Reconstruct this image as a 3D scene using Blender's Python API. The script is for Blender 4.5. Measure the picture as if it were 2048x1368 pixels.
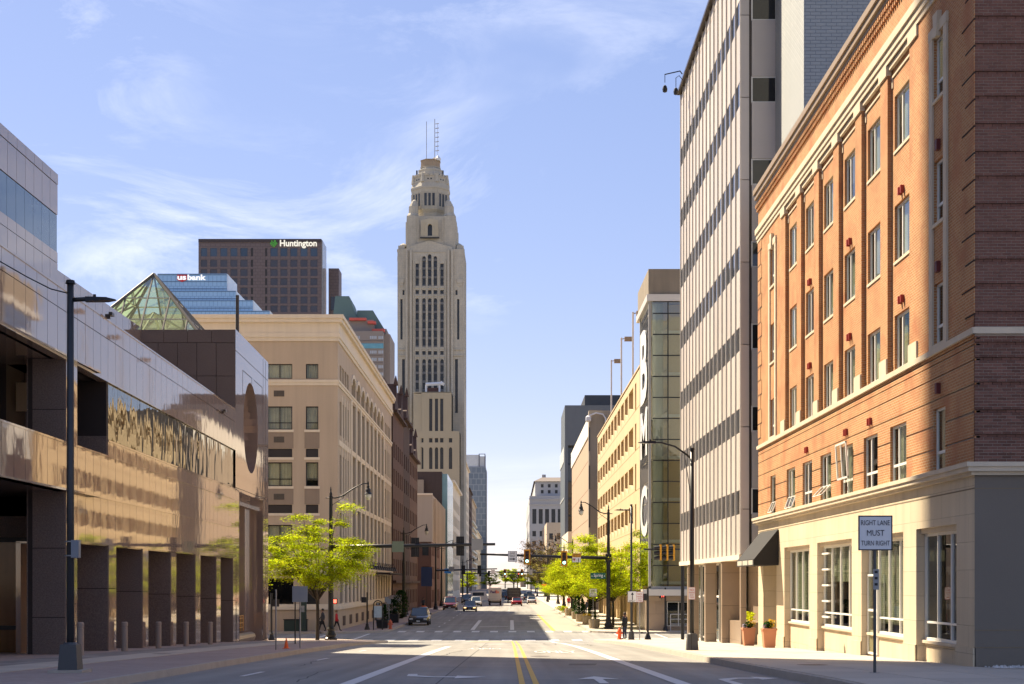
import bpy, math, random
from math import sin, cos, pi, radians
from mathutils import Vector, Matrix
random.seed(7)
for _o in list(bpy.data.objects): bpy.data.objects.remove(_o)
sc = bpy.context.scene
COL = sc.collection

# ------------------------------------------------------------ camera, sky, sun, exposure
CAMZ = 4.06
cam = bpy.data.objects.new('camera', bpy.data.cameras.new('camera')); COL.objects.link(cam); sc.camera = cam
cam.location = (0, 0, CAMZ); cam.rotation_euler = (radians(90), 0, 0)
cam.data.sensor_width = 36.0; cam.data.lens = 36.0*2900/2048
cam.data.shift_x = 0.001; cam.data.shift_y = (1165-684)/2048
cam.data.clip_start = 0.3; cam.data.clip_end = 6000
SUN_EL, SUN_AZ = radians(48), radians(-45)      # azimuth from +Y towards +X
SKY_STRENGTH, SUN_STRENGTH = 0.135, 4.9
SKY_GAMMA, SKY_HUE, SKY_SAT = 0.5, 0.505, 1.45
sun = bpy.data.objects.new('sun', bpy.data.lights.new('sun', 'SUN')); COL.objects.link(sun)
sun.data.energy = SUN_STRENGTH; sun.data.angle = radians(0.53); sun.data.color = (1.0, 0.85, 0.63)
_sd = Vector((sin(SUN_AZ)*cos(SUN_EL), cos(SUN_AZ)*cos(SUN_EL), sin(SUN_EL)))
sun.rotation_euler = _sd.to_track_quat('Z', 'Y').to_euler(); sun.location = (-40, 20, 90)
sc.view_settings.view_transform = 'Standard'; sc.view_settings.look = 'None'
sc.view_settings.exposure = 1.38; sc.view_settings.gamma = 1.0; sc.view_settings.use_curve_mapping = False
W = bpy.data.worlds.new('World'); sc.world = W; W.use_nodes = True
nt = W.node_tree; N = nt.nodes; L = nt.links
for n in list(N): N.remove(n)
wo = N.new('ShaderNodeOutputWorld'); bg = N.new('ShaderNodeBackground'); bg.inputs[1].default_value = SKY_STRENGTH
sky = N.new('ShaderNodeTexSky'); sky.sky_type = 'NISHITA'; sky.sun_disc = False
sky.sun_elevation = SUN_EL; sky.sun_rotation = SUN_AZ; sky.air_density = 0.9; sky.dust_density = 0.15; sky.ozone_density = 2.0
tc = N.new('ShaderNodeTexCoord')
mp = N.new('ShaderNodeMapping'); mp.inputs['Scale'].default_value = (1.5, 1.5, 4.2); mp.inputs['Rotation'].default_value = (0.0, -0.55, 0.2)
mp.inputs['Location'].default_value = (3.1, 1.7, 0.4)
L.new(tc.outputs['Generated'], mp.inputs['Vector'])
no = N.new('ShaderNodeTexNoise'); no.inputs['Scale'].default_value = 3.1; no.inputs['Detail'].default_value = 12; no.inputs['Roughness'].default_value = 0.66; no.inputs['Distortion'].default_value = 0.7
L.new(mp.outputs[0], no.inputs['Vector'])
n2 = N.new('ShaderNodeTexNoise'); n2.inputs['Scale'].default_value = 3.2; n2.inputs['Detail'].default_value = 4
mp2 = N.new('ShaderNodeMapping'); mp2.inputs['Location'].default_value = (7.3, 2.2, 1.5); mp2.inputs['Scale'].default_value = (1, 1, 2.2); L.new(tc.outputs['Generated'], mp2.inputs['Vector']); L.new(mp2.outputs[0], n2.inputs['Vector'])
cr = N.new('ShaderNodeValToRGB'); cr.color_ramp.elements[0].position = 0.50; cr.color_ramp.elements[1].position = 0.86
L.new(no.outputs[0], cr.inputs[0])
cr2 = N.new('ShaderNodeValToRGB'); cr2.color_ramp.elements[0].position = 0.42; cr2.color_ramp.elements[1].position = 0.64
L.new(n2.outputs[0], cr2.inputs[0])
mu = N.new('ShaderNodeMath'); mu.operation = 'MULTIPLY'; L.new(cr.outputs[0], mu.inputs[0]); L.new(cr2.outputs[0], mu.inputs[1])
tint = N.new('ShaderNodeMix'); tint.data_type = 'RGBA'; tint.blend_type = 'MULTIPLY'; tint.inputs[0].default_value = 1.0
tint.inputs[7].default_value = (1.13, .99, 1.10, 1); gm = N.new('ShaderNodeGamma'); gm.inputs[1].default_value = SKY_GAMMA; L.new(sky.outputs[0], gm.inputs[0])
hs = N.new('ShaderNodeHueSaturation'); hs.inputs['Hue'].default_value = SKY_HUE; hs.inputs['Saturation'].default_value = SKY_SAT; L.new(gm.outputs[0], hs.inputs['Color']); L.new(hs.outputs[0], tint.inputs[6])
mx = N.new('ShaderNodeMix'); mx.data_type = 'RGBA'; L.new(mu.outputs[0], mx.inputs[0]); L.new(tint.outputs[2], mx.inputs[6]); mx.inputs[7].default_value = (3.9, 3.95, 4.3, 1)
L.new(mx.outputs[2], bg.inputs[0]); L.new(bg.outputs[0], wo.inputs[0])

# ------------------------------------------------------------ helpers
WLOC = {}
def tag(o, label=None, cat=None, group=None, kind=None):
    if label: o['label'] = label
    if cat: o['category'] = cat
    if group: o['group'] = group
    if kind: o['kind'] = kind
    return o
def thing(name, label, cat, loc=(0, 0, 0), rz=0.0, group=None):
    o = bpy.data.objects.new(name, None); COL.objects.link(o); o.empty_display_size = 0.3
    o.location = loc; o.rotation_euler = (0, 0, rz); WLOC[o.name] = Vector(loc)
    return tag(o, label, cat, group)
def link(name, mesh, parent=None, wl=None, kind=None, rz=0.0):
    o = bpy.data.objects.new(name, mesh); COL.objects.link(o)
    base = WLOC[parent.name] if parent else Vector((0, 0, 0))
    if parent: o.parent = parent
    wl = Vector(wl) if wl is not None else base
    o.location = wl-base; o.rotation_euler = (0, 0, rz); WLOC[o.name] = wl
    if kind: o['kind'] = kind
    return o
def copy_tree(o, parent=None, loc=None, rz=None, label=None, sc_=None):
    c = o.copy(); COL.objects.link(c); c.parent = parent
    if loc is not None: c.location = loc
    if rz is not None: c.rotation_euler = (0, 0, rz)
    if label: c['label'] = label
    if sc_ is not None: c.scale = sc_
    for ch in o.children: copy_tree(ch, c)
    return c
class Fr:
    """facade frame: u along the wall, v = world height, d = outwards"""
    def __init__(s, O, U, Nn): s.O = Vector(O); s.U = Vector(U); s.N = Vector(Nn)
    def p(s, u, v, d=0.0): return s.O+s.U*u+s.N*d+Vector((0, 0, v))
def fx(X, sgn): return Fr((X, 0, 0), (0, 1, 0), (sgn, 0, 0))      # street side wall, u = Y
def fy(Y): return Fr((0, Y, 0), (1, 0, 0), (0, -1, 0))            # wall facing the camera, u = X
class MB:
    def __init__(s): s.v = []; s.f = []; s.m = []; s.mi = 0
    def poly(s, pts):
        b = len(s.v); s.v += [tuple(p) for p in pts]; s.f.append(tuple(range(b, b+len(pts)))); s.m.append(s.mi); return s
    def hexa(s, P):
        b = len(s.v); s.v += [tuple(p) for p in P]
        for q in ((0, 3, 2, 1), (4, 5, 6, 7), (0, 1, 5, 4), (1, 2, 6, 5), (2, 3, 7, 6), (3, 0, 4, 7)):
            s.f.append(tuple(b+i for i in q)); s.m.append(s.mi)
        return s
    def box(s, x0, x1, y0, y1, z0, z1):
        return s.hexa([(x0, y0, z0), (x1, y0, z0), (x1, y1, z0), (x0, y1, z0), (x0, y0, z1), (x1, y0, z1), (x1, y1, z1), (x0, y1, z1)])
    def fb(s, F, u0, u1, v0, v1, d0, d1):
        return s.hexa([F.p(u0, v0, d1), F.p(u1, v0, d1), F.p(u1, v0, d0), F.p(u0, v0, d0), F.p(u0, v1, d1), F.p(u1, v1, d1), F.p(u1, v1, d0), F.p(u0, v1, d0)])
    def fq(s, F, u0, u1, v0, v1, d=0.0): return s.poly([F.p(u0, v0, d), F.p(u1, v0, d), F.p(u1, v1, d), F.p(u0, v1, d)])
    def tube(s, pts, rad, n=8, cap=True):
        pts = [Vector(p) for p in pts]; b = len(s.v); k = len(pts)
        if not isinstance(rad, (list, tuple)): rad = [rad]*k
        prev = None
        for i, p in enumerate(pts):
            t = (pts[min(i+1, k-1)]-pts[max(i-1, 0)]).normalized()
            if prev is None:
                a = Vector((0, 0, 1)) if abs(t.z) < 0.9 else Vector((1, 0, 0)); x = t.cross(a).normalized()
            else: x = (prev-t*prev.dot(t)).normalized()
            prev = x; y = t.cross(x)
            for j in range(n):
                q = p+(x*cos(2*pi*j/n)+y*sin(2*pi*j/n))*rad[i]; s.v.append(tuple(q))
        for i in range(k-1):
            for j in range(n):
                a = b+i*n+j; c = b+i*n+(j+1) % n
                s.f.append((a, c, c+n, a+n)); s.m.append(s.mi)
        if cap:
            s.f.append(tuple(b+j for j in range(n))[::-1]); s.m.append(s.mi)
            s.f.append(tuple(b+(k-1)*n+j for j in range(n))); s.m.append(s.mi)
        return s
    def lathe(s, c, prof, n=12):
        return s.tube([(c[0], c[1], c[2]+z+i*1e-5) for i, (r, z) in enumerate(prof)], [max(r, .002) for r, z in prof], n)
    def wall(s, F, u0, u1, v0, v1, ops=(), depth=0.15, d=0.0):
        ops = [(max(a, u0), min(b, u1), max(c, v0), min(e, v1)) for a, b, c, e in ops]
        us = sorted(set([u0, u1]+[a for o in ops for a in o[:2]])); vs = sorted(set([v0, v1]+[a for o in ops for a in o[2:]]))
        for i in range(len(vs)-1):
            vc = (vs[i]+vs[i+1])/2; run = None; row = [o for o in ops if o[2] < vc < o[3]]
            for j in range(len(us)-1):
                uc = (us[j]+us[j+1])/2
                hole = any(o[0] < uc < o[1] for o in row)
                if not hole and run is None: run = us[j]
                if hole and run is not None: s.fq(F, run, us[j], vs[i], vs[i+1], d); run = None
            if run is not None: s.fq(F, run, us[-1], vs[i], vs[i+1], d)
        for a, b, c, e in ops:
            s.poly([F.p(a, c, d), F.p(a, e, d), F.p(a, e, d-depth), F.p(a, c, d-depth)])
            s.poly([F.p(b, c, d), F.p(b, e, d), F.p(b, e, d-depth), F.p(b, c, d-depth)])
            if c > v0: s.poly([F.p(a, c, d), F.p(b, c, d), F.p(b, c, d-depth), F.p(a, c, d-depth)])
            if e < v1: s.poly([F.p(a, e, d), F.p(b, e, d), F.p(b, e, d-depth), F.p(a, e, d-depth)])
        return s
    def arch(s, F, a, b, vs_, vt, depth, d=0.0, n=8, pointed=False):
        """fill the two corners above an arch that springs at vs_ and tops at vt"""
        c = (a+b)/2; r = (b-a)/2; pts = []
        for i in range(n+1):
            t = pi*i/n; pts.append((c-r*cos(t), vs_+(vt-vs_)*sin(t)))
        for i in range(n):
            (u0, w0), (u1, w1) = pts[i], pts[i+1]
            s.poly([F.p(u0, w0, d), F.p(u1, w1, d), F.p(u1, vt, d), F.p(u0, vt, d)])
            s.poly([F.p(u0, w0, d), F.p(u1, w1, d), F.p(u1, w1, d-depth), F.p(u0, w0, d-depth)])
        return s
    def mesh(s, name, mats, off=(0, 0, 0), smooth=False):
        off = Vector(off); me = bpy.data.meshes.new(name)
        me.from_pydata([(a-off.x, b-off.y, c-off.z) for a, b, c in s.v], [], s.f)
        if not isinstance(mats, (list, tuple)): mats = [mats]
        for m in mats: me.materials.append(m)
        if len(mats) > 1: me.polygons.foreach_set('material_index', s.m)
        if smooth: me.polygons.foreach_set('use_smooth', [True]*len(me.polygons))
        me.update(); return me
    def build(s, name, mats, parent=None, kind=None, smooth=False, at=None, label=None):
        """verts are in world space; the object's origin is put at `at` (default: its parent's)"""
        wl = Vector(at) if at is not None else (WLOC[parent.name] if parent else Vector((0, 0, 0)))
        o = link(name, s.mesh(name, mats, wl, smooth), parent, wl, kind)
        if label: o['label'] = label
        return o
def fbp(name, F, u0, u1, v0, v1, d0, d1, mats, parent, **k): return MB().fb(F, u0, u1, v0, v1, d0, d1).build(name, mats, parent, **k)
_unit = {}
def piece(name, F, u0, u1, v0, v1, d0, d1, m, parent):
    """a box sharing mesh data with every other box of the same size, frame and material"""
    key = (round(u1-u0, 3), round(v1-v0, 3), round(d0, 3), round(d1, 3), tuple(F.U), m.name, name)
    if key not in _unit:
        G = Fr((0, 0, 0), F.U, F.N); _unit[key] = MB().fb(G, 0, u1-u0, 0, v1-v0, d0, d1).mesh(name, m)
    return link(name, _unit[key], parent, F.p(u0, v0, 0))

# ------------------------------------------------------------ materials
MATS = {}
def mat(name, col, rough=0.7, metal=0.0, noise=0.15, nscale=1.2, fine=0.0, fscale=30.0, bump=0.0, bscale=20.0, rnd=0.0, ior=1.45, brick=None, wave=0.0, wscale=0.6, streak=0.0, coat=0.0, emit=None, spec=0.5, tint2=None, obj=False, aniso=None, lanes=0.0, stint=None, wz=.8):
    if name in MATS: return MATS[name]
    m = bpy.data.materials.new(name); m.use_nodes = True; MATS[name] = m
    n = m.node_tree.nodes; l = m.node_tree.links; P = n['Principled BSDF']
    P.inputs['Roughness'].default_value = rough; P.inputs['Metallic'].default_value = metal; P.inputs['IOR'].default_value = ior
    P.inputs['Specular IOR Level'].default_value = spec; P.inputs['Coat Weight'].default_value = coat; P.inputs['Coat Roughness'].default_value = 0.03
    if emit: P.inputs['Emission Color'].default_value = (*emit[:3], 1); P.inputs['Emission Strength'].default_value = emit[3]
    if obj: pos = n.new('ShaderNodeTexCoord').outputs['Object']
    else: pos = n.new('ShaderNodeNewGeometry').outputs['Position']
    def math_(op, a, b):
        x = n.new('ShaderNodeMath'); x.operation = op
        for i, q in enumerate((a, b)):
            if isinstance(q, (int, float)): x.inputs[i].default_value = q
            else: l.new(q, x.inputs[i])
        return x.outputs[0]
    def noise_(scale, detail=4, vec=None, stretch=None, dist=0.0):
        t = n.new('ShaderNodeTexNoise'); t.inputs['Scale'].default_value = scale; t.inputs['Detail'].default_value = detail; t.inputs['Distortion'].default_value = dist
        v = vec or pos
        if stretch:
            q = n.new('ShaderNodeMapping'); q.inputs['Scale'].default_value = stretch; l.new(v, q.inputs['Vector']); v = q.outputs[0]
        l.new(v, t.inputs['Vector']); return t.outputs[0]
    col_out = None; fac_h = None
    if brick:
        bw, bh, mort, c2, cm = brick
        sp = n.new('ShaderNodeSeparateXYZ'); l.new(pos, sp.inputs[0])
        cb = n.new('ShaderNodeCombineXYZ'); l.new(math_('ADD', sp.outputs[0], sp.outputs[1]), cb.inputs[0]); l.new(sp.outputs[2], cb.inputs[1])
        if aniso == 'floor':
            l.new(sp.outputs[0], cb.inputs[0]); l.new(sp.outputs[1], cb.inputs[1])
        b = n.new('ShaderNodeTexBrick'); l.new(cb.outputs[0], b.inputs['Vector']); b.inputs['Scale'].default_value = 1.0
        b.inputs['Brick Width'].default_value = bw; b.inputs['Row Height'].default_value = bh; b.inputs['Mortar Size'].default_value = mort
        b.inputs['Mortar Smooth'].default_value = 0.15; b.inputs['Bias'].default_value = 0.0
        b.inputs['Color1'].default_value = (*col, 1); b.inputs['Color2'].default_value = (*c2, 1); b.inputs['Mortar'].default_value = (*cm, 1)
        col_out = b.outputs['Color']; fac_h = b.outputs['Fac']
    else:
        r = n.new('ShaderNodeRGB'); r.outputs[0].default_value = (*col, 1); col_out = r.outputs[0]
    if tint2:
        mm = n.new('ShaderNodeMix'); mm.data_type = 'RGBA'; l.new(col_out, mm.inputs[6]); mm.inputs[7].default_value = (*tint2[:3], 1)
        rr = n.new('ShaderNodeValToRGB'); rr.color_ramp.elements[0].position = 0.48; rr.color_ramp.elements[1].position = 0.48+tint2[4]
        l.new(noise_(tint2[3], 6), rr.inputs[0]); l.new(rr.outputs[0], mm.inputs[0]); col_out = mm.outputs[2]
    f = math_('ADD', math_('MULTIPLY', math_('SUBTRACT', noise_(nscale, 6), 0.5), noise*2), 1.0)
    if fine: f = math_('ADD', f, math_('MULTIPLY', math_('SUBTRACT', noise_(fscale, 2), 0.5), fine*2))
    if stint: P.inputs['Specular Tint'].default_value = (*stint, 1)
    if lanes: f = math_('ADD', f, math_('MULTIPLY', math_('SUBTRACT', noise_(1.0, 3, None, (1.5, .035, 1.0)), 0.5), lanes*2))
    if streak: f = math_('ADD', f, math_('MULTIPLY', math_('SUBTRACT', noise_(1.0, 5, None, (2.2, 2.2, 0.12)), 0.5), streak*2))
    if rnd:
        oi = n.new('ShaderNodeObjectInfo'); f = math_('ADD', f, math_('MULTIPLY', math_('SUBTRACT', oi.outputs['Random'], 0.5), rnd*2))
        gi = n.new('ShaderNodeNewGeometry'); f = math_('ADD', f, math_('MULTIPLY', math_('SUBTRACT', gi.outputs['Random Per Island'], 0.5), rnd))
    sv = n.new('ShaderNodeVectorMath'); sv.operation = 'SCALE'; l.new(col_out, sv.inputs[0]); l.new(f, sv.inputs['Scale'])
    l.new(sv.outputs[0], P.inputs['Base Color'])
    h = None
    if bump: h = math_('MULTIPLY', noise_(bscale, 4), bump)
    if wave: 
        w_ = math_('MULTIPLY', noise_(wscale, 2, None, (1, 1, wz)), wave); h = w_ if h is None else math_('ADD', h, w_)
    if fac_h is not None:
        w_ = math_('MULTIPLY', fac_h, -0.006); h = w_ if h is None else math_('ADD', h, w_)
    if h is not None:
        bu = n.new('ShaderNodeBump'); bu.inputs['Strength'].default_value = 1.0; bu.inputs['Distance'].default_value = 1.0
        l.new(h, bu.inputs['Height']); l.new(bu.outputs[0], P.inputs['Normal'])
    return m
def clear_glass(name, tint, rough=0.01, refl=1.0, wave=0.0):
    m = bpy.data.materials.new(name); m.use_nodes = True; MATS[name] = m; n = m.node_tree.nodes; l = m.node_tree.links
    n.remove(n['Principled BSDF']); out = n['Material Output']
    t = n.new('ShaderNodeBsdfTransparent'); t.inputs[0].default_value = (*tint, 1)
    g = n.new('ShaderNodeBsdfGlossy'); g.inputs['Roughness'].default_value = rough; g.inputs[0].default_value = (.95, .97, 1, 1)
    f = n.new('ShaderNodeFresnel'); f.inputs[0].default_value = 1.5
    a = n.new('ShaderNodeMath'); a.operation = 'MULTIPLY_ADD'; a.inputs[1].default_value = 1.2*refl; a.inputs[2].default_value = 0.05*refl; a.use_clamp = True; l.new(f.outputs[0], a.inputs[0])
    mx = n.new('ShaderNodeMixShader'); l.new(a.outputs[0], mx.inputs[0]); l.new(t.outputs[0], mx.inputs[1]); l.new(g.outputs[0], mx.inputs[2]); l.new(mx.outputs[0], out.inputs[0])
    if wave:
        ge = n.new('ShaderNodeNewGeometry'); no = n.new('ShaderNodeTexNoise'); no.inputs['Scale'].default_value = .9; l.new(ge.outputs['Position'], no.inputs['Vector'])
        bu = n.new('ShaderNodeBump'); bu.inputs['Distance'].default_value = wave; l.new(no.outputs[0], bu.inputs['Height']); l.new(bu.outputs[0], g.inputs['Normal']); l.new(bu.outputs[0], f.inputs['Normal'])
    return m
def leaf_mat(name, c, t, k=0.5):
    m = bpy.data.materials.new(name); m.use_nodes = True; MATS[name] = m; n = m.node_tree.nodes; l = m.node_tree.links
    n.remove(n['Principled BSDF']); out = n['Material Output']
    d = n.new('ShaderNodeBsdfDiffuse'); tr = n.new('ShaderNodeBsdfTranslucent'); mx = n.new('ShaderNodeMixShader'); mx.inputs[0].default_value = k
    gi = n.new('ShaderNodeNewGeometry')
    for sh, cc in ((d, c), (tr, t)):
        h = n.new('ShaderNodeHueSaturation'); h.inputs['Color'].default_value = (*cc, 1)
        a = n.new('ShaderNodeMath'); a.operation = 'MULTIPLY_ADD'; a.inputs[1].default_value = 0.8; a.inputs[2].default_value = 0.5; l.new(gi.outputs['Random Per Island'], a.inputs[0])
        nz = n.new('ShaderNodeTexNoise'); nz.inputs['Scale'].default_value = .75; nz.inputs['Detail'].default_value = 3; l.new(gi.outputs['Position'], nz.inputs['Vector'])
        rp = n.new('ShaderNodeMapRange'); rp.inputs[1].default_value = .36; rp.inputs[2].default_value = .62; rp.inputs[3].default_value = .45; rp.inputs[4].default_value = 1.15; l.new(nz.outputs[0], rp.inputs[0])
        mm = n.new('ShaderNodeMath'); mm.operation = 'MULTIPLY'; l.new(a.outputs[0], mm.inputs[0]); l.new(rp.outputs[0], mm.inputs[1]); l.new(mm.outputs[0], h.inputs['Value'])
        b = n.new('ShaderNodeMath'); b.operation = 'MULTIPLY_ADD'; b.inputs[1].default_value = 0.06; b.inputs[2].default_value = 0.475; l.new(gi.outputs['Random Per Island'], b.inputs[0]); l.new(b.outputs[0], h.inputs['Hue'])
        l.new(h.outputs[0], sh.inputs[0])
    l.new(d.outputs[0], mx.inputs[1]); l.new(tr.outputs[0], mx.inputs[2]); l.new(mx.outputs[0], out.inputs[0])
    return m
def text(parent, s_, F, u0, u1, v0, v1, d, m, name='lettering', extr=0.004, offset=0.0, shear=0.0):
    """words set in a frame, stretched to the rectangle u0..u1, v0..v1"""
    cu = bpy.data.curves.new('t', 'FONT'); cu.body = s_; cu.size = 1; cu.extrude = 0; cu.offset = offset; cu.resolution_u = 3
    ob = bpy.data.objects.new('t', cu); COL.objects.link(ob)
    me = bpy.data.meshes.new_from_object(ob.evaluated_get(bpy.context.evaluated_depsgraph_get())); bpy.data.objects.remove(ob); bpy.data.curves.remove(cu)
    xs = [v.co.x for v in me.vertices]; ys = [v.co.y for v in me.vertices]; a, b, c, e = min(xs), max(xs), min(ys), max(ys)
    wl = WLOC[parent.name]
    vs = [F.p(u0+(v.co.x-a)/(b-a)*(u1-u0), v0+(v.co.y-c)/(e-c)*(v1-v0), d+extr)-wl for v in me.vertices]
    m2 = bpy.data.meshes.new(name); m2.from_pydata([tuple(v) for v in vs], [], [tuple(p.vertices) for p in me.polygons]); m2.materials.append(m); bpy.data.meshes.remove(me)
    return link(name, m2, parent, wl)

BR = mat('brick_orange', (.47, .225, .088), .85, noise=.2, nscale=.6, fine=.14, fscale=14, streak=.14, tint2=(.40, .165, .075, 1.1, .25), brick=(.2032, .0677, .010, (.40, .165, .06), (.52, .37, .22)), spec=.3)
BRK = mat('brick_piece_shade', (.16, .08, .06), .85, noise=.12, nscale=2, fine=.15, fscale=50, rnd=.28, bump=.002, bscale=60, spec=.3)  # darker copy of the orange brick, shade put into its colour
MORT = mat('mortar', (.36, .31, .27), .95, noise=.1)
LIME = mat('limestone', (.60, .50, .35), .8, noise=.16, nscale=.5, fine=.07, fscale=25, bump=.002, bscale=30, streak=.18, brick=(1.35, .62, .006, (.565, .47, .33), (.40, .33, .23)), spec=.3)
LIMEP = mat('limestone_plain', (.60, .51, .38), .75, noise=.14, nscale=1.5, fine=.06, bump=.001, streak=.16, spec=.3)
ROOFM = mat('roof_metal', (.30, .22, .14), .5, noise=.2)
WFR = mat('window_frame_cream', (.74, .72, .66), .45, noise=.05)
WFD = mat('window_frame_dark', (.035, .03, .028), .4, noise=.1)
CURTL = mat('curtain_light', (.62, .58, .52), .9, noise=.2, nscale=2.0, rnd=.2)
CURT = mat('curtain', (.46, .48, .40), .9, noise=.25, nscale=2.0, rnd=.25)
BLIND = mat('blind', (.38, .40, .33), .8, noise=.06, brick=(4.0, .06, .008, (.36, .38, .31), (.22, .23, .19)))
ROOM = mat('room_dark', (.03, .03, .028), .9, noise=.3)
GL = clear_glass('window_glass', (.84, .86, .80), refl=.22)
GLB = clear_glass('tower_glass', (.93, .95, .90), refl=.8, wave=.01)
GRP = mat('granite_polished', (.26, .195, .17), .035, noise=.06, nscale=.8, fine=.12, fscale=60, wave=.0022, wscale=1.3, ior=2.5, rnd=.06, spec=.8, stint=(1.0, .93, .84))
GRF = mat('granite_rough_shade', (.17, .13, .112), .65, noise=.12, nscale=.8, fine=.55, fscale=26, bump=.003, bscale=60, spec=.25, rnd=.05)  # rougher copy of the same granite, darkened for shaded camera-facing sides
GRD = mat('granite_joint', (.03, .022, .02), .8)
GRW = mat('window_mirror', (.10, .11, .10), .01, metal=.75, noise=.05, wave=.022, wscale=.8, wz=.4, spec=.8)
BRO = mat('bronze_dark', (.06, .045, .035), .35, metal=.4)
PCR = mat('panel_beige', (.56, .505, .455), .38, noise=.06, rnd=.09, streak=.04, spec=.5)
FIN = mat('fin_metal', (.62, .58, .52), .35, noise=.05)
GLD = mat('glass_dark', (.026, .027, .027), .04, noise=.4, nscale=.25, rnd=.8, spec=.9, wave=.002)
GRN = mat('granite_brown', (.33, .25, .18), .3, noise=.12, fine=.2, fscale=40, brick=(2.2, 1.5, .008, (.31, .235, .17), (.14, .1, .07)), aniso=None)
BLW = mat('brick_white_paint', (.40, .42, .42), .7, noise=.06, brick=(.40, .135, .012, (.37, .395, .40), (.24, .26, .28)), streak=.06)
CONC = mat('concrete_sidewalk', (.48, .42, .34), .9, noise=.10, nscale=.5, fine=.10, fscale=40, rnd=.07, bump=.003, bscale=50)
CONCD = mat('concrete_joint', (.20, .175, .145), .95)
CURB = mat('curb_stone', (.40, .35, .29), .9, noise=.18, nscale=2, fine=.1, bump=.004, bscale=25)
PAV = mat('paving_red', (.40, .31, .265), .9, noise=.18, nscale=.4, fine=.08, brick=(.22, .11, .007, (.34, .25, .215), (.32, .28, .24)), aniso='floor')
PAVG = mat('paving_grey', (.32, .29, .26), .9, noise=.12, nscale=.6, fine=.08, fscale=40, brick=(1.2, 1.2, .012, (.22, .195, .175), (.12, .1, .09)), aniso='floor')
ASPH = mat('asphalt', (.235, .228, .208), .85, lanes=.42, noise=.22, nscale=.35, fine=.2, fscale=45, bump=.004, bscale=90, tint2=(.275, .26, .235, .16, .2))
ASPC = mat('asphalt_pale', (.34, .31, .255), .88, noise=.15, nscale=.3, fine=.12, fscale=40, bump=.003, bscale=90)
PAINTW = mat('road_paint_white', (.62, .61, .58), .7, noise=.12, nscale=3, fine=.16, fscale=30)
PAINTY = mat('road_paint_yellow', (.62, .38, .06), .7, noise=.12, nscale=3, fine=.16, fscale=30)
EARTH = mat('ground_far', (.17, .16, .13), .95, noise=.2, nscale=.02)
BLK = mat('pole_black', (.018, .018, .019), .38, metal=.2, noise=.1)
POLE = mat('pole_grey', (.045, .047, .05), .45, metal=.3, noise=.15, nscale=3)
STEEL = mat('steel_post', (.28, .28, .28), .5, metal=.6, noise=.15)
SIGNW = mat('sign_white', (.70, .70, .70), .45, noise=.04)
SIGNB = mat('sign_back', (.27, .28, .29), .5, metal=.4, noise=.1)
BLACKP = mat('sign_black', (.012, .012, .014), .5)
YEL = mat('signal_yellow', (.62, .30, .02), .5)
RED = mat('red_paint', (.30, .03, .02), .5)
ORG = mat('orange_paint', (.85, .13, .02), .5, noise=.08)
GREENL = mat('green_light', (.3, .9, .75), .4, emit=(.35, 1.0, .82, 2.2))
REDL = mat('red_light', (.9, .1, .08), .4, emit=(1.0, .10, .06, 2.0))
LENS = mat('lens_dark', (.05, .01, .01), .3)
SIGNG = mat('sign_green', (.01, .10, .07), .5)
TERR = mat('terracotta', (.50, .22, .12), .8, noise=.12)
PCON = mat('planter_concrete', (.38, .31, .22), .9, noise=.12, fine=.15, fscale=50, bump=.004, bscale=60)
BARK = mat('bark', (.055, .042, .032), .9, noise=.3, nscale=6, bump=.01, bscale=20, obj=True)
LEAF = leaf_mat('leaf_spring', (.40, .45, .02), (.70, .74, .02), .55)
LEAFD = leaf_mat('leaf_dark', (.04, .09, .025), (.05, .11, .02), .3)
TWIGB = leaf_mat('budding_twigs', (.26, .15, .08), (.2, .12, .05), .3)
TWIGT = leaf_mat('budding_tan', (.36, .28, .10), (.3, .25, .06), .4)
FLY = mat('flower_yellow', (.85, .6, .05), .7)
FLP = mat('flower_lilac', (.5, .45, .6), .7)
FAB = mat('awning_fabric', (.015, .014, .014), .8, noise=.15)
STUC = mat('stucco_tan', (.48, .385, .28), .85, noise=.12, nscale=.22, fine=.05, fscale=12, streak=.16)
STUCD = mat('stucco_grey', (.25, .21, .17), .85, noise=.08, streak=.1)
CREAM = mat('trim_cream', (.70, .61, .47), .8, noise=.08, nscale=.4, streak=.1)
GAR = mat('garage_concrete', (.61, .46, .27), .85, noise=.08, nscale=.2, streak=.08, fine=.04, fscale=10)
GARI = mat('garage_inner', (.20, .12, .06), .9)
LEV = mat('terracotta_cream', (.46, .42, .335), .8, noise=.18, nscale=.08, fine=.16, fscale=.7, streak=.14, brick=(1.2, .7, .03, (.47, .43, .345), (.38, .35, .29)))
LEVG = mat('window_far', (.045, .05, .055), .25, noise=.5, nscale=.35, rnd=.35)
BRN = mat('brick_dark_brown', (.07, .04, .03), .85, noise=.2, nscale=.3, streak=.1)
BRN2 = mat('brick_brown', (.115, .062, .043), .85, noise=.2, nscale=.3)

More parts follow.
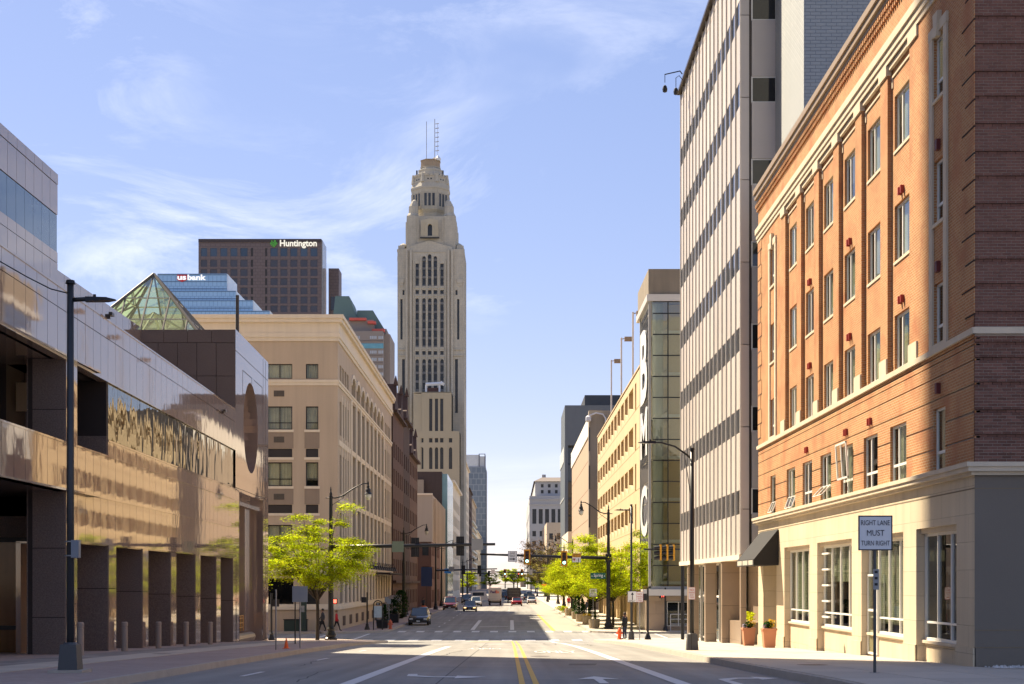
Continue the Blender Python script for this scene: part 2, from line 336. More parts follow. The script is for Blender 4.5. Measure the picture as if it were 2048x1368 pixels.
# ------------------------------------------------------------ ground, roads, pavements
ZT = [(-400, 2.7), (0, 2.6), (15, 2.42), (25, 2.22), (32, 2.04), (52.7, 1.51), (66.7, 1.12), (81, .65), (90, .30), (97, .07), (103, 0), (5000, 0)]
def zr(Y):
    for (a, za), (b, zb) in zip(ZT, ZT[1:]):
        if Y <= b: return za+(zb-za)*(Y-a)/(b-a)
    return 0.0
def zs(Y): return zr(Y)+.15
def yrows(a, b, st=2.0):
    r = [a]; 
    while r[-1] < b-1e-6:
        s_ = st if r[-1] < 130 else 40.0
        r.append(min(b, r[-1]+s_))
    return r
def arc_r(x0, yc, r, n=8):   # near corner: kerb at x0, curving away (outwards) towards the cross street; returns (Y, offset)
    return [(yc+r*sin(t*pi/2/n), r-r*cos(t*pi/2/n)) for t in range(n+1)]
g = MB()
ys_ = [-400]+yrows(0, 132)+[200, 400, 1000, 5000]
for a, b in zip(ys_, ys_[1:]): g.poly([(-3000, a, zr(a)-.03), (3000, a, zr(a)-.03), (3000, b, zr(b)-.03), (-3000, b, zr(b)-.03)])
g.build('ground', EARTH, kind='structure')
def curve_x(rows, Y):
    if Y <= rows[0][0]: return rows[0][1]
    for (a, xa), (b, xb) in zip(rows, rows[1:]):
        if Y <= b: return xa+(xb-xa)*(Y-a)/(b-a) if b > a else xb
    return rows[-1][1]
RN = [(-40, 5.6), (25, 5.6), (34, 5.48), (97, 5.5)]+[(97+5*sin(t*pi/16), 5.5+5-5*cos(t*pi/16)) for t in range(1, 9)]
LN = [(-40, -7.0), (25, -7.1), (37, -7.3), (88, -7.5)]+[(88+13*sin(t*pi/20), -7.5-(9-9*cos(t*pi/20))) for t in range(1, 11)]
RF = [(115+4-4*cos(t*pi/16), 6.3+4-4*sin(t*pi/16)) for t in range(0, 9)]+[(2500, 6.3)]
LF = [(115+5-5*cos(t*pi/16), -10.0-5+5*sin(t*pi/16)) for t in range(0, 9)]+[(2500, -10.0)]
def rowset(C, a, b):
    r = set(yrows(a, b)); r |= {c[0] for c in C if a <= c[0] <= b}; return sorted(r)
road = MB()
ra = sorted(set(rowset(RN, -40, 102)) | set(rowset(LN, -40, 102)) | {99, 100, 101, 102})
for a, b in zip(ra, ra[1:]):
    road.poly([(curve_x(LN, a)-.05 if a < 101 else -16.6, a, zr(a)), (curve_x(RN, a)+.05 if a < 102 else 10.6, a, zr(a)), (curve_x(RN, b)+.05, b, zr(b)), (curve_x(LN, b)-.05 if b < 101 else -16.6, b, zr(b))])
road.poly([(-400, 101, .0), (-16.55, 101, .0), (-16.55, 115.2, 0), (-400, 115.2, 0)])
road.poly([(-16.55, 102, .0), (10.55, 102, .0), (10.55, 115, 0), (-16.55, 115, 0)])
road.poly([(10.55, 102, .0), (400, 102, .0), (400, 115.2, 0), (10.55, 115.2, 0)])
rb = sorted(set(rowset(RF, 115, 130)) | set(rowset(LF, 115, 130)) | {200, 300, 500, 1000, 2500})
for a, b in zip(rb, rb[1:]): road.poly([(curve_x(LF, a)-.05, a, 0), (curve_x(RF, a)+.05, a, 0), (curve_x(RF, b)+.05, b, 0), (curve_x(LF, b)-.05, b, 0)])
road.build('road', ASPH, kind='structure')
def sidewalk(C, a, b, xo, m, sgn):
    rows = rowset(C, a, b); w = MB(); k = MB()
    for y0, y1 in zip(rows, rows[1:]):
        x0, x1 = curve_x(C, y0), curve_x(C, y1)
        w.poly([(x0+sgn*.16, y0, zs(y0)), (xo, y0, zs(y0)), (xo, y1, zs(y1)), (x1+sgn*.16, y1, zs(y1))])
        k.hexa([(x0, y0, zr(y0)-.1), (x0+sgn*.16, y0, zr(y0)-.1), (x1+sgn*.16, y1, zr(y1)-.1), (x1, y1, zr(y1)-.1),
                (x0+sgn*.03, y0, zs(y0)+.004), (x0+sgn*.16, y0, zs(y0)+.004), (x1+sgn*.16, y1, zs(y1)+.004), (x1+sgn*.03, y1, zs(y1)+.004)])
    ye = b if b < 110 else a; xe = curve_x(C, ye)
    s_ = (-1 if b < 110 else 1)
    k.hexa([(min(xe, xo), ye, zr(ye)-.1), (max(xe, xo), ye, zr(ye)-.1), (max(xe, xo), ye+s_*.16, zr(ye)-.1), (min(xe, xo), ye+s_*.16, zr(ye)-.1),
            (min(xe, xo), ye, zs(ye)+.003), (max(xe, xo), ye, zs(ye)+.003), (max(xe, xo), ye+s_*.16, zs(ye)+.003), (min(xe, xo), ye+s_*.16, zs(ye)+.003)])
    o = w.build('pavement', m, kind='structure'); k.build('kerb', CURB, o); return o
PVR = sidewalk(RN, -40, 102, 60, CONC, 1)
PVL = sidewalk(LN, -40, 101, -60, PAV, -1)
PVRF = sidewalk(RF, 115, 2500, 60, CONC, 1)
PVLF = sidewalk(LF, 115, 2500, -60, PAV, -1)
# concrete flags of the near right pavement, each a slab of its own
def slab(par, x0, x1, y0, y1, m, t=.012, g_=.012, name='paving_slab'):
    wl = ((x0+x1)/2, (y0+y1)/2, zs((y0+y1)/2))
    a, b = zs(y0+g_), zs(y1-g_)
    MB().hexa([(x0+g_, y0+g_, a+.002), (x1-g_, y0+g_, a+.002), (x1-g_, y1-g_, b+.002), (x0+g_, y1-g_, b+.002), (x0+g_, y0+g_, a+t), (x1-g_, y0+g_, a+t), (x1-g_, y1-g_, b+t), (x0+g_, y1-g_, b+t)]).build(name, m, par, at=wl)
y = 22.5
while y < 96:
    for i in range(3):
        x0 = curve_x(RN, y)+.17+i*1.55; x1 = x0+1.55 if i < 2 else 10.3
        slab(PVR, x0, x1, y, y+1.6, CONC)
    y += 1.6
MB().poly([(5.4, 20, zs(20)+.001), (10.3, 20, zs(20)+.001), (10.3, 32, zs(32)+.001), (5.5, 32, zs(32)+.001)])
# grey paved forecourt on the left
y = 25.2
while y < 74:
    for i in range(2):
        x0 = -12.75+i*1.35-(y-45)*.0197*0
        slab(PVL, x0, x0+1.35, y, y+1.5, PAVG if i == 0 else CONC, name='paving_slab')
    y += 1.5
# ramp of worn asphalt where the left forecourt meets the road
def gstrip(name, par, pts, m, dz=.008):
    """strip following the ground: pts = (xl, xr, Y)"""
    b = MB(); Y0 = pts[0][2]
    rows = sorted({p[2] for p in pts} | {y for y in yrows(Y0, pts[-1][2], 2.0)} | {z_[0] for z_ in ZT if Y0 < z_[0] < pts[-1][2]})
    def xx(Y, i):
        for p, q in zip(pts, pts[1:]):
            if Y <= q[2]+1e-6: t = (Y-p[2])/max(q[2]-p[2], 1e-6); return p[i]+(q[i]-p[i])*t
        return pts[-1][i]
    for a, c in zip(rows, rows[1:]): b.poly([(xx(a, 0), a, zr(a)+dz), (xx(a, 1), a, zr(a)+dz), (xx(c, 1), c, zr(c)+dz), (xx(c, 0), c, zr(c)+dz)])
    return b.build(name, m, par)
def line(name, x0, y0, x1, y1, w, m): return gstrip(name, ROAD, [(x0-w/2, x0+w/2, y0), (x1-w/2, x1+w/2, y1)], m)
ROAD = bpy.data.objects['road']
for dx in (-.13, .13): line('centre_line', .36+dx, 14, .22+dx, 98.6, .11, PAINTY)
line('lane_line', -3.12, 10, -2.84, 66, .28, PAINTW)
line('lane_line', 3.30, 10, 2.78, 98.6, .28, PAINTW)
for y0 in (17, 30.6, 42.5, 54.5): line('lane_dash', -5.62-.002*y0, y0, -5.68, y0+2.6, .12, PAINTW)
line('stop_line', 4.3, 96.6, 4.3, 97.1, 2.0, PAINTW)
gstrip('stop_line', ROAD, [(-2.7, 0.1, 97.2), (-2.7, 0.1, 97.7)], PAINTY)
gstrip('stop_line', ROAD, [(.6, 5.3, 99.0), (.6, 5.3, 99.5)], PAINTW)
for i in range(13):
    x = -13.4+i*1.64
    if x < 7: gstrip('crossing_bar', ROAD, [(x-.36, x+.36, 100.4), (x-.36, x+.36, 103.0)], PAINTW)
for i in range(11):
    x = -9.0+i*1.52; gstrip('crossing_bar', ROAD, [(x-.32, x+.32, 118.2), (x-.32, x+.32, 121.2)], PAINTW)
gstrip('crossing_edge', ROAD, [(-9.5, 6.2, 122.2), (-9.5, 6.2, 122.4)], PAINTW)
for x in (-14.2, -11.2): gstrip('crossing_edge', ROAD, [(x-.1, x+.1, 101.2), (x-.1, x+.1, 114.8)], PAINTW)
for x in (8.2, 11.4): gstrip('crossing_edge', ROAD, [(x-.1, x+.1, 102.2), (x-.1, x+.1, 114.8)], PAINTW)
line('lane_line', -3.3, 124, -3.3, 156, .35, PAINTW); line('lane_line', .1, 124, .1, 156, .35, PAINTW)
for i in range(8): line('lane_dash', -6.6, 132+i*11, -6.6, 135+i*11, .12, PAINTW)
for i in range(8): line('lane_dash', -.3, 196+i*12, -.3, 199+i*12, .14, PAINTW)
gstrip('pale_sunlit_lane', ROAD, [(3.5, 6.25, 121.6), (3.3, 6.25, 300)], ASPC, .004); line('centre_line', 3.6, 121.8, 3.4, 184, .3, PAINTY)  # pale lane strip, its colour lightened further to look sunlit
line('stop_line', -1.6, 133.5, -1.6, 134.1, 2.6, PAINTW)
def poly_mark(name, pts, m=PAINTW, dz=.009):
    Y = [p[1] for p in pts]
    MB().poly([(x, y, zr(y)+dz) for x, y in pts]).build(name, m, ROAD)
def arrow_straight(cx, y0, m=PAINTW):
    poly_mark('arrow_mark', [(cx-.09, y0), (cx+.09, y0), (cx+.09, y0+2.0), (cx-.09, y0+2.0)]); poly_mark('arrow_mark', [(cx-.42, y0+2.0), (cx+.42, y0+2.0), (cx, y0+3.4)])
arrow_straight(1.75, 27.1)
# right-turn arrow in the kerb lane (turning right, away from the camera)
poly_mark('arrow_mark', [(4.1, 26.5), (4.3, 26.5), (4.3, 28.6), (4.6, 29.3), (4.6, 29.8), (4.15, 29.1)]); poly_mark('arrow_mark', [(4.6, 29.3), (5.0, 29.3), (5.0, 29.8), (4.6, 29.8)]); poly_mark('arrow_mark', [(5.0, 28.8), (5.0, 30.3), (5.45, 29.55)])
# turn arrow for the oncoming traffic
poly_mark('arrow_mark', [(-2.25, 31.8), (-2.05, 31.8), (-2.0, 31.0), (-1.6, 30.4), (-1.6, 29.95), (-2.2, 30.6)]); poly_mark('arrow_mark', [(-1.6, 29.95), (-1.15, 29.95), (-1.15, 30.4), (-1.6, 30.4)]); poly_mark('arrow_mark', [(-1.15, 29.4), (-1.15, 30.9), (-.5, 30.15)])
for t_, x0, x1, y0, y1, fl in (('ONLY', .85, 2.45, 52.0, 55.6, 1), ('ONLY', -.4, -1.8, 61.5, 59.0, -1)):
    b = Fr((0, 0, 0), (1, 0, 0), (0, 0, 1))
    cu = bpy.data.curves.new('t', 'FONT'); cu.body = t_; cu.resolution_u = 2; cu.offset = .02
    ob = bpy.data.objects.new('t', cu); COL.objects.link(ob); me = bpy.data.meshes.new_from_object(ob.evaluated_get(bpy.context.evaluated_depsgraph_get())); bpy.data.objects.remove(ob)
    xs = [v.co.x for v in me.vertices]; yy = [v.co.y for v in me.vertices]
    m2 = bpy.data.meshes.new('lettering'); vv = []
    for v in me.vertices:
        X = x0+(v.co.x-min(xs))/(max(xs)-min(xs))*(x1-x0); Y = y0+(v.co.y-min(yy))/(max(yy)-min(yy))*(y1-y0); vv.append((X, Y, zr(Y)+.012))
    m2.from_pydata(vv, [], [tuple(p.vertices) for p in me.polygons]); m2.materials.append(PAINTW); link('lettering', m2, ROAD)
# tar patches and seams
rq = random.Random(12)
TARM = mat('tar', (.06, .056, .052), .7)
for i in range(16):
    x = rq.uniform(-6.8, 5); Y = rq.uniform(24, 80); b = MB(); n_ = rq.randint(6, 14); al = rq.random() < .5; px0 = x; py0 = Y
    for k_ in range(n_):
        nx = px0+(rq.uniform(-.12, .12) if al else rq.uniform(.15, .4)); ny = py0+(rq.uniform(.5, 1.1) if al else rq.uniform(-.25, .25)); w_ = .018
        d_ = Vector((nx-px0, ny-py0)).normalized()*w_; b.poly([(px0-d_.y, py0+d_.x, zr(py0)+.005), (px0+d_.y, py0-d_.x, zr(py0)+.005), (nx+d_.y, ny-d_.x, zr(ny)+.005), (nx-d_.y, ny+d_.x, zr(ny)+.005)]); px0, py0 = nx, ny
    b.build('crack', TARM, ROAD)
for a in ((1.5, 2.2, 38, 39.5), (-5.2, -4.2, 62, 64)): gstrip('tar_patch', ROAD, [(a[0], a[1], a[2]), (a[0]+.1, a[1]+.15, a[3])], mat('asphalt_patch', (.14, .133, .12), .9, noise=.2, fine=.2, fscale=50), .004)
gstrip('tar_seam', ROAD, [(-1.42, -1.39, 24), (-1.30, -1.27, 60), (-1.45, -1.42, 92)], TARM, .005)
for (x, Y, r) in ((.95, 47.5, .33), (6.9, 33.2, .36), (-10.6, 44, .3)):
    h = MB(); z0 = (zs(Y)+.016) if abs(x) > 5.6 else zr(Y)+.006
    sl = (zr(Y+r)-zr(Y-r))/(2*r)
    h.poly([(x+r*cos(t*pi/10), Y+r*sin(t*pi/10), z0+sl*r*sin(t*pi/10)) for t in range(20)])
    h.build('manhole_cover', mat('cast_iron', (.10, .06, .045), .6, metal=.5, noise=.3, nscale=9), ROAD if abs(x) < 5.6 else (PVR if x > 0 else PVL))

# ------------------------------------------------------------ brick apartment house, right
R1 = thing('brick_building', 'orange brick building with stone ground floor, pilasters and cream trim at the right edge', 'building', (10.2, 31.9, 1.5))
F1 = fx(10.2, -1); C1 = [38.2+2.93*i for i in range(6)]
ROWS = [(9.76, 11.22), (12.66, 14.16), (15.63, 17.12)]
END = [(34.1, 34.95), (55.95, 56.95)]
w = MB()
bays = [(c-1.08, c+1.08, 9.67, 18.05) for c in C1]
endw = [(a, b, c, e) for a, b in END for c, e in ROWS]
w.wall(F1, 31.9, 59.8, 9.67, 18.5, bays+endw, .12)
for c in C1:
    w.wall(F1, c-1.08, c+1.08, 9.67, 18.05, [(c-.8, c+.8, a, b) for a, b in ROWS], .12, -.12)
w.wall(F1, 31.9, 59.8, 18.5, 19.75)
# between belt and cornice: rusticated courses
DW = [(c-.8, c+.8, 6.72, 8.23) for c in C1]+[(a-.05, b+.05, 6.72, 8.23) for a, b in END]
gro = []
iv = sorted((a, b) for a, b, _, _ in DW)
for z in (7.24, 7.80):
    e = 31.9
    for a, b in iv: gro.append((e, a-.001, z, z+.045)); e = b+.001
    gro.append((e, 59.8, z, z+.045))
for z in (8.42, 8.95, 9.28, 9.42): gro.append((31.9, 59.8, z, z+.035))
w.wall(F1, 31.9, 59.8, 6.62, 9.53, DW+gro, .12)
w.build('brick_wall', BR, R1)
for a, b, z, z2 in gro: fbp('course_joint', F1, a, b, z-.002, z2+.002, -.119, -.035, MORT, R1) if b-a > .3 else None
# quoins at both corners
i = 0; z = 9.67+.3
while z < 18.2:
    L_ = .86 if i % 2 else .62
    fbp('quoin', F1, 31.88, 31.9+L_, z+.02, z+.56, 0, .018, BR, R1); fbp('quoin_joint', F1, 31.89, 31.9+L_, z-.013, z+.013, -.02, .017, mat('groove_shade', (.03, .02, .016), .9), R1); fbp('quoin_joint', F1, 59.8-L_, 59.81, z-.013, z+.013, -.02, .017, MATS['groove_shade'], R1); fbp('quoin', F1, 59.8-L_, 59.82, z+.02, z+.56, 0, .018, BR, R1); z += .59; i += 1  # near-black strips between the quoins paint the shade of the grooves

# stone trim
fbp('stone_belt', F1, 31.84, 59.86, 9.53, 9.67, -.05, .07, LIMEP, R1)
for i, c in enumerate(C1+[C1[0]-2.93]):
    fbp('pier_plinth', F1, c+1.085, c+1.84, 9.67, 10.12, -.01, .045, LIMEP, R1)
    if i < 6 or True:
        fbp('pier_capital', F1, c+1.06, c+1.87, 17.78, 18.05, -.10, .05, LIMEP, R1)
for c in C1:
    m_ = MB(); m_.fb(F1, c-1.06, c+1.06, 17.9, 18.05, -.11, -.02); m_.fb(F1, c-1.06, c+1.06, 17.66, 17.72, -.118, -.085); m_.fb(F1, c-1.0, c-.92, 17.4, 17.66, -.118, -.09); m_.fb(F1, c+.92, c+1.0, 17.4, 17.66, -.118, -.09); m_.build('stone_head', LIMEP, R1)
for z0, z1, d in ((18.05, 18.2, .04), (18.2, 18.38, .08), (18.38, 18.6, .13)): fbp('stone_band', F1, 31.8, 59.9, z0, z1, -.05, d, LIMEP, R1)
for a, b in END:
    for u0, u1 in ((a-.28, a-.02), (b+.02, b+.28)): fbp('stone_surround', F1, u0, u1, 9.67, 17.15, -.02, .05, LIMEP, R1)
    fbp('stone_lintel', F1, a-.3, b+.3, 17.15, 17.4, -.02, .06, LIMEP, R1)
    q = MB(); m0 = (a+b)/2; q.hexa([F1.p(m0-.1, 17.05, .11), F1.p(m0+.1, 17.05, .11), F1.p(m0+.1, 17.05, 0), F1.p(m0-.1, 17.05, 0), F1.p(m0-.2, 17.62, .11), F1.p(m0+.2, 17.62, .11), F1.p(m0+.2, 17.62, 0), F1.p(m0-.2, 17.62, 0)]); q.build('keystone', LIMEP, R1)
# roof cornice with dentils
dn = MB(); u = 31.8
while u < 59.9: dn.fb(F1, u, u+.09, 19.32, 19.46, -.01, .07); dn.fb(F1, u+.07, u+.17, 19.48, 19.62, -.01, .11); u += .19
o = dn.build('dentil_course', BR, R1, kind='stuff')
for z0, z1, d in ((19.62, 19.74, .12), (19.74, 19.93, .2), (19.93, 20.13, .26)): fbp('roof_cornice', F1, 31.6, 59.6, z0, z1, -.3, d, LIMEP if z0 < 19.6 else ROOFM, R1)
# windows
def window(par, F, u0, u1, v0, v1, d, fm, mull=(), trans=(), fw=.06, curtain=True, glass=None, curt=None, cfrac=1.0, roomd=.35, mw=.035, sill=None, fd=.05):
    f = MB(); f.fb(F, u0, u0+fw, v0, v1, d, d+fd); f.fb(F, u1-fw, u1, v0, v1, d, d+fd); f.fb(F, u0+fw, u1-fw, v0, v0+fw, d, d+fd); f.fb(F, u0+fw, u1-fw, v1-fw, v1, d, d+fd)
    for t in mull: uu = u0+(u1-u0)*t; f.fb(F, uu-mw, uu+mw, v0+fw, v1-fw, d, d+fd-.003)
    for t in trans: vv = v0+(v1-v0)*t; f.fb(F, u0+fw, u1-fw, vv-mw, vv+mw, d, d+fd-.006)
    c = F.p((u0+u1)/2, v0, d)
    o = f.build('window', fm, par, at=c)
    MB().fb(F, u0+.01, u1-.01, v0+.01, v1-.01, d+.012, d+.02).build('pane', glass or GL, o)
    r = MB(); r.mi = 0; r.fq(F, u0-.2, u1+.2, v0-.2, v1+.2, d-roomd); r.fq(F, u0, u1, v0, v0+.001, d)
    r.build('dark_room', ROOM, o)
    if curtain:
        cc = MB(); n_ = max(6, int((u1-u0)/.12)); vt = v1-.02; vb = v0+.02+(1-cfrac)*(v1-v0)
        for i in range(n_):
            a, b = u0+(u1-u0)*i/n_, u0+(u1-u0)*(i+1)/n_
            d0 = d-.07-(.025 if i % 2 else 0); d1 = d-.07-(0 if i % 2 else .025)
            cc.poly([F.p(a, vb, d0), F.p(b, vb, d1), F.p(b, vt, d1), F.p(a, vt, d0)])
        cc.build('curtain', curt or CURT, o)
    if sill: fbp('sill', F, u0-.03, u1+.03, v0-.08, v0, d, sill, LIMEP, o)
    return o
rr = random.Random(3)
for c in C1:
    for j, (a, b) in enumerate(ROWS):
        window(R1, F1, c-.8, c+.8, a, b, -.24, WFR, mull=(.68,), curtain=rr.random() < .85, sill=-.09 if j else None)
    o = window(R1, F1, c-.8, c+.8, 6.72, 8.23, -.12, WFR, mull=(.62,), trans=(.3,), curtain=rr.random() < .7, sill=.10)
for (a, b) in END:
    for j, (c, e) in enumerate(ROWS): window(R1, F1, a, b, c, e, -.12, WFR, trans=(.3,), curtain=False, curt=CURT, sill=.05)
    window(R1, F1, a-.05, b+.05, 6.72, 8.23, -.12, WFR, trans=(.3,), curtain=True, sill=.08)
# open sashes on the first floor
def sash(par, F, u0, u1, v0, v1, tilt, hinge, d):
    f = MB(); dd = (v1-v0)*sin(tilt); dv = (v1-v0)*cos(tilt)
    def P(u, t, e=0):
        if hinge == 'top': return F.p(u, v1-dv*t, d+dd*t+e)
        return F.p(u, v0+dv*t, d+dd*t+e)
    for a, b, s0, s1 in ((u0, u0+.06, 0, 1), (u1-.06, u1, 0, 1), ((u0+u1)/2-.03, (u0+u1)/2+.03, 0, 1), (u0, u1, 0, .05), (u0, u1, .95, 1)):
        f.hexa([P(a, s0), P(b, s0), P(b, s0, .04), P(a, s0, .04), P(a, s1), P(b, s1), P(b, s1, .04), P(a, s1, .04)])
    o = f.build('open_sash', WFR, par, at=F.p((u0+u1)/2, v1, d)); p = MB(); p.poly([P(u0, 0, .02), P(u1, 0, .02), P(u1, 1, .02), P(u0, 1, .02)]); p.build('pane', GL, o)
sash(R1, F1, C1[3]-.7, C1[3]+.7, 6.75, 7.2, .75, 'top', -.05)
sash(R1, F1, C1[5]-.7, C1[5]+.7, 6.75, 7.2, .35, 'top', -.08)
sash(R1, F1, END[1][0], END[1][1], 6.75, 7.2, .4, 'top', -.08)
sash(R1, F1, C1[2]-.7, C1[2]+.7, 7.2, 8.3, .06, 'bottom', .10)
# small red alarm boxes
for bi, rows in ((0, (14.3, 11.42)), (2, (14.3, 11.42, 8.52)), (4, (14.3, 11.42, 8.52)), (1, (8.52,))):
    for z in rows:
        for du in (-.12, .12): fbp('alarm_box', F1, C1[bi]+du-.035, C1[bi]+du+.035, z, z+.2, -.12 if z > 9 else 0, -.02 if z > 9 else .08, RED, R1)
for z in (14.35, 11.45, 8.55): fbp('alarm_box', F1, 34.42, 34.58, z, z+.25, 0, .1, mat('red_dull', (.12, .02, .02), .6), R1)
# stone ground floor
OPS = [(33.2, 36.5, 5.40, 3), (37.7, 42.2, 5.38, 4), (43.4, 48.3, 5.38, 4), (49.55, 54.1, 5.36, 4), (55.7, 58.6, 5.3, 0)]
s_ = MB(); s_.wall(F1, 31.9, 59.8, .3, 6.42, [(a, b, .3, t) for a, b, t, n in OPS], .28)
for z in (6.22,): pass
s_.build('stone_wall', LIME, R1)
fbp('stone_joint', F1, 31.9, 59.8, 6.12, 6.15, -.01, .006, mat('joint_brown', (.22, .17, .11), .9), R1)
for z0, z1, d in ((6.42, 6.50, .10), (6.50, 6.60, .20), (6.60, 6.70, .24)): fbp('stone_cornice', F1, 31.9-d, 59.8+d, z0, z1, -.05, d, LIMEP, R1)
for (a, b) in [(31.9, 33.2)]+[(OPS[i][1], OPS[i+1][0]) for i in range(4)]+[(58.6, 59.8)]:
    fbp('pier_base', F1, a-.0, b+.0, zs(b)-.3, zs(a)+.42, -.02, .035, LIME, R1)
for i, (a, b, t, n) in enumerate(OPS[:4]):
    fbp('apron_wall', F1, a, b, .3, 2.55, -.5, -.2, LIME, R1)
    fbp('window_sill', F1, a, b, 2.55, 2.62, -.3, -.12, LIMEP, R1)
    window(R1, F1, a+.02, b-.02, 2.62, t-.12, -.28, WFR, mull=tuple((j+1)/n for j in range(n-1)), trans=(.17,), fw=.07, curt=BLIND, cfrac=.9 if i % 2 else .45, curtain=i != 0, roomd=1.2, mw=.026, fd=.07)
    fbp('window_head', F1, a, b, t-.12, t, -.4, -.1, LIMEP, R1)
q = MB()
for j in range(5): q.fb(F1, 47.2, 48.25, 2.9+j*.52, 2.96+j*.52, -.2, -.13)
q.build('window_bar', WFR, R1)
# glazed door in the second opening
o = window(R1, F1, 41.0, 42.15, zs(41.5)+.05, 4.3, -.2, WFR, trans=(.55,), curtain=False)
# recessed entrance under the awning
e_ = MB(); e_.fb(F1, 55.7, 58.6, .3, 5.3, -2.4, -2.3); e_.fb(F1, 55.6, 55.7, .3, 5.3, -2.4, -.28); e_.fb(F1, 58.6, 58.7, .3, 5.3, -2.4, -.28); e_.build('entrance_recess', LIME, R1)
MB().fb(F1, 55.4, 58.9, 5.30, 5.34, -2.4, -.28).build('entrance_ceiling', LIMEP, R1)
fbp('entrance_door', F1, 56.4, 57.8, .8, 3.6, -2.3, -2.25, BRO, R1)
# the face towards the camera: brick by brick
Ff = fy(31.9)
b_ = MB(); zg = 6.7
for g0 in [7.24, 7.80, 8.42, 8.95, 9.28]+[9.97+.59*i for i in range(14)]+[19.8]:
    gz0 = 6.72+.0677*round((g0-6.72)/.0677)-.008; b_.fq(Ff, 10.2, 11.75, zg, min(gz0, 19.8), -.009); zg = gz0+.074
b_.build('mortar_bed', MORT, R1); b_ = MB(); b_.fq(Ff, 10.2, 11.75, 6.7, 19.8, -.045); b_.build('groove_back', mat('groove_shade', (.03, .02, .016), .9), R1)  # groove back coloured near-black as the shade inside the grooves
b_ = MB(); b_.fq(Ff, 11.75, 26, 6.7, 19.8); b_.build('brick_wall', mat('brick_front_shade', (.17, .075, .05), .85, brick=(.2032, .0677, .010, (.14, .065, .045), (.24, .2, .17))), R1)  # rest of the front in the same brick, darkened to look shaded
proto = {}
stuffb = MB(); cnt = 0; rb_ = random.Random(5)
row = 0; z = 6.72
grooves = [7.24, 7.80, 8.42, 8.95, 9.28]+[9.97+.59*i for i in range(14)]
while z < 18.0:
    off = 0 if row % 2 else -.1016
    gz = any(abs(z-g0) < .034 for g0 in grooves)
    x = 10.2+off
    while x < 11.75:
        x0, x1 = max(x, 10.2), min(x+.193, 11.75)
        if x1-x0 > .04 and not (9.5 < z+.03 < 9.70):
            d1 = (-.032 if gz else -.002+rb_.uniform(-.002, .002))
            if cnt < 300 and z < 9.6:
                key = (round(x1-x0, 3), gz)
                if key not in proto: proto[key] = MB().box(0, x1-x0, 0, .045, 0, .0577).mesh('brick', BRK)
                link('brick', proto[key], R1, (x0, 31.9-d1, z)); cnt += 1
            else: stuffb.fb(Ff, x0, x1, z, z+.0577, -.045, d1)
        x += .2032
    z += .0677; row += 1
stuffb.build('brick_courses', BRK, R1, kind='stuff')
fbp('stone_belt', Ff, 10.15, 11.28, 9.53, 9.67, -.05, .07, LIMEP, R1)
b_ = MB(); b_.fq(Ff, 10.2, 26, .3, 6.42); b_.build('stone_wall', mat('stucco_shade', (.185, .16, .13), .9, noise=.08, nscale=.6, fine=.12, fscale=60, bump=.004, bscale=40), R1)  # grey speckled base, its tone darkened for the shaded face
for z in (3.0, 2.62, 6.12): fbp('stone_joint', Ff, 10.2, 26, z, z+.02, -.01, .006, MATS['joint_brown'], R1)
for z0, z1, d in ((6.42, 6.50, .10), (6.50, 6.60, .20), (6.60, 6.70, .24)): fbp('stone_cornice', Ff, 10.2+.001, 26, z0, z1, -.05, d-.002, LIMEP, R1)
MB().box(11.9, 26, 32.3, 59.6, .2, 19.4).build('building_core', ROOM, R1)
for z0, z1, d in ((19.74, 19.93, .20), (19.93, 20.12, .26)): fbp('roof_cornice', Ff, 10.2, 26, z0+.002, z1+.002, -.3, d, LIMEP, R1)
# rocks along the foot of the wall
rk = MB(); r3 = random.Random(9)
for i in range(160):
    x = r3.uniform(10.4, 14); Y = r3.uniform(31.2, 31.85); s0 = r3.uniform(.03, .08); zz = zs(Y)+.01
    pts = [(x+s0*cos(t*pi/3+r3.random()*.4)*r3.uniform(.7, 1), Y+s0*sin(t*pi/3)*r3.uniform(.7, 1), zz) for t in range(6)]
    for t in range(6): rk.poly([pts[t], pts[(t+1) % 6], (x+r3.uniform(-.01, .01), Y, zz+s0*.8)])
rk.build('white_gravel', mat('white_rock', (.6, .58, .55), .8, rnd=.3), kind='stuff')
tag(bpy.data.objects['white_gravel'], 'strip of white rocks along the foot of the grey corner wall', 'gravel')
# awning
A = thing('awning', 'black fabric awning over the entrance beside the terracotta planters', 'awning', (10.2, 57, 5.5))
a0, a1 = 55.2, 59.3; P = F1.p
f = MB(); f.poly([P(a0, 6.1, .02), P(a1, 6.1, .02), P(a1, 4.95, .95), P(a0, 4.95, .95)]); f.poly([P(a0, 6.1, .02), P(a0, 4.95, .95), P(a0, 4.72, .95), P(a0, 4.72, .02)]); f.poly([P(a1, 6.1, .02), P(a1, 4.95, .95), P(a1, 4.72, .95), P(a1, 4.72, .02)]); f.poly([P(a0, 4.72, .02), P(a1, 4.72, .02), P(a1, 4.74, .95), P(a0, 4.74, .95)])
f.build('canopy', FAB, A)
v_ = MB(); v_.fb(F1, a0, a1, 4.70, 4.95, .945, .965); v_.build('valance', FAB, A)
for (p, q) in ((55.4, 56.4), (56.6, 57.8), (58.0, 59.1)): 
    fbp('valance_panel', F1, p, q, 4.74, 4.92, .965, .972, mat('valance_cream', (.45, .43, .36), .8, noise=.1), A)

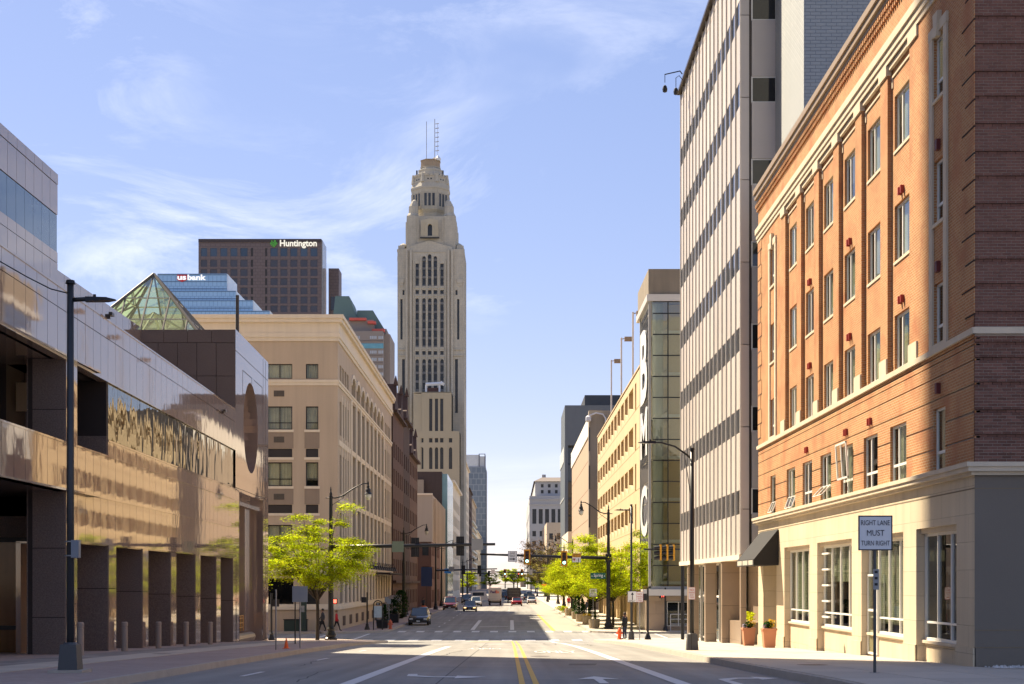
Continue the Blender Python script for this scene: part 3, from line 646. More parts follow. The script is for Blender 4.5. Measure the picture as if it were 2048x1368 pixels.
# ------------------------------------------------------------ office slab with fins, right
R2 = thing('office_slab', 'tall beige office building with vertical metal fins and dark window bands', 'building', (9.7, 61.2, 1.0))
F2 = fx(9.7, -1); G2 = fy(61.2)
MB().box(9.86, 11.55, 61.36, 83, 5.05, 31.9).build('core', ROOM, R2)
NC = 16; cw = (82.9-61.3)/NC; WZ = [6.98+3.475*i for i in range(8)]
for i in range(NC):
    u = 61.3+cw*i; e = 5.25
    for z in WZ:
        piece('spandrel_panel', F2, u+.03, u+cw-.03, e+.01, z-.01, -.12, -.03, PCR, R2)
        if z+1.0 < 31.9: piece('window', F2, u+.03, u+cw-.03, z, z+1.0, -.12, -.045, GLD, R2); e = z+1.0
    if i % 1 == 0: pass
piece('spandrel_panel', F2, 61.33, 82.87, 31.35, 31.9, -.12, -.035, PCR, R2)
for i in range(NC+1):
    u = 61.3+cw*i; piece('fin', F2, u-.035, u+.035, 5.25, 31.95, -.1, .03, FIN, R2)
fbp('roof_edge', F2, 61.2, 83.0, 31.95, 32.1, -1.0, .2, BRO, R2)
MB().box(9.62, 11.6, 61.15, 83, 5.02, 5.24).build('soffit_slab', CREAM, R2)
# side facing the camera
e = 5.25
for z in WZ:
    piece('side_panel', G2, 9.72, 10.06, e+.01, z+1.5, -.12, 0, PCR, R2) if False else None
zz = 5.25
while zz < 31.5:
    z1 = min(zz+3.475*(1 if zz > 5.3 else 0.55), 31.9)
    piece('side_panel', G2, 9.70, 10.05, zz+.015, z1-.015, -.15, 0, PCR, R2); zz = z1
e = 5.25
for z in WZ:
    piece('spandrel_panel', G2, 10.17, 11.2, e+.01, z-.01, -.15, -.03, PCR, R2)
    if z+1.05 < 32: piece('window_frame', G2, 10.15, 11.22, z-.03, z+1.08, -.16, -.05, WFR, R2); piece('window', G2, 10.21, 11.16, z+.03, z+1.02, -.05, -.045, GLD, R2); e = z+1.08
piece('corner_strip', G2, 10.05, 10.15, 5.25, 31.9, -.15, -.06, BRO, R2); piece('corner_strip', G2, 11.24, 11.3, 5.25, 31.9, -.15, -.06, BRO, R2)
# ground floor under the slab
for (y0, x0, x1, t) in ((61.3, 9.72, 9.95, .35), (66.5, 9.68, 10.75, .45), (72.3, 9.70, 10.25, .5), (79.5, 9.72, 10.30, .5)):
    MB().box(x0, x1, y0, y0+t, .0, 5.02).build('granite_pier', GRN, R2)
MB().box(10.9, 11.6, 61.4, 83, -.1, 5.02).build('granite_wall', GRN, R2)
for (a, b) in ((66.95, 72.3), (72.8, 79.5), (80.0, 82.8)):
    o = window(R2, fx(10.5, -1), a, b, zs((a+b)/2)+.12, 5.0, 0, WFR, mull=(.33, .66), trans=(.58,), curtain=False, roomd=.38, mw=.05, fw=.08)
MB().box(10.0, 10.9, 62, 66.4, .3, 2.35).build('planter_ledge', GRN, R2)
lf = MB(); r4 = random.Random(2)
for i in range(160):
    c = Vector((10.25+r4.random()*.4, 63.0+r4.random()*1.3, 2.38+r4.random()*.35)); a = r4.random()*6.3; s0 = .09
    lf.poly([c, c+Vector((cos(a)*s0, sin(a)*s0, s0*.6)), c+Vector((cos(a)*s0*.4, sin(a)*s0*.5, s0*1.0))])
lf.build('ledge_plant', LEAF, kind='stuff'); tag(bpy.data.objects['ledge_plant'], 'small leafy green plants on the granite ledge left of the awning', 'plants')
# cctv arm on its roof
cc = thing('camera_arm', 'security camera arm with two hanging domes on the roof edge of the beige office slab', 'camera', (9.4, 80.5, 31.6))
m_ = MB(); m_.tube([(9.5, 80.5, 32.3), (9.35, 80.2, 32.35), (8.45, 79.6, 31.95)], .035, 6); m_.tube([(8.45, 79.6, 31.95), (8.45, 79.6, 31.5)], .02, 6); m_.tube([(9.5, 80.3, 31.9), (9.3, 80.2, 32.1), (9.1, 80.0, 31.9), (9.1, 80, 31.4)], .02, 6); m_.build('arm', BLK, cc)
for x, y, z in ((8.45, 79.6, 31.15), (9.1, 80, 31.15)): MB().lathe((x, y, z-.2), [(.02, 0), (.12, .05), (.14, .2), (.10, .35), (.03, .42)], 8).build('dome', BLK, cc)
# ------------------------------------------------------------ painted brick block behind the roof
R2b = thing('painted_brick_block', 'white painted brick block rising behind the roof of the orange brick building', 'building', (11.15, 55.2, 19.5))
b_ = MB(); b_.box(11.15, 27, 55.2, 61.1, 19.3, 36); b_.build('brick_wall', BLW, R2b)
# ------------------------------------------------------------ glass stair tower
R3 = thing('glass_stair_tower', 'glass stair tower with large white letters down its side and concrete top', 'building', (11.2, 118, .15))
G3 = fy(118); H3 = fx(11.2, -1); X3 = 19.0
m_ = MB(); m_.box(11.2, X3, 118.1, 128, 27.55, 29.6); m_.build('concrete_top', mat('concrete_stained', (.24, .20, .15), .9, noise=.25, nscale=.4, streak=.25), R3)
MB().box(11.05, X3, 117.85, 128, 26.95, 27.5).build('fascia', FIN, R3)
fr = MB(); fr.box(11.2, 11.4, 118, 118.3, 3.6, 26.95); fr.box(11.2, 11.5, 125.9, 126.2, 3.6, 26.95); fr.box(11.2, X3, 118, 118.2, 3.5, 3.75); fr.build('corner_frame', mat('frame_grey', (.34, .33, .30), .5), R3)
rows3 = [3.75]+[3.75+1.0]
zz = 3.75; rz = [3.75]
while zz < 26.9: zz = min(zz+1.71, 26.95); rz.append(zz)
cx3 = [11.42, 12.78, 14.4, 16.0, 17.6, X3]
for i in range(len(rz)-1):
    for j in range(5): piece('glass_pane', G3, cx3[j]+.03, cx3[j+1]-.03, rz[i]+.03, rz[i+1]-.03, -.08, -.05, GLB, R3)
    for j in range(3): piece('glass_pane', H3, 118.4+j*2.5, 120.8+j*2.5, rz[i]+.03, rz[i+1]-.03, -.08, -.05, GLB, R3)
    fbp('transom', G3, 11.55, X3, rz[i+1]-.05, rz[i+1]+.03, -.1, .0, BLK, R3)
for j in range(1, 5): fbp('mullion', G3, cx3[j]-.04, cx3[j]+.04, 3.75, 26.95, -.1, .005, BLK, R3)
inn = MB()
for z in range(8): inn.box(11.7, X3, 118.6, 127, 3.9+z*3.42, 4.15+z*3.42)
inn.box(11.7, 12.0, 119.5, 120, 3.7, 27); inn.box(15.0, X3, 121, 121.3, 3.7, 27); inn.box(11.6, X3, 127, 127.3, 3.7, 27)
inn.build('inner_floors', mat('concrete_inner', (.74, .68, .53), .9, noise=.2, nscale=.5), R3)
st = MB()
for z in range(7): st.hexa([(12.2, 119.3, 4.1+z*3.42), (14.8, 119.3, 5.8+z*3.42), (14.8, 120.5, 5.8+z*3.42), (12.2, 120.5, 4.1+z*3.42), (12.2, 119.3, 4.4+z*3.42), (14.8, 119.3, 6.1+z*3.42), (14.8, 120.5, 6.1+z*3.42), (12.2, 120.5, 4.4+z*3.42)])
st.build('stair_flight', MATS['concrete_inner'], R3)
MB().box(12.9, 17.5, 118.75, 118.9, 3.9, 26.8).build('inner_wall_tan', GAR, R3)
MB().lathe((12.05, 118.95, 3.7), [(.45, 0), (.45, 23.2)], 16).build('lift_shaft', mat('shaft_grey', (.50, .50, .38), .5, noise=.25, nscale=.8, streak=.3), R3)
class FrM(Fr): pass
Hm = Fr((11.2, 0, 0), (0, -1, 0), (-1, 0, 0))   # reads left to right from the street
for ch, z0, z1 in (('B', 19.2, 25.4), ('M', 14.6, 18.6), ('C', 7.9, 12.2)): text(R3, ch, Hm, -125.4, -119.3, z0, z1, .01, SIGNW, name='letter', offset=.03)
# base of the stair tower with a flat canopy
cb = MB(); cb.box(10.6, 24, 116.6, 118.4, 3.0, 3.5); cb.build('canopy', FIN, R3)
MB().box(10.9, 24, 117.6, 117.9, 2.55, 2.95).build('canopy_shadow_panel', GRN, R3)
MB().box(11.0, 12.6, 118.0, 127, .0, 3.0).build('base_wall', GRN, R3)
window(R3, fy(118.2), 12.7, 14.6, .5, 2.5, 0, WFR, mull=(.5,), curtain=False, roomd=2)
window(R3, fy(118.2), 14.7, 17.6, .5, 2.5, 0, WFR, mull=(.33, .66), curtain=False, roomd=2)
MB().box(12.6, 24, 118.3, 118.5, .0, .5).build('base_wall', GRN, R3)
# second tenant: building continuing along the side street behind the office slab
RS = thing('tan_side_building', 'tan stone building along the side street beyond the office slab', 'building', (19, 118, .1))
MB().box(19.1, 60, 118.2, 150, 0, 24).build('wall', GAR, RS)
# ------------------------------------------------------------ parking garage
R4 = thing('parking_garage', 'sunlit tan concrete parking garage with five rows of tall slots', 'building', (11.6, 130, .15))
F4 = fx(11.6, -1)
PY = [133.2, 137.0]+[143.4+5.05*i for i in range(11)]
SZ = [22.6-3.75*i for i in range(5)]
w = MB(); ops = []
for i in range(1, len(PY)-1):
    a, b = PY[i]+.6, PY[i+1]-.6
    for z in SZ: ops.append((a, b, z-2.3, z))
ops += [(134.2, 135.6, z-2.5, z) for z in SZ]
w.wall(F4, 130, 194, 3.4, 23.55, ops, 1.0); w.build('slotted_wall', GAR, R4)
fbp('parapet_cap', F4, 129.9, 194.1, 23.45, 23.6, -.5, .08, GAR, R4)
for z in SZ:
    for i in range(1, len(PY)-1):
        a, b = PY[i]+.6, PY[i+1]-.6
        q = MB(); q.hexa([F4.p(a+.02, z-2.28, -.02), F4.p(b-.02, z-2.28, -.02), F4.p(b-.02, z-2.28, -.9), F4.p(a+.02, z-2.28, -.9), F4.p(a+.02, z-2.2, -.02), F4.p(b-.02, z-1.45, -.02), F4.p(b-.02, z-1.45, -.9), F4.p(a+.02, z-2.2, -.9)])
        q.build('sill_wedge', GAR, R4)
for z in SZ[1:]: fbp('panel_joint', F4, 130, 194, z+1.2, z+1.24, -.01, .012, mat('joint_tan', (.32, .22, .12), .9), R4)
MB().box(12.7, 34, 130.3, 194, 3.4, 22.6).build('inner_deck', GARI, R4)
MB().box(11.6, 34, 129.8, 130.05, 3.3, 23.5).build('end_wall', GAR, R4)
for i in range(14): MB().box(11.6, 12.1, 131+i*4.6, 131.8+i*4.6, 0, 3.4).build('street_column', GAR, R4)
MB().box(12.9, 13.1, 130, 194, 0, 3.4).build('shopfront', GLD, R4)
MB().box(10.4, 12.9, 129.5, 194, 3.05, 3.42).build('street_canopy', GRN, R4)
lp = None
for (x_, Y, zt) in ((12.6, 182, 32.0), (12.6, 165.5, 32.0), (12.6, 149.8, 32.0)):
    if lp is None:
        lp = thing('roof_light', 'nearest and tallest-looking light pole on the garage roof beside the glass tower', 'light', (x_, Y, 22.6), group='light poles on the garage roof')
        MB().tube([(x_, Y, 22.6), (x_, Y, zt)], .10, 8).build('pole', FIN, lp)
        h = MB(); h.tube([(x_, Y, zt-.15), (x_+.4, Y, zt-.1)], .05, 6); h.box(x_+.35, x_+1.25, Y-.3, Y+.3, zt-.38, zt+.08); h.build('lamp_head', mat('lamp_bronze', (.30, .22, .14), .5), lp)
        lp['label'] = 'farthest light pole on the garage roof, the lowest of three'; l0 = lp
    else: copy_tree(l0, None, (x_, Y, 22.6), label=('middle light pole on the garage roof' if Y > 155 else 'tallest light pole on the garage roof, beside the glass tower'))
# ------------------------------------------------------------ blank walled building and the dark glass one
R5 = thing('blank_wall_building', 'brown blank-walled building with a white top band beyond the garage', 'building', (11.6, 209, .15))
F5 = fx(11.6, -1)
MB().box(11.6, 40, 209, 276, 0, 28.4).build('wall', mat('panel_brown', (.42, .31, .21), .85, noise=.06, nscale=.1, streak=.05), R5)
fbp('white_band', F5, 210, 276.4, 25.8, 28.6, -.4, .15, mat('white_band', (.75, .70, .60), .7), R5)
fbp('corner_pier', F5, 208.8, 211.5, 0, 28.9, -1.5, .35, STUCD, R5); MB().box(11.4, 40, 208.6, 208.99, 0, 28.8).build('front_wall', mat('concrete_grey', (.30, .26, .2), .9, noise=.2, nscale=.3, streak=.2), R5)
for z in (6.5, 12, 17.5, 23): fbp('slot', F5, 208.7, 209.6, z, z+3.4, -.3, .37, WFD, R5)
for z in (4.5, 9.0, 13.5, 18.0, 22.3): fbp('panel_joint', F5, 211.5, 276, z, z+.07, -.01, .02, mat('joint_brown2', (.28, .19, .12), .9), R5)
cl = thing('wall_camera', 'white security camera on a curved arm at the grey corner beyond the garage', 'camera', (11.4, 208.5, 26))
m_ = MB(); m_.tube([(13.6, 208.4, 25.6), (13.6, 208.3, 27.6), (13.2, 208.2, 28.2), (12.2, 208.2, 28.4), (11.2, 208.2, 28.0)], .12, 6); m_.lathe((11.1, 208.2, 27.1), [(.2, 0), (.42, .2), (.42, .7), (.1, .95)], 10); m_.build('arm', SIGNW, cl)
R6 = thing('dark_glass_building', 'dark modern glass building with grey metal frame behind the blank wall', 'building', (11.6, 312, .15))
DKG = mat('frame_blue_grey', (.12, .14, .16), .55, noise=.06)
b_ = MB(); b_.box(11.6, 36, 312, 336, 33.6, 42.2); b_.build('roof_frame', DKG, R6)
b_ = MB(); b_.box(11.6, 12.3, 312, 340, 0, 33.6); b_.build('corner_fin', DKG, R6)
MB().box(16.6, 36, 326, 350, 42.2, 46.2).build('penthouse', mat('dark_metal', (.045, .05, .06), .6), R6)
G6 = fy(314)
for i in range(9):
    for j in range(4): piece('glass_pane', G6, 12.4+j*2.4, 14.7+j*2.4, i*3.7+.2, i*3.7+3.6, -.3, -.1, GLD, R6)
MB().box(12.3, 36, 314.2, 340, 0, 33.6).build('core', mat('dark_core', (.03, .04, .05), .3), R6)
for z in (33.6, 22.6, 11): fbp('white_edge', fx(11.6, -1), 315, 340, z-.3 if z < 33 else z-3.3, z, -.1, .12, mat('edge_pale', (.5, .52, .5), .6), R6)
R8 = thing('small_tan_building', 'low tan stone building with a flat top beyond the dark glass building', 'building', (11.6, 470, .1))
MB().box(11.6, 30, 470, 540, 0, 23.5).build('wall', mat('stone_tan', (.48, .40, .30), .85, noise=.08), R8)
for i in range(6):
    for z in (8, 13, 18): piece('window', fy(470), 12.4+i*2.6, 13.6+i*2.6, z, z+2, -.1, .03, LEVG, R8)
RW = thing('white_low_building', 'low white sunlit building with sloping top edge behind the street lamps', 'building', (10.0, 262, .1))
MB().box(10.9, 12.5, 277, 311, 0, 13.8).build('wall', mat('white_wall', (.72, .62, .5), .8), RW)
R7 = thing('courthouse_tower', 'pale grey stone tower with hipped roof at the end of the street', 'building', (10.2, 800, 0))
PALE = mat('marble_grey', (.42, .42, .42), .8, noise=.06, nscale=.05); F7 = fx(10.2, -1); G7 = fy(800)
w = MB(); ops = [(11.6+i*4.05+a, 11.6+i*4.05+a+2.0, z, z+3.0) for i in range(5) for a in (.2,) for z in (2, 7.5, 13, 18.5, 24, 29.5)]
ops += [(11.8+i*3.5, 14.0+i*3.5, 36.5, 44.6) for i in range(5)]
w.wall(G7, 10.2, 32, 0, 51.8, ops, .5); w.wall(F7, 800, 986, 0, 51.8, [(812+i*12, 817+i*12, z, z+3) for i in range(14) for z in (7.5, 13, 18.5, 24, 29.5, 40)], .5)
w.poly([(10.2, 800, 51.8), (32, 800, 51.8), (32, 986, 51.8), (10.2, 986, 51.8)]); w.build('wall', PALE, R7)
MB().box(10.9, 31, 800.6, 985, 0, 51).build('dark_glass', LEVG, R7)
for z0 in (49.8, 47.0): fbp('cornice', G7, 9.9, 32, z0, z0+.6, 0, .5, PALE, R7)
w = MB(); w.wall(fy(805), 13.4, 32, 51.8, 60.2, [(16.6+i*3.9, 18.1+i*3.9, z, z+1.9) for i in range(4) for z in (53.5, 56.8)], .4)
w.wall(fx(13.4, -1), 805, 960, 51.8, 60.2, [], .4); w.build('upper_wall', PALE, R7); MB().box(14.2, 31, 806, 958, 52, 60).build('dark_glass', LEVG, R7)
w = MB(); a, b, c, d = (12.6, 804, 60.2), (40, 804, 60.2), (40, 961, 60.2), (12.6, 961, 60.2); e, f_, g_, h = (17.6, 830, 64.2), (35, 830, 64.2), (35, 930, 64.2), (17.6, 930, 64.2)
w.poly([a, b, f_, e]); w.poly([b, c, g_, f_]); w.poly([c, d, h, g_]); w.poly([d, a, e, h]); w.poly([e, f_, g_, h]); w.build('hipped_roof', mat('roof_brown', (.16, .13, .11), .8, noise=.1), R7)
MB().box(17.8, 20, 832, 840, 64, 66).build('chimney', PALE, R7)
RX = thing('far_block', 'small grey flat-roofed block at the far end of the street below the pale tower', 'building', (14, 1200, 0))
MB().box(14, 34, 1200, 1260, 0, 17).build('wall', mat('far_grey', (.2, .22, .25), .9), RX); MB().box(8, 14, 1220, 1260, 0, 11).build('wing', mat('far_brown', (.25, .2, .17), .9), RX)

# ------------------------------------------------------------ polished granite bank building, left
L1 = thing('granite_building', 'polished pink granite building with open porch, mirror windows and a glass pyramid', 'building', (-14.0, 60, 1.2))
UL = (-.0197, 1, 0); NL = (1, .0197, 0)
FL = Fr((-12.6, 0, 0), UL, NL)
def gpan(v0, v1, us, m=GRP, d0=-.04, d1=0.0, name='granite_panel', F=FL):
    for a, b in zip(us, us[1:]): piece(name, F, a+.012, b-.012, v0+.012, v1-.012, d0, d1, m, L1)
US = [34+1.02*i for i in range(11)]+[45.1]; US = [34.0, 35.0, 36.0, 37.0, 38.0, 39.0, 40.0, 41.0, 42.0, 43.0, 43.9, 45.1]
U2 = [45.1+(48.8-45.1)*i/4 for i in range(5)]; U3 = [48.8+(74-48.8)*i/25 for i in range(26)]
ALL = US+U2[1:]+U3[1:]
gpan(12.25, 12.9, ALL, d1=.0); gpan(10.84, 12.25, ALL); gpan(6.86, 8.30, ALL)
gpan(8.30, 8.84, U3); gpan(5.32, 6.86, US[-1:]+U2[1:]+U3[1:])
bk = MB(); bk.fb(FL, 34, 74, 10.84, 12.9, -.5, -.035); bk.fb(FL, 34, 74, 6.86, 8.30, -.5, -.035); bk.fb(FL, 45.1, 74, 5.32, 6.86, -.5, -.037); bk.fb(FL, 48.8, 74, 8.3, 8.84, -.5, -.037)
bk.fb(FL, 43.9, 45.1, -.2, 10.84, -1.15, -.037)
bk.build('wall_backing', GRD, L1)
for z0 in (12.86, 10.80, 8.80, 8.27, 6.84, 5.31): fbp('edge_trim', FL, 48.8 if z0 == 8.80 else 45.1 if z0 == 5.31 else 34, 74.0, z0, z0+.06, -.3, .025, GRP, L1)
fbp('trim_shadow', FL, 34, 43.9, 6.82, 6.86, -.3, .0, GRD, L1)
# mirror windows
UW = [48.85+(73.6-48.85)*i/17 for i in range(18)]
for a, b in zip(UW, UW[1:]): piece('window_pane', FL, a+.008, b-.008, 8.90, 10.78, -.12, -.06, GRW, L1)
MB().fb(FL, 48.8, 74, 8.84, 10.84, -.4, -.13).build('window_backing', GRD, L1)
# pier by the porch, pier faces
gpan(-.2, 3.4, [43.9, 45.1], name='pier_panel'); gpan(3.4, 6.86, [43.9, 45.1], name='pier_panel'); gpan(8.30, 10.84, [43.9, 45.1], name='pier_panel')
GF = lambda Y: fy(Y)
xw = lambda Y: -12.6-.0197*Y
def fp(Y, x0, x1, v0, v1, m=GRF, name='granite_panel', t=.06): piece(name, fy(Y), x0+.012, x1-.012, v0+.012, v1-.012, -t, 0, m, L1)
x = xw(43.9)
for v0, v1 in ((-.2, 3.0), (3.0, 5.1), (5.1, 6.84), (8.3, 9.3), (9.3, 10.84)): fp(43.88, x-1.2, x-.02, v0, v1)
for v0, v1 in ((1.0, 3.6), (3.6, 6.2)): fp(46.5, x-3.2, x-1.2, v0, v1)
# porch interior: back walls, soffits, glazed door
pb = MB(); pb.box(-20, x-1.0, 46.9, 47.2, 6.2, 10.9); pb.box(-17.5, x-1.1, 46.9, 47.1, 0, 6.9); pb.box(-17.6, -13.3, 20, 47.0, 10.84, 10.9); pb.box(-17.6, -13.3, 20, 47, 6.82, 6.88); pb.box(-17.6, -17.3, 34, 47, 0, 10.9); pb.build('porch_wall', GRP, L1)
pd = MB(); pd.fb(fy(46.4), -17.2, x-2.35+1.12, 1.4, 5.35, -.1, -.05); pd.build('porch_glass', mat('door_glass_gold', (.20, .10, .04), .06, noise=.4, nscale=.9, streak=.6, spec=.8), L1)
dm = MB(); dm.fb(fy(46.4), x-1.33, x-1.22, 1.3, 5.4, -.05, .05); dm.fb(fy(46.4), -17.2, x-1.22, 2.55, 2.68, -.05, .05); dm.fb(fy(46.4), -17.2, x-1.22, 5.35, 5.5, -.05, .05); dm.build('door_frame', BLK, L1)
ob = MB(); ob.fb(fy(46.0), -17.0, -14.75, 9.5, 10.4, -.1, 0); ob.build('beam_far', STUC, L1)
# upper loggia
lo = MB(); x2 = xw(48.8)
lo.box(x2-2.2, x2-.05, 48.78, 49.0, 8.2, 10.84); lo.fb(FL, 45.1, 48.8, 8.25, 8.3, -2.5, -.04); lo.fb(FL, 45.1, 48.8, 10.84, 10.9, -2.5, -.04); lo.fb(FL, 45.1, 48.8, 8.2, 10.9, -2.4, -2.2)
lo.build('loggia_wall', GRD, L1)
fp(48.76, x2-1.6, x2-.02, 8.3, 9.0)
# arcade columns
COLS = [(48.9, 49.9), (53.8, 54.7), (58.7, 59.7), (63.7, 64.8), (68.7, 69.8), (73.3, 74.4)]
for a, b in COLS:
    xa = xw(a); z0 = zs(a)-.1
    gpan(z0, z0+2.2, [a, b], name='column_face'); gpan(z0+2.2, 5.32, [a, b], name='column_face')
    for v0, v1 in ((z0, z0+2.2), (z0+2.2, 5.32)): fp(a-.03, xa-1.5, xa-.01, v0, v1)
    MB().box(xa-1.5, xa-.05, a, b, z0, 5.3).build('column_core', GRD, L1)
MB().fb(FL, 45.1, 74, -.2, 5.32, -1.9, -1.75).build('arcade_back', GRP, L1)
MB().fb(FL, 45.1, 74, 5.28, 5.34, -1.9, -.05).build('arcade_soffit', GRP, L1)
# set-back wall and the tall block
FB = Fr((-18.9, 0, 0), (0, 1, 0), (1, 0, 0))
gpan(16.2, 17.1, [60.2+1.15*i for i in range(13)], F=FB); gpan(12.2, 16.2, [60.2+2.3*i for i in range(7)], F=FB)
MB().box(-24, -18.95, 60, 74, 2, 17.0).build('set_back_wall', GRD, L1)
UT = [36.2+1.0*i for i in range(25)]
gpan(20.55, 21.0, UT, F=FB, d1=.10, d0=.04); gpan(19.3, 20.55, UT, F=FB, d1=.08, d0=.02); gpan(17.3, 17.76, UT, F=FB, d1=.08, d0=.02); gpan(12.2, 17.3, UT, F=FB, d1=.08, d0=.02)
GLBLU = mat('glass_blue', (.10, .17, .24), .03, metal=.35, noise=.15, nscale=.3, spec=.8)
gpan(17.76, 19.3, UT, F=FB, d1=.05, d0=.0, m=GLBLU, name='window_pane')
MB().box(-40, -18.9, 20, 60.18, 2, 20.95).build('tall_block', GRD, L1)
MB().box(-18.9, xw(60)-.5, 34, 74, 11.6, 12.2).build('terrace_roof', GRD, L1)
# tower block with the round opening
xt = xw(74); G4 = fy(74)
xe = [-19.0, -17.45, -16.2, -15.2, xt]; xe = [-19.0+(xt+19.0)*i/5 for i in range(6)]
xp = [-18.95+(xt+18.95)*i/4 for i in range(5)]
for a, b in zip(xp, xp[1:]): fp(74.0, a, b, 16.3, 16.98)
for v0, v1 in ((14.6, 16.3), (12.0, 14.6)):
    for a, b in zip(xe, xe[1:]): fp(74.0, a, b, v0, v1)
tb = MB(); tb.box(-24, xt-1.2, 74.08, 85.3, 8.9, 16.9); tb.box(-24, -18.9, 74.05, 85.3, 2, 16.9); tb.box(-24, xt-3.2, 74.08, 85.3, 0, 9)
tb.fb(FL, 74.1, 85.25, 16.0, 16.95, -1.3, -.05); tb.fb(FL, 74.05, 75.1, 0, 9.5, -1.3, -.05); tb.fb(FL, 84.0, 85.25, 0, 16, -1.3, -.05); tb.build('tower_core', GRD, L1)
cyc, czc, cr_ = 78.9, 12.45, 2.45
pf = MB(); sq = 2.75
pf.wall(FL, 74.0, 85.3, .2, 17.0, [(cyc-sq, cyc+sq, czc-sq, czc+sq), (75.2, 83.2, .2, 8.75)], .9)
nseg = 40
for i in range(nseg):
    t0, t1 = 2*pi*i/nseg, 2*pi*(i+1)/nseg
    def sqp(t):
        c, s_ = cos(t), sin(t); k_ = sq/max(abs(c), abs(s_)); return (cyc+c*k_, czc+s_*k_)
    a, b = (cyc+cr_*cos(t0), czc+cr_*sin(t0)), (cyc+cr_*cos(t1), czc+cr_*sin(t1)); c_, d_ = sqp(t1), sqp(t0)
    pf.poly([FL.p(*a), FL.p(*b), FL.p(*c_), FL.p(*d_)]); pf.poly([FL.p(*a), FL.p(*b), FL.p(b[0], b[1], -1.2), FL.p(a[0], a[1], -1.2)])
pf.build('entrance_face', GRP, L1)
jt = MB()
for z in (3.6, 6.2, 8.9, 15.9): jt.fb(FL, 74.0 if z > 8 else 83.2, 85.3, z, z+.025, -.01, .006)
for u in (75.1, 83.3, 84.2): jt.fb(FL, u, u+.03, .3, 16.9 if u != 75.1 else 8.7, -.01, .0065)
for (u0, v0, u1, v1) in ((76.2, 15.2, 79.2, 15.2), (76.2, 15.2, 76.2, 13.5), (79.2, 15.2, 79.2, 14.9), (80.0, 15.2, 82.9, 15.2), (82.9, 15.2, 82.9, 13.6)): jt.fb(FL, min(u0, u1), max(u0, u1)+.03, min(v0, v1), max(v0, v1)+.03, -.01, .008)
jt.build('panel_joint', GRD, L1)
fbp('opening_beam', FL, 75.2, 84, 11.35, 12.75, -1.6, -.95, mat('granite_lit', (.34, .22, .16), .4, noise=.1, fine=.1), L1)  # granite lightened so the beam in the opening looks lit
fbp('opening_post', FL, 78.6, 79.2, 8.9, 11.35, -1.8, -1.2, MATS['granite_lit'], L1)
# things seen through the opening: beam, inner walls
ib = MB(); ib.fb(FL, 74.9, 84, 11.3, 12.9, -2.4, -1.2); ib.fb(FL, 75, 84, 8.7, 16.5, -4.0, -3.8); ib.fb(FL, 75.2, 83.3, .2, 9.2, -3.3, -3.0); ib.build('inner_wall', GRP, L1)
fbp('portal_post', FL, 77.9, 78.8, .2, 8.9, -1.9, -1.2, GRP, L1); fbp('portal_post', FL, 82.4, 83.2, .2, 8.9, -1.9, -.9, GRP, L1)
fbp('portal_lintel', FL, 75.2, 83.2, 8.3, 8.76, -1.2, -.7, GRP, L1)
# glass pyramid
px_, py_, h_ = -20.2, 82.0, 3.75; AP = Vector((px_, py_, 21.5))
bs = [Vector((px_-h_, py_-h_, 17)), Vector((px_+h_, py_-h_, 17)), Vector((px_+h_, py_+h_, 17)), Vector((px_-h_, py_+h_, 17))]
PYG = clear_glass('pyramid_glass', (.72, .84, .74), refl=2.2); RAF = mat('rafter', (.16, .14, .11), .5)
for i in range(4):
    a, b = bs[i], bs[(i+1) % 4]
    MB().tube([a, AP], .09, 6).build('ridge_bar', RAF, L1)
    for t in (-2, -1, 0, 1, 2):
        f_ = .5+t*.165; p0 = a.lerp(b, f_); s0 = 1-abs(t)*.33; p1 = p0.lerp(AP+(p0-(a+b)/2), s0)
        p1 = p0+(AP-(a+b)/2)*s0; MB().tube([p0, p1], .055, 6).build('rafter', RAF, L1)
    for s0 in (0, .33, .64): MB().tube([a.lerp(AP, s0), b.lerp(AP, s0)], .04, 6).build('purlin', CREAM, L1)
    e_ = MB()
    lv = [0, .33, .64, 1.0]
    for k_ in range(3):
        q0, q1, q2, q3 = a.lerp(AP, lv[k_]), b.lerp(AP, lv[k_]), b.lerp(AP, lv[k_+1]), a.lerp(AP, lv[k_+1])
        ncell = 6-2*k_
        for c in range(ncell):
            g_ = MB(); A_, B_ = q0.lerp(q1, c/ncell), q0.lerp(q1, (c+1)/ncell); C_, D_ = q3.lerp(q2, (c+1)/ncell), q3.lerp(q2, c/ncell)
            g_.poly([A_, B_, C_, D_] if k_ < 2 else [A_, B_, (C_+D_)/2]); g_.build('pyramid_pane', PYG, L1)
cr_m = MB(); cr_m.box(px_-h_, px_+h_, py_-h_, py_+h_, 16.85, 16.98); cr_m.build('pyramid_floor', mat('pale_floor', (.55, .58, .45), .9), L1)
for t in range(4): MB().tube([bs[t].lerp(bs[(t+1) % 4], .5)+Vector((0, 0, .1)), Vector((px_, py_, 19.3))], .07, 6).build('inner_brace', CREAM, L1)
MB().tube([(-15.85, 84, 16.9), (-15.85, 84, 20.7)], .10, 8).build('roof_pipe', BRO, L1)
for (Y, z, x0) in ((48.6, 13.0, 0), (70.0, 12.3, 0), (36.0, 20.7, 1)):
    F_ = FB if x0 else FL
    cm_ = thing('wall_camera', {48.6: 'box camera on the parapet of the granite building right of the street lamp head', 70.0: 'small camera on the granite parapet near the round opening', 36.0: 'camera at the top left edge of the granite building'}[Y], 'camera', F_.p(Y, z, .1))
    m_ = MB(); m_.fb(F_, Y, Y+.06, z-.1, z+.06, -.05, .12); m_.fb(F_, Y-.12, Y+.2, z, z+.11, .1, .22); m_.build('camera_body', BRO, cm_)
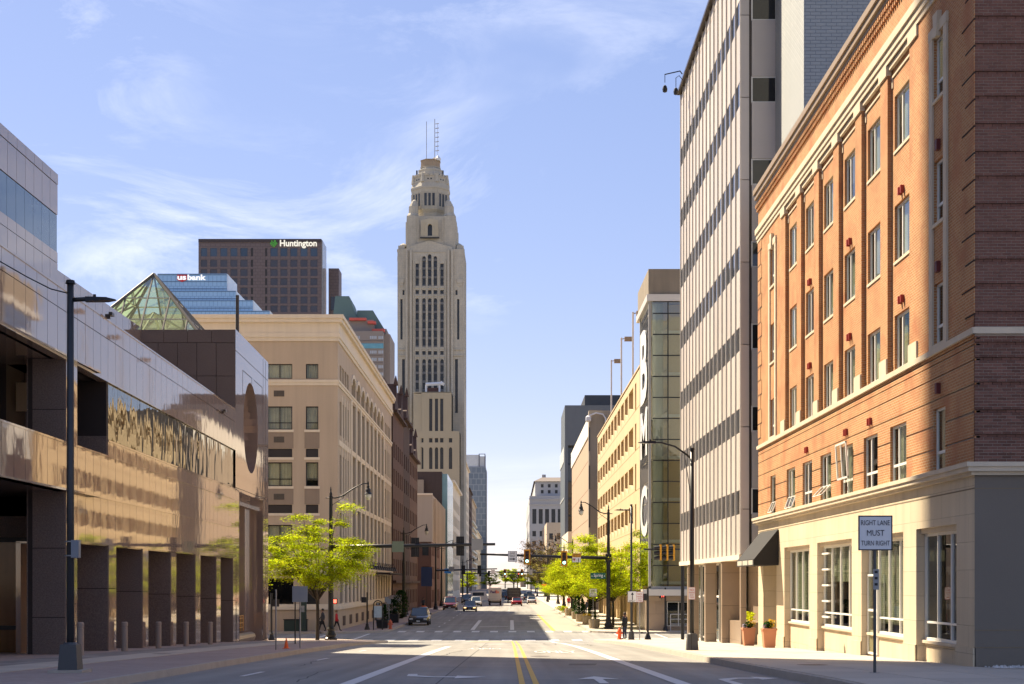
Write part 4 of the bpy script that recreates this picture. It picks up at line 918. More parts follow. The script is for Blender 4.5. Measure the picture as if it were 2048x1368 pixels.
# railing and stone base in the portal
rl = thing('portal_railing', 'orange metal railing on a rounded stone base inside the granite portal', 'railing', FL.p(79, zs(79), -.8))
for k_ in range(6): MB().tube([FL.p(77.2+k_*.8, zs(79)+.5, -.8), FL.p(77.2+k_*.8, zs(79)+1.35, -.8)], .035, 6).build('post', mat('rail_orange', (.55, .28, .06), .5), rl)
for z in (.7, .95, 1.2, 1.35): MB().tube([FL.p(77.2, zs(79)+z, -.8), FL.p(81.2, zs(79)+z, -.8)], .03, 6).build('rail', MATS['rail_orange'], rl)
MB().tube([FL.p(76.0, zs(78)+.15, -.5), FL.p(82.0, zs(82)+.25, -.5)], .28, 10).build('stone_base', GRN, rl)

# tall tower beyond the left edge: its shadow falls over the foreground
TW = thing('shade_tower', 'tall tan office tower standing behind the granite building, beyond the left edge of the photograph', 'building', (-60, 60, 0))
w = MB(); Ft = fx(-36.6, 1); w.wall(Ft, 22, 82.6, 0, 104, [(24+i*4.6, 27+i*4.6, 4+k_*3.9, 6.4+k_*3.9) for i in range(12) for k_ in range(25)], .3)
Gt = Fr((0, 82.6, 0), (1, 0, 0), (0, 1, 0)); w.wall(Gt, -90, -36.6, 0, 104, [], .3); w.wall(fy(22), -90, -36.6, 0, 104, [], .3); w.poly([(-36.6, 22, 104), (-36.6, 82.6, 104), (-90, 82.6, 104), (-90, 22, 104)]); w.build('wall', STUC, TW)
MB().box(-89, -36.95, 22.4, 82.2, 0, 103.6).build('glass_core', GLD, TW)

# ------------------------------------------------------------ tan hotel, left
L2 = thing('tan_hotel', 'tan stucco hotel with cream cornice and arched upper windows beyond the granite building', 'building', (-14.1, 118, .15))
X2 = -14.1; A2 = fy(118); B2 = fx(X2, 1)
fl = [(16.5, 18.4), (11.9, 13.85), (7.3, 8.75)]
wn = [(-21.6, -19.6), (-19.1+.3, -17.75+.0)]
# columns seen at px 535-585 and 612-637
wc = [(-19.85, -17.8), (-16.7, -15.68)]
wc2 = [(-25.5, -23.5), (-22.4, -21.3)]
w = MB(); ops = []
for a, b in wc+wc2:
    ops += [(a, b, 20.65, 21.85)]+[(a, b, z0, z1) for z0, z1 in fl]+[(a, b, 14.25, 14.95), (a, b, 9.7, 10.4)]+[(a-.1, b+.1, 2.3, 4.4)]
w.wall(A2, -34, X2, .1, 23.7, ops, .22); w.build('wall', STUC, L2)
for a, b in wc+wc2:
    window(L2, A2, a, b, 20.65, 21.85, -.2, WFD, curt=CURTL, mull=(.5,) if b-a > 1.5 else (), fw=.07)
    for z0, z1 in fl: window(L2, A2, a, b, z0, z1, -.2, WFD, curt=CURTL, cfrac=rr.choice((1, 1, .75)), mull=(.5,) if b-a > 1.5 else (), trans=(.3,), fw=.08); fbp('sill', A2, a-.12, b+.12, z0-.2, z0, -.05, .06, CREAM, L2)
    for z in (14.25, 9.7): fbp('spandrel_louvre', A2, a+.02, b-.02, z+.02, z+.68, -.2, -.1, WFD, L2); fbp('sill', A2, a-.12, b+.12, z-.2, z, -.05, .06, CREAM, L2)
    for z0, z1 in ((14.95, 16.28), (10.4, 11.68)): fbp('spandrel_panel', A2, a-.1, b+.1, z0+.02, z1, -.1, .012, mat('spandrel_brown', (.28, .22, .165), .85, noise=.08, streak=.12), L2)
    if b-a > 1.5:
        for z in (19.2, 15.45, 10.8, 6.0): fbp('vent_grille', A2, a+.55, b-.65, z, z+.48, -.05, .03, mat('grille', (.13, .11, .09), .7, brick=(2, .08, .02, (.12, .1, .08), (.05, .04, .03))), L2)
    fbp('dark_shop_window', A2, a-.08, b+.08, 2.32, 4.38, -.2, -.12, GLD, L2)
for z0, z1, d in ((23.7, 24.0, .12), (24.0, 24.35, .2), (24.35, 25.2, .12), (25.2, 25.5, .38), (25.5, 25.8, .5)):
    o = MB(); o.fb(A2, -40, X2+d, z0, z1, -.3, d); o.fb(B2, 118.0+.3, 171.2, z0, z1, -.3, d-.003); o.build('cornice', CREAM, L2)
for z0, z1, d in ((20.1, 20.35, .08), (20.35, 20.55, .14), (4.9, 5.15, .10), (5.15, 5.35, .2), (1.85, 2.1, .14), (2.1, 2.3, .06)):
    o = MB(); o.fb(A2, -40, X2+d, z0, z1, -.1, d); o.fb(B2, 118.1, 171, z0, z1, -.1, d-.003); o.build('string_course', CREAM, L2)
dn = MB(); x = -26
while x < X2: dn.fb(A2, x, x+.18, 4.7, 4.9, -.02, .1); x += .36
dn.build('dentil_course', CREAM, L2, kind='stuff')
# street side
w = MB(); ops = []; ARC = [(128.4+4.07*i, 131.35+4.07*i) for i in range(8)]
for a, b in ARC: ops.append((a, b, 20.6, 22.3)); ops.append((a, b, 5.5, 19.9))
ENDW = [(119.4+i*1.75, 120.6+i*1.75) for i in range(4)]+[(162.2+i*1.9, 163.5+i*1.9) for i in range(4)]
for a, b in ENDW: ops += [(a, b, 20.7, 22.0), (a, b, 16.2, 19.0), (a, b, 11.4, 14.6), (a, b, 5.8, 9.8)]
LOW = [(119.6+3.1*i, 121.4+3.1*i) for i in range(16)]
for a, b in LOW: ops += [(a, b, 2.35, 4.75)] if a < 170 else []
w.wall(B2, 118, 171, .1, 23.7, ops, .35)
for a, b in ARC: w.arch(B2, a, b, 21.5, 22.3, .35)
w.build('street_wall', STUC, L2)
for a, b in ARC:
    tr = MB(); c = (a+b)/2; r = (b-a)/2
    for i in range(8):
        t0, t1 = pi*i/8, pi*(i+1)/8
        P_ = lambda t, R, s_: (c-R*cos(t), 21.5+s_*sin(t))
        tr.hexa([B2.p(*P_(t0, r, .8), .08), B2.p(*P_(t1, r, .8), .08), B2.p(*P_(t1, r, .8), 0), B2.p(*P_(t0, r, .8), 0), B2.p(*P_(t0, r+.35, 1.15), .08), B2.p(*P_(t1, r+.35, 1.15), .08), B2.p(*P_(t1, r+.35, 1.15), 0), B2.p(*P_(t0, r+.35, 1.15), 0)])
    tr.build('arch_trim', CREAM, L2)
    for z0, z1 in ((20.65, 22.2), (15.9, 19.6), (11.2, 14.8), (6.0, 10.1)): piece('window', B2, a+.05, b-.05, z0, z1, -.34, -.3, GLD, L2)
for i in range(9): fbp('pilaster', B2, 127.3+4.07*i, 128.2+4.07*i, 5.3, 20.1, -.02, .10, CREAM, L2)
for z in (15.3, 10.6): fbp('spandrel_band', B2, 118.6, 170.4, z, z+.45, -.30, .06, CREAM, L2)
for a, b in ENDW:
    for z0, z1 in ((20.7, 22), (16.2, 19), (11.4, 14.6), (5.8, 9.8)): piece('window', B2, a, b, z0, z1, -.34, -.3, GLD, L2)
    fbp('mullion_strip', B2, b+.1, b+.4, 5.5, 19.6, -.02, .07, CREAM, L2)
for a, b in LOW:
    if b < 171: piece('window', B2, a, b, 2.4, 4.7, -.34, -.3, GLD, L2); fbp('pier_strip', B2, b+.25, b+1.05, 2.3, 4.9, -.02, .06, CREAM, L2)
MB().box(-40, X2-.4, 118.4, 171, 0, 24.6).build('core', ROOM, L2)
MB().box(-40, X2-.3, 118.3, 171.1, 24.6, 25.1).build('roof', STUCD, L2)
for i in range(12):
    c = 138+i*2.6; q = MB(); q.tube([B2.p(c, 5.9, .1), B2.p(c, 6.1, .6), B2.p(c, 5.8, .75)], .03, 6); q.lathe((X2+.75, c, 5.35), [(.28, 0), (.10, .35), (.05, .45)], 8); q.build('wall_lamp', BLK, L2)
for i in range(7): fbp('basement_vent', B2, 121.5+i*5.1, 123.3+i*5.1, .45, 1.25, -.02, .04, mat('vent_dark', (.08, .05, .04), .8), L2)
fbp('basement_panel', A2, -24, -20.2, .3, 1.3, -.02, .03, mat('panel_tan2', (.40, .30, .2), .9), L2)
fbp('canopy', B2, 150, 171, 4.95, 5.1, 0, 1.6, GRD, L2)

# ------------------------------------------------------------ dark brown gabled row beyond
L3 = thing('dark_brick_row', 'dark brown brick row with small pointed gables beyond the tan hotel', 'building', (-14, 172, .15))
B3 = fx(-14, 1)
for (a, b, zt, m) in ((172, 189, 24.6, BRN2), (189.3, 200, 25.6, BRN), (200.3, 217, 22.0, BRN2)):
    w = MB(); nw = int((b-a)/3.2); w.wall(B3, a, b, 0, zt, [(a+.9+i*3.2, a+2.3+i*3.2, z, z+1.9) for i in range(nw) for z in (1.2, 5, 8.6, 12.2, 15.8, 19.0) if z+2 < zt], .3)
    w.build('brick_front', m, L3); MB().box(-30, -14.35, a, b, 0, zt-.2).build('dark_glass', LEVG, L3)
    MB().box(-30, -14.001, a-.15, a+.001, 0, zt).build('end_wall', BRN, L3)
    fbp('ledge', B3, a, b, 4.0, 4.3, 0, .4, BRN, L3); fbp('cornice', B3, a, b, zt-.3, zt, 0, .5, BRN, L3)
    for i in range(2 if b-a > 12 else 1):
        c = a+(b-a)*(.25+.5*i) if b-a > 12 else (a+b)/2; g_ = MB()
        for d0, d1 in ((-2.0, .12),):
            pts = [(c-3, zt-.3), (c-2.2, zt+1.2), (c-1.2, zt+1.5), (c, zt+3.6), (c+1.2, zt+1.5), (c+2.2, zt+1.2), (c+3, zt-.3)]
            g_.poly([B3.p(u, v, d1) for u, v in pts]); g_.poly([B3.p(u, v, d0) for u, v in pts])
            for p_, q_ in zip(pts, pts[1:]): g_.poly([B3.p(*p_, d1), B3.p(*q_, d1), B3.p(*q_, d0), B3.p(*p_, d0)])
        g_.tube([B3.p(c, zt+3.4, 0), B3.p(c, zt+4.6, 0)], [.35, .05], 6); g_.build('gable', BRN, L3)
MB().box(-18, -15.2, 171.6, 175, 24.6, 28.0).build('chimney', STUC, L3); MB().box(-18.2, -15.0, 171.5, 175.2, 28.0, 28.3).build('chimney_cap', BRN, L3)
# white fabric-like entrance canopy along the row
cn = thing('sloped_ramp_wall', 'grey sloping side wall of entrance steps in front of the dark brick row', 'steps', (-12, 176, .15))
w = MB(); w.hexa([(-13.9, 150, .15), (-12.4, 150, .15), (-12.4, 166, .15), (-13.9, 166, .15), (-13.9, 150, .5), (-12.4, 150, .5), (-12.4, 166, 2.6), (-13.9, 166, 2.6)]); w.build('ramp_wall', mat('stone_grey', (.36, .31, .27), .9, noise=.1), cn)

# ------------------------------------------------------------ plain tan wall building, red brick one, dark box
L4 = thing('red_brick_house', 'low red brick building next to the dark brick row on the left of the street', 'building', (-14, 222, .15))
w = MB(); w.wall(fy(222), -22, -12.2, 0, 10.3, [(-13.6-i*2.4, -12.6-i*2.4, z, z+1.9) for i in range(4) for z in (4.6, 8.2)], .2); w.wall(fx(-12.2, 1), 222, 250, 0, 10.3, [(224+i*4, 226+i*4, z, z+1.9) for i in range(6) for z in (1, 4.6, 8.2)], .2); w.poly([(-22, 222, 10.3), (-12.2, 222, 10.3), (-12.2, 250, 10.3), (-22, 250, 10.3)]); w.build('wall', mat('brick_red_far', (.125, .065, .05), .85, noise=.2, nscale=.5), L4)
MB().box(-22, -12.5, 222.3, 249.6, 0, 10.0).build('dark_glass', LEVG, L4)
L5 = thing('tan_blank_building', 'tan building with a blank side wall and narrow vertical ribs on its street side', 'building', (-14, 259, .15))
TANB = mat('tan_wall_far', (.38, .32, .25), .85, noise=.07, nscale=.15, streak=.08)
MB().box(-30, -14, 259, 341, 0, 19.7).build('wall', TANB, L5); B5 = fx(-14, 1)
for i in range(9): fbp('rib', B5, 262+i*5, 263.2+i*5, 1, 19.2, 0, .5, STUC, L5)
for k_ in range(16): fbp('balcony_slab', B5, 318, 340, 1.6+k_*1.12, 2.0+k_*1.12, 0, .5, mat('slab_white', (.66, .68, .62), .7), L5)
fbp('coping', fy(259), -30, -14, 19.7, 20.0, -.4, .2, CREAM, L5)
L6 = thing('dark_box_building', 'dark brown windowless box building with a teal glass edge above the tan wall', 'building', (-13, 300, 20))
MB().box(-30, -14.3, 300, 330, 0, 27.0).build('wall', mat('metal_brown_dark', (.045, .028, .025), .6, noise=.15, streak=.2), L6)
MB().box(-14.29, -13.2, 301, 330, 0, 26.6).build('glass_edge', mat('glass_teal', (.16, .26, .27), .1, metal=.3), L6); MB().box(-19.2, -18, 298, 299.9, 19.9, 25.2).build('side_panel', STUCD, L6)
# LeVeque-like art deco tower
T = thing('art_deco_tower', 'very tall cream art deco tower with stepped crown and antennas, tallest in the scene', 'building', (-30.8, 558, 0))
sx = lambda px: (px-1022)/2900*558
sz = lambda py: CAMZ+(1165-py)/2900*558
GT = fy(558); CT = sx(861.5)
def lump(Y0, x0, x1, z0, z1, dep, m=LEV, name='stone_block', par=T): return MB().box(x0, x1, Y0, Y0+dep, z0, z1).build(name, m, par)
colx = [834.4, 848, 859.4, 870.8, 884]
ops = []; ar = []
def lanc(px, y0, y1, hw=3.4, point=True, lst=None):
    a, b = sx(px-hw), sx(px+hw); ops.append((a, b, sz(y1), sz(y0)))
    if point: ar.append((a, b, sz(y0)-(b-a)*.5, sz(y0)))
for px, y0 in zip(colx, (527, 512, 508, 512, 527)): lanc(px, y0, 572, point=px in (848, 859.4, 870.8))
for px in colx: lanc(px, 580, 588.5, point=False); lanc(px, 596, 694); lanc(px, 702, 710, point=False); lanc(px, 718, 800)
for px in (803, 916.5): lanc(px, 598, 679, 2.2, False)
for px in (807, 913): lanc(px, 718, 826, 2.8, False); lanc(px, 580, 590, 2.0, False)
w = MB(); w.wall(GT, sx(795), sx(928.5), 0, sz(498), ops, .7)
for a, b, c, d in ar: w.arch(GT, a, b, c, d, .7, n=4)
# gable on top of the front
w.poly([GT.p(sx(813), sz(498)), GT.p(sx(904), sz(498)), GT.p(sx(904), sz(494)), GT.p(sx(859), sz(481)), GT.p(sx(813), sz(494))])
w.build('front_wall', LEV, T)
w = MB(); w.wall(fx(sx(928.5), 1), 558, 584, 0, sz(498), [(561+i*3.4, 562.3+i*3.4, z, z+55) for i in range(7) for z in (10, 80)], .6); w.wall(fx(sx(795), -1), 558, 584, 0, sz(498), [], .6); w.poly([(sx(795), 558, sz(498)), (sx(928.5), 558, sz(498)), (sx(928.5), 584, sz(498)), (sx(795), 584, sz(498))]); w.build('side_wall', LEV, T)
MB().box(sx(795)+.5, sx(928.5)-.5, 558.72, 583, 0, sz(500)).build('window_glass', LEVG, T)
sp_ = MB()
for px in colx:
    for k_ in range(30):
        z = sz(800)+k_*3.35
        if z < sz(512): sp_.box(sx(px-3.2), sx(px+3.2), 558.4, 558.71, z, z+.9)
sp_.build('spandrel_bars', mat('spandrel_dark', (.10, .10, .10), .6, rnd=.6), T, kind='stuff')
for a, b in ((796, 813), (905, 928)): # pilaster bands and string lines
    for y0 in (700, 712): fbp('string_line', GT, sx(a), sx(b), sz(y0), sz(y0)+.4, 0, .4, LEV, T)
for px in (813.5, 822, 897, 904.5): fbp('pilaster', GT, sx(px-2), sx(px+2), 60, sz(500), 0, .8, LEV, T)
# crown: corner turrets, belts, octagon lantern
def octa(cx, cy, r0, r1, z0, z1, m=LEV, n=8, name='crown_tier', rot=pi/8):
    q = MB(); P0 = [(cx+r0*cos(rot+2*pi*i/n), cy+r0*sin(rot+2*pi*i/n), z0) for i in range(n)]; P1 = [(cx+r1*cos(rot+2*pi*i/n), cy+r1*sin(rot+2*pi*i/n), z1) for i in range(n)]
    for i in range(n): q.poly([P0[i], P0[(i+1) % n], P1[(i+1) % n], P1[i]])
    q.poly(P1); q.poly(P0[::-1]); return q.build(name, m, T)
oc = 1/cos(pi/8); CY = 571.0; DC = 564.0
cw_ = lambda px: px/2900*DC                    # half widths in the crown
cz = lambda py: CAMZ+(1165-py)/2900*DC
CT = (861.2-1022)/2900*CY
zf_ = lambda py: CAMZ+(1165-py)/2900*559.5
lump(559.5, sx(813), sx(911), sz(499), zf_(432), 23)
lump(558.9, sx(834), sx(887), sz(487), zf_(434), 3)
for i in range(5): lump(558.6, sx(836+i*12), sx(837.5+i*12), sz(480), zf_(436), .5, name='pilaster') if abs(836+i*12-860) > 16 else None
for (a, b) in ((795, 810), (912, 928)):
    lump(559, sx(a+1), sx(b-1), sz(500), sz(490), 6, name='turret'); lump(558.4, sx(a-1), sx(b+1), sz(503), sz(498), 1.2, name='turret_band'); lump(558.3, sx(a-.5), sx(b+.5), sz(522), sz(512), 1.0, name='turret_band')
    c = sx((a+b)/2+(3 if a < 850 else -3)); octa(c, 562, 1.6, 1.5, sz(490), sz(486), name='turret'); octa(c, 562, 1.5, .3, sz(486), sz(482), name='turret')
    lump(557.6, sx(a+2), sx(b-2), sz(566), sz(558), 1.2, name='corbel'); lump(557.75, sx(a+4), sx(b-4), sz(572), sz(566), 1.0, name='corbel')
for sgn in (-1, 1):
    c0 = sx(822.5) if sgn < 0 else sx(900.5)
    for Yc in (562.5, 579.5):
        for k_, (y0, y1, r0, r1) in enumerate(((499, 445, 12.5, 12.5), (445, 440, 13.2, 13.2), (440, 427, 12.3, 12.0), (427, 422, 12.0, 9.8), (422, 408, 9.6, 9.2), (408, 402, 9.2, 7.2), (402, 397, 7.0, 5.2), (397, 393.5, 5.0, 1.5))):
            octa(c0+sgn*-.15*k_, Yc, r0*.192*oc, r1*.192*oc, sz(y0), sz(y1), name='corner_turret')
# dormer with arched window
w = MB(); GD = fy(557.6); w.wall(GD, sx(842), sx(877), sz(475), sz(441), [(sx(855.5), sx(864.5), sz(472), sz(448))], 1.2); w.arch(GD, sx(855.5), sx(864.5), sz(448)-.9, sz(448), 1.2, n=5); w.poly([GD.p(sx(842), sz(441)), GD.p(sx(877), sz(441)), GD.p(sx(859.5), sz(437))]); w.build('dormer', mat('terracotta_light', (.50, .44, .32), .8, noise=.08, nscale=.1), T)
MB().box(sx(854), sx(866), 558.7, 558.85, sz(473), sz(446)).build('window_glass', LEVG, T); fbp('dormer_ledge', GD, sx(840), sx(879), sz(477), sz(475), -.5, .5, WFD, T)
for px in (845, 851, 868, 874): fbp('dormer_rib', GD, sx(px-.6), sx(px+.6), sz(475), sz(444), 0, .25, MATS['terracotta_light'], T)
for (y0, y1, a, b) in ((440, 424, 30, 33), (424, 418, 33, 38.5), (418, 384, 38.2, 38.2), (384, 376, 38.6, 39), (376, 372, 40, 40), (372, 362, 39.5, 36.5), (362, 360, 37, 37), (360, 351, 35.2, 35.2), (351, 349, 36, 36), (346, 336, 26, 24.5), (336, 333, 25, 25), (333, 329, 22, 20), (328.5, 327, 21, 21)):
    octa(CT, CY, cw_(a)*oc*.97, cw_(b)*oc*.97, cz(y0), cz(y1))
octa(CT, CY, cw_(35)*oc*.9, cw_(34)*oc*.9, cz(349), cz(346))
octa(CT, CY, cw_(20)*oc*.97, cw_(19.5)*oc*.97, cz(327), cz(314), m=mat('crown_tan', (.36, .27, .18), .85, noise=.15, nscale=.2)); octa(CT, CY, cw_(20.5)*oc*.97, cw_(20.5)*oc*.97, cz(314), cz(312.5), m=MATS['crown_tan'])
rL = cw_(38.2)*.97
for k_ in range(8):
    an = -pi/2+k_*pi/4; nx, ny = cos(an), sin(an); Fk = Fr((CT+nx*(rL+.02), CY+ny*(rL+.02), 0), (-ny, nx, 0), (nx, ny, 0))
    for t in (-1.55, 0, 1.55): fbp('lancet_window', Fk, t-.45, t+.45, cz(411), cz(386), -.3, .05, LEVG, T)
    for t in (-2.33, -.78, .78, 2.33): fbp('lantern_rib', Fk, t-.16, t+.16, cz(417), cz(384), -.1, .25, LEV, T)
    rM = cw_(35.2)*.97; Fm = Fr((CT+nx*rM, CY+ny*rM, 0), (-ny, nx, 0), (nx, ny, 0))
    for t in (-2.3, -.8, .8, 2.3): fbp('merlon', Fm, t-.45, t+.45, cz(350), cz(345.5), -.5, .25, LEV, T)
    for t in (-.6, .6): fbp('small_window', Fm, t-.3, t+.3, cz(357.5), cz(355), -.1, .04, LEVG, T)
    octa(CT+cos(an+pi/8)*cw_(36)*oc*.94, CY+sin(an+pi/8)*cw_(36)*oc*.94, .9, .5, cz(363), cz(345), name='crown_finial')
for px, y0, y1, r in ((853, 312, 243, .12), (869.5, 312, 238, .14), (875.5, 312, 247, .07)): MB().tube([(CT+(px-861.2)/2900*CY, CY, cz(y0)), (CT+(px-861.2)/2900*CY, CY, CAMZ+(1165-y1)/2900*CY)], r, 5).build('antenna', STEEL, T)
for k_ in range(7): zz_ = CAMZ+(1165-(248+k_*9))/2900*CY; MB().tube([(CT+1.9, CY, zz_), (CT+3.3, CY, zz_+.2)], .16, 5).build('antenna_ring', STEEL, T)
for px in (834, 886): MB().box(CT+(px-862.7)/2900*CY, CT+(px-859.7)/2900*CY, 570, 571, cz(346), cz(332)).build('antenna_panel', WFD, T)
MB().lathe((CT+1.7, CY, cz(313)), [(.9, 0), (1.4, .9), (.5, 1.6)], 8).build('dish', WFD, T); MB().lathe((CT+3.0, CY-2, cz(314)), [(1.0, 0), (1.2, .8), (.3, 2)], 8).build('dish', SIGNW, T)
for i, px in enumerate((841, 854, 865.5, 877.5)): fbp('window_rib', GT, sx(px-1.1), sx(px+1.1), 60, sz(512), 0, .35, LEV, T)
for px in (827, 891): fbp('window_rib', GT, sx(px-.8), sx(px+.8), 60, sz(520), 0, .45, LEV, T)
for y0 in (504, 576, 592, 697.5, 714): fbp('string_line', GT, sx(829), sx(889), sz(y0)-.15, sz(y0)+.15, 0, .2, LEV, T)
# lower front wing
LW_ = 546
s2 = lambda px: (px-1022)/2900*LW_; z2 = lambda py: CAMZ+(1165-py)/2900*LW_
GW = fy(LW_); w = MB(); ops = [(s2(c-3.2), s2(c+3.2), z2(862), z2(797)) for c in (861.5, 873, 883.5)]
w.wall(GW, s2(843), s2(903), z2(862), z2(784), ops, 1.0)
ops = [(s2(c-3.4), s2(c+3.4), z2(885), z2(876)) for c in (843.5, 861.5, 873, 883.5, 901)]+[(s2(c-3.4), s2(c+3.4), z2(938), z2(894)) for c in (843.5, 861.5, 873, 883.5, 901)]
w.wall(GW, s2(832), s2(919), z2(862)-40, z2(862), ops, 1.0)
for c in (843.5, 861.5, 873, 883.5, 901): w.arch(GW, s2(c-3.4), s2(c+3.4), z2(894)-.8, z2(894), 1.0, n=4)
w.wall(GW, s2(896), s2(919), 0, z2(862)-40, [(s2(905), s2(912), z, z+2.6) for z in (3, 9, 15, 21, 27)], .6); w.build('wing_wall', mat('terracotta_sunlit', (.42, .36, .25), .8, noise=.1, nscale=.07, streak=.06), T)
MB().box(s2(843), s2(903), LW_+1, 557.8, 0, z2(785)).build('wing_glass', LEVG, T); MB().box(s2(832), s2(919), LW_+1.1, 557.7, 0, z2(863)).build('wing_glass', LEVG, T)
MB().box(s2(827), s2(842.9), LW_+.2, 557.8, 0, z2(787)).build('wing_side', MATS['terracotta_sunlit'], T); w = MB(); w.poly([(s2(903), LW_, z2(862)), (s2(903), 558, z2(862)), (s2(903), 558, z2(784)), (s2(903), LW_, z2(784))]); w.poly([(s2(919), LW_, 0), (s2(919), 558, 0), (s2(919), 558, z2(862)), (s2(919), LW_, z2(862))]); w.poly([(s2(903), LW_, z2(862)), (s2(919), LW_, z2(862)), (s2(919), 558, z2(862)), (s2(903), 558, z2(862))]); w.build('wing_return', LEV, T)
MB().box(s2(827), s2(903), LW_, 557.8, z2(785), z2(783.6)).build('wing_roof', LEV, T)
eq = thing('roof_crane', 'white roof equipment frame on the lower wing of the cream tower', 'equipment', (s2(868), 550, z2(784)))
q = MB(); q.tube([(s2(851), 550, z2(784)), (s2(851), 550, z2(767))], .4, 6); q.tube([(s2(878), 550, z2(784)), (s2(878), 550, z2(767))], .4, 6); q.tube([(s2(850), 550, z2(766)), (s2(886), 550, z2(764))], .7, 6); q.tube([(s2(882), 550, z2(766)), (s2(885), 550, z2(762))], 1.0, 6); q.build('frame', SIGNW, eq); MB().box(s2(853), s2(877), 551, 553, z2(783), z2(772)).build('housing', mat('housing_brown', (.12, .06, .05), .8), eq)
# stepped row of buildings between the tower and the street end
ROWB = [('cream_corner_building', 'cream building with a teal glazed corner below the tower on the left', -14, 345, 400, 28.5, CREAM), ('tan_strip_building', 'narrow tall tan building right of the cream tower', -18.6, 586, 640, 53, CREAM), ('brown_strip_building', 'dark brown narrow building right of the tan one', -18.62, 641, 690, 46, BRN), ('striped_building', 'tan building with diagonal-looking white balconies', -18.6, 691, 770, 44, STUC), ('low_tan_building', 'lower tan building at the end of the left row', -18.5, 772, 890, 32, CREAM)]
for nm, lb, X, a, b, z1, m in ROWB:
    t_ = thing(nm, lb, 'building', (X, a, 0)); w = MB(); F_ = fx(X, 1)
    w.wall(F_, a, b, 0, z1, [(a+2+i*5, a+4.5+i*5, 2+k_*4, 4.6+k_*4) for i in range(int((b-a)/5)-1) for k_ in range(int(z1/4)-1)], .4)
    w.wall(fy(a), X-16, X, 0, z1, [(X-3.4-i*3.2, X-2-i*3.2, 2+k_*4, 4+k_*4) for i in range(4) for k_ in range(int(z1/4)-1)], .4)
    w.poly([(X-16, a, z1), (X, a, z1), (X, b, z1), (X-16, b, z1)]); w.build('wall', m, t_); MB().box(X-15.6, X-.5, a+.5, b-.2, 0, z1-.3).build('dark_glass', LEVG, t_)
    fbp('cornice', F_, a, b, z1-.6, z1, 0, .6, m, t_)
    if nm == 'striped_building':
        for k_ in range(12): fbp('balcony_slab', F_, a, b, 2+k_*2.8, 2.7+k_*2.8, 0, .8, MATS['slab_white'], t_)
B9 = thing('blue_glass_tower', 'blue-grey glass tower with a pale open top right of the cream tower', 'building', (-20, 900, 0))
BG = mat('glass_tower_blue', (.16, .20, .25), .35, noise=.1, nscale=.05, brick=(3.2, 3.6, .25, (.13, .17, .22), (.25, .28, .31)))
MB().box(-32, -15.6, 900, 930, 0, 76).build('tower_body', BG, B9); MB().box(-32, -20, 900.5, 920, 76, 83.4).build('top_box', mat('pale_glass', (.55, .58, .6), .3), B9); MB().box(-15.6, -15.2, 901, 925, 0, 74).build('edge', mat('edge_dark', (.12, .13, .16), .4), B9)
q = MB(); 
for x0 in (-20, -16.4): q.box(x0, x0+.5, 900, 900.5, 76, 84)
for x0 in (-20, -16.4): q.box(x0, x0+.5, 912, 912.5, 76, 84)
q.box(-20, -15.9, 900, 900.4, 83.6, 84); q.build('top_frame', MATS['edge_dark'], B9); MB().box(-19.5, -16.4, 901, 911, 76, 82.5).build('top_screen', MATS['pale_glass'], B9)
# ------------------------------------------------------------ towers on the left skyline
H = thing('bank_tower_brown', 'broad brown granite skyscraper with a green logo and pale bank name at its top', 'building', (-110, 641, 0))
hx = lambda px: (px-1022)/2900*641
hz = lambda py: CAMZ+(1165-py)/2900*641
GH = fy(641); ops = []
zc = lambda q: q/4.024+300
wide = [(410, 460), (485, 540), (567, 622), (648, 703), (728, 785), (970, 1027), (1050, 1105), (1130, 1185), (1212, 1267), (1292, 1347)]; thin = [(812, 830), (927, 943)]
rowsH = [(145, 212), (240, 296), (315, 370), (389, 444), (463, 516), (535, 590), (607, 660)]
brn = mat('granite_brown_far', (.15, .115, .112), .6, noise=.06, nscale=.1, rnd=0, brick=(2.2, 1.4, .12, (.16, .122, .118), (.11, .085, .085)))
gw_ = mat('window_blue_far', (.055, .085, .13), .12, rnd=.15, noise=.2, nscale=.1); gw2 = mat('window_brown_blue', (.062, .062, .078), .2, rnd=.1)
for a, b in wide+thin:
    for c, d in rowsH: ops.append((hx(zc(a)), hx(zc(b)), hz(460+d/4.024), hz(460+c/4.024)))
w = MB(); w.wall(GH, hx(397), hx(643), 40, hz(478), ops, .25); w.wall(fx(hx(643), 1), 641, 656, 40, hz(478), [], .5); w.poly([(hx(397), 641, hz(478)), (hx(643), 641, hz(478)), (hx(643), 656, hz(478)), (hx(397), 656, hz(478))]); w.build('wall', brn, H)
for j, (c, d) in enumerate(rowsH):
    for a, b in wide+thin: piece('window', GH, hx(zc(a)), hx(zc(b)), hz(460+d/4.024), hz(460+c/4.024), -.4, -.2, (gw_ if j == 0 else gw2) if (a, b) in wide else WFD, H)
fbp('roof_band', GH, hx(397), hx(643), hz(484.5), hz(478), 0, .3, mat('granite_dark_far', (.06, .045, .045), .6), H); fbp('corner_glass', fx(hx(643), 1), 641.5, 655, 40, hz(480), 0, .4, mat('glass_grey_far', (.3, .3, .3), .2), H)
text(H, 'Huntington', GH, hx(560), hx(634), hz(497), hz(478.8)-.3, .35, mat('sign_cream', (.85, .82, .66), .5, emit=(.9, .85, .7, .25)), offset=.03)
lg = MB()
for k_, (dx, z0, z1) in enumerate(((0, 489.5, 485), (2.4, 492, 481), (4.8, 494.5, 484), (7.2, 494.5, 480.3), (9.6, 492, 481), (12, 489.5, 485))): lg.fb(GH, hx(541+dx), hx(542.6+dx), hz(z0), hz(z1), .35, .5)
lg.build('logo', mat('logo_green', (.10, .45, .06), .5, emit=(.1, .5, .06, .03)), H)
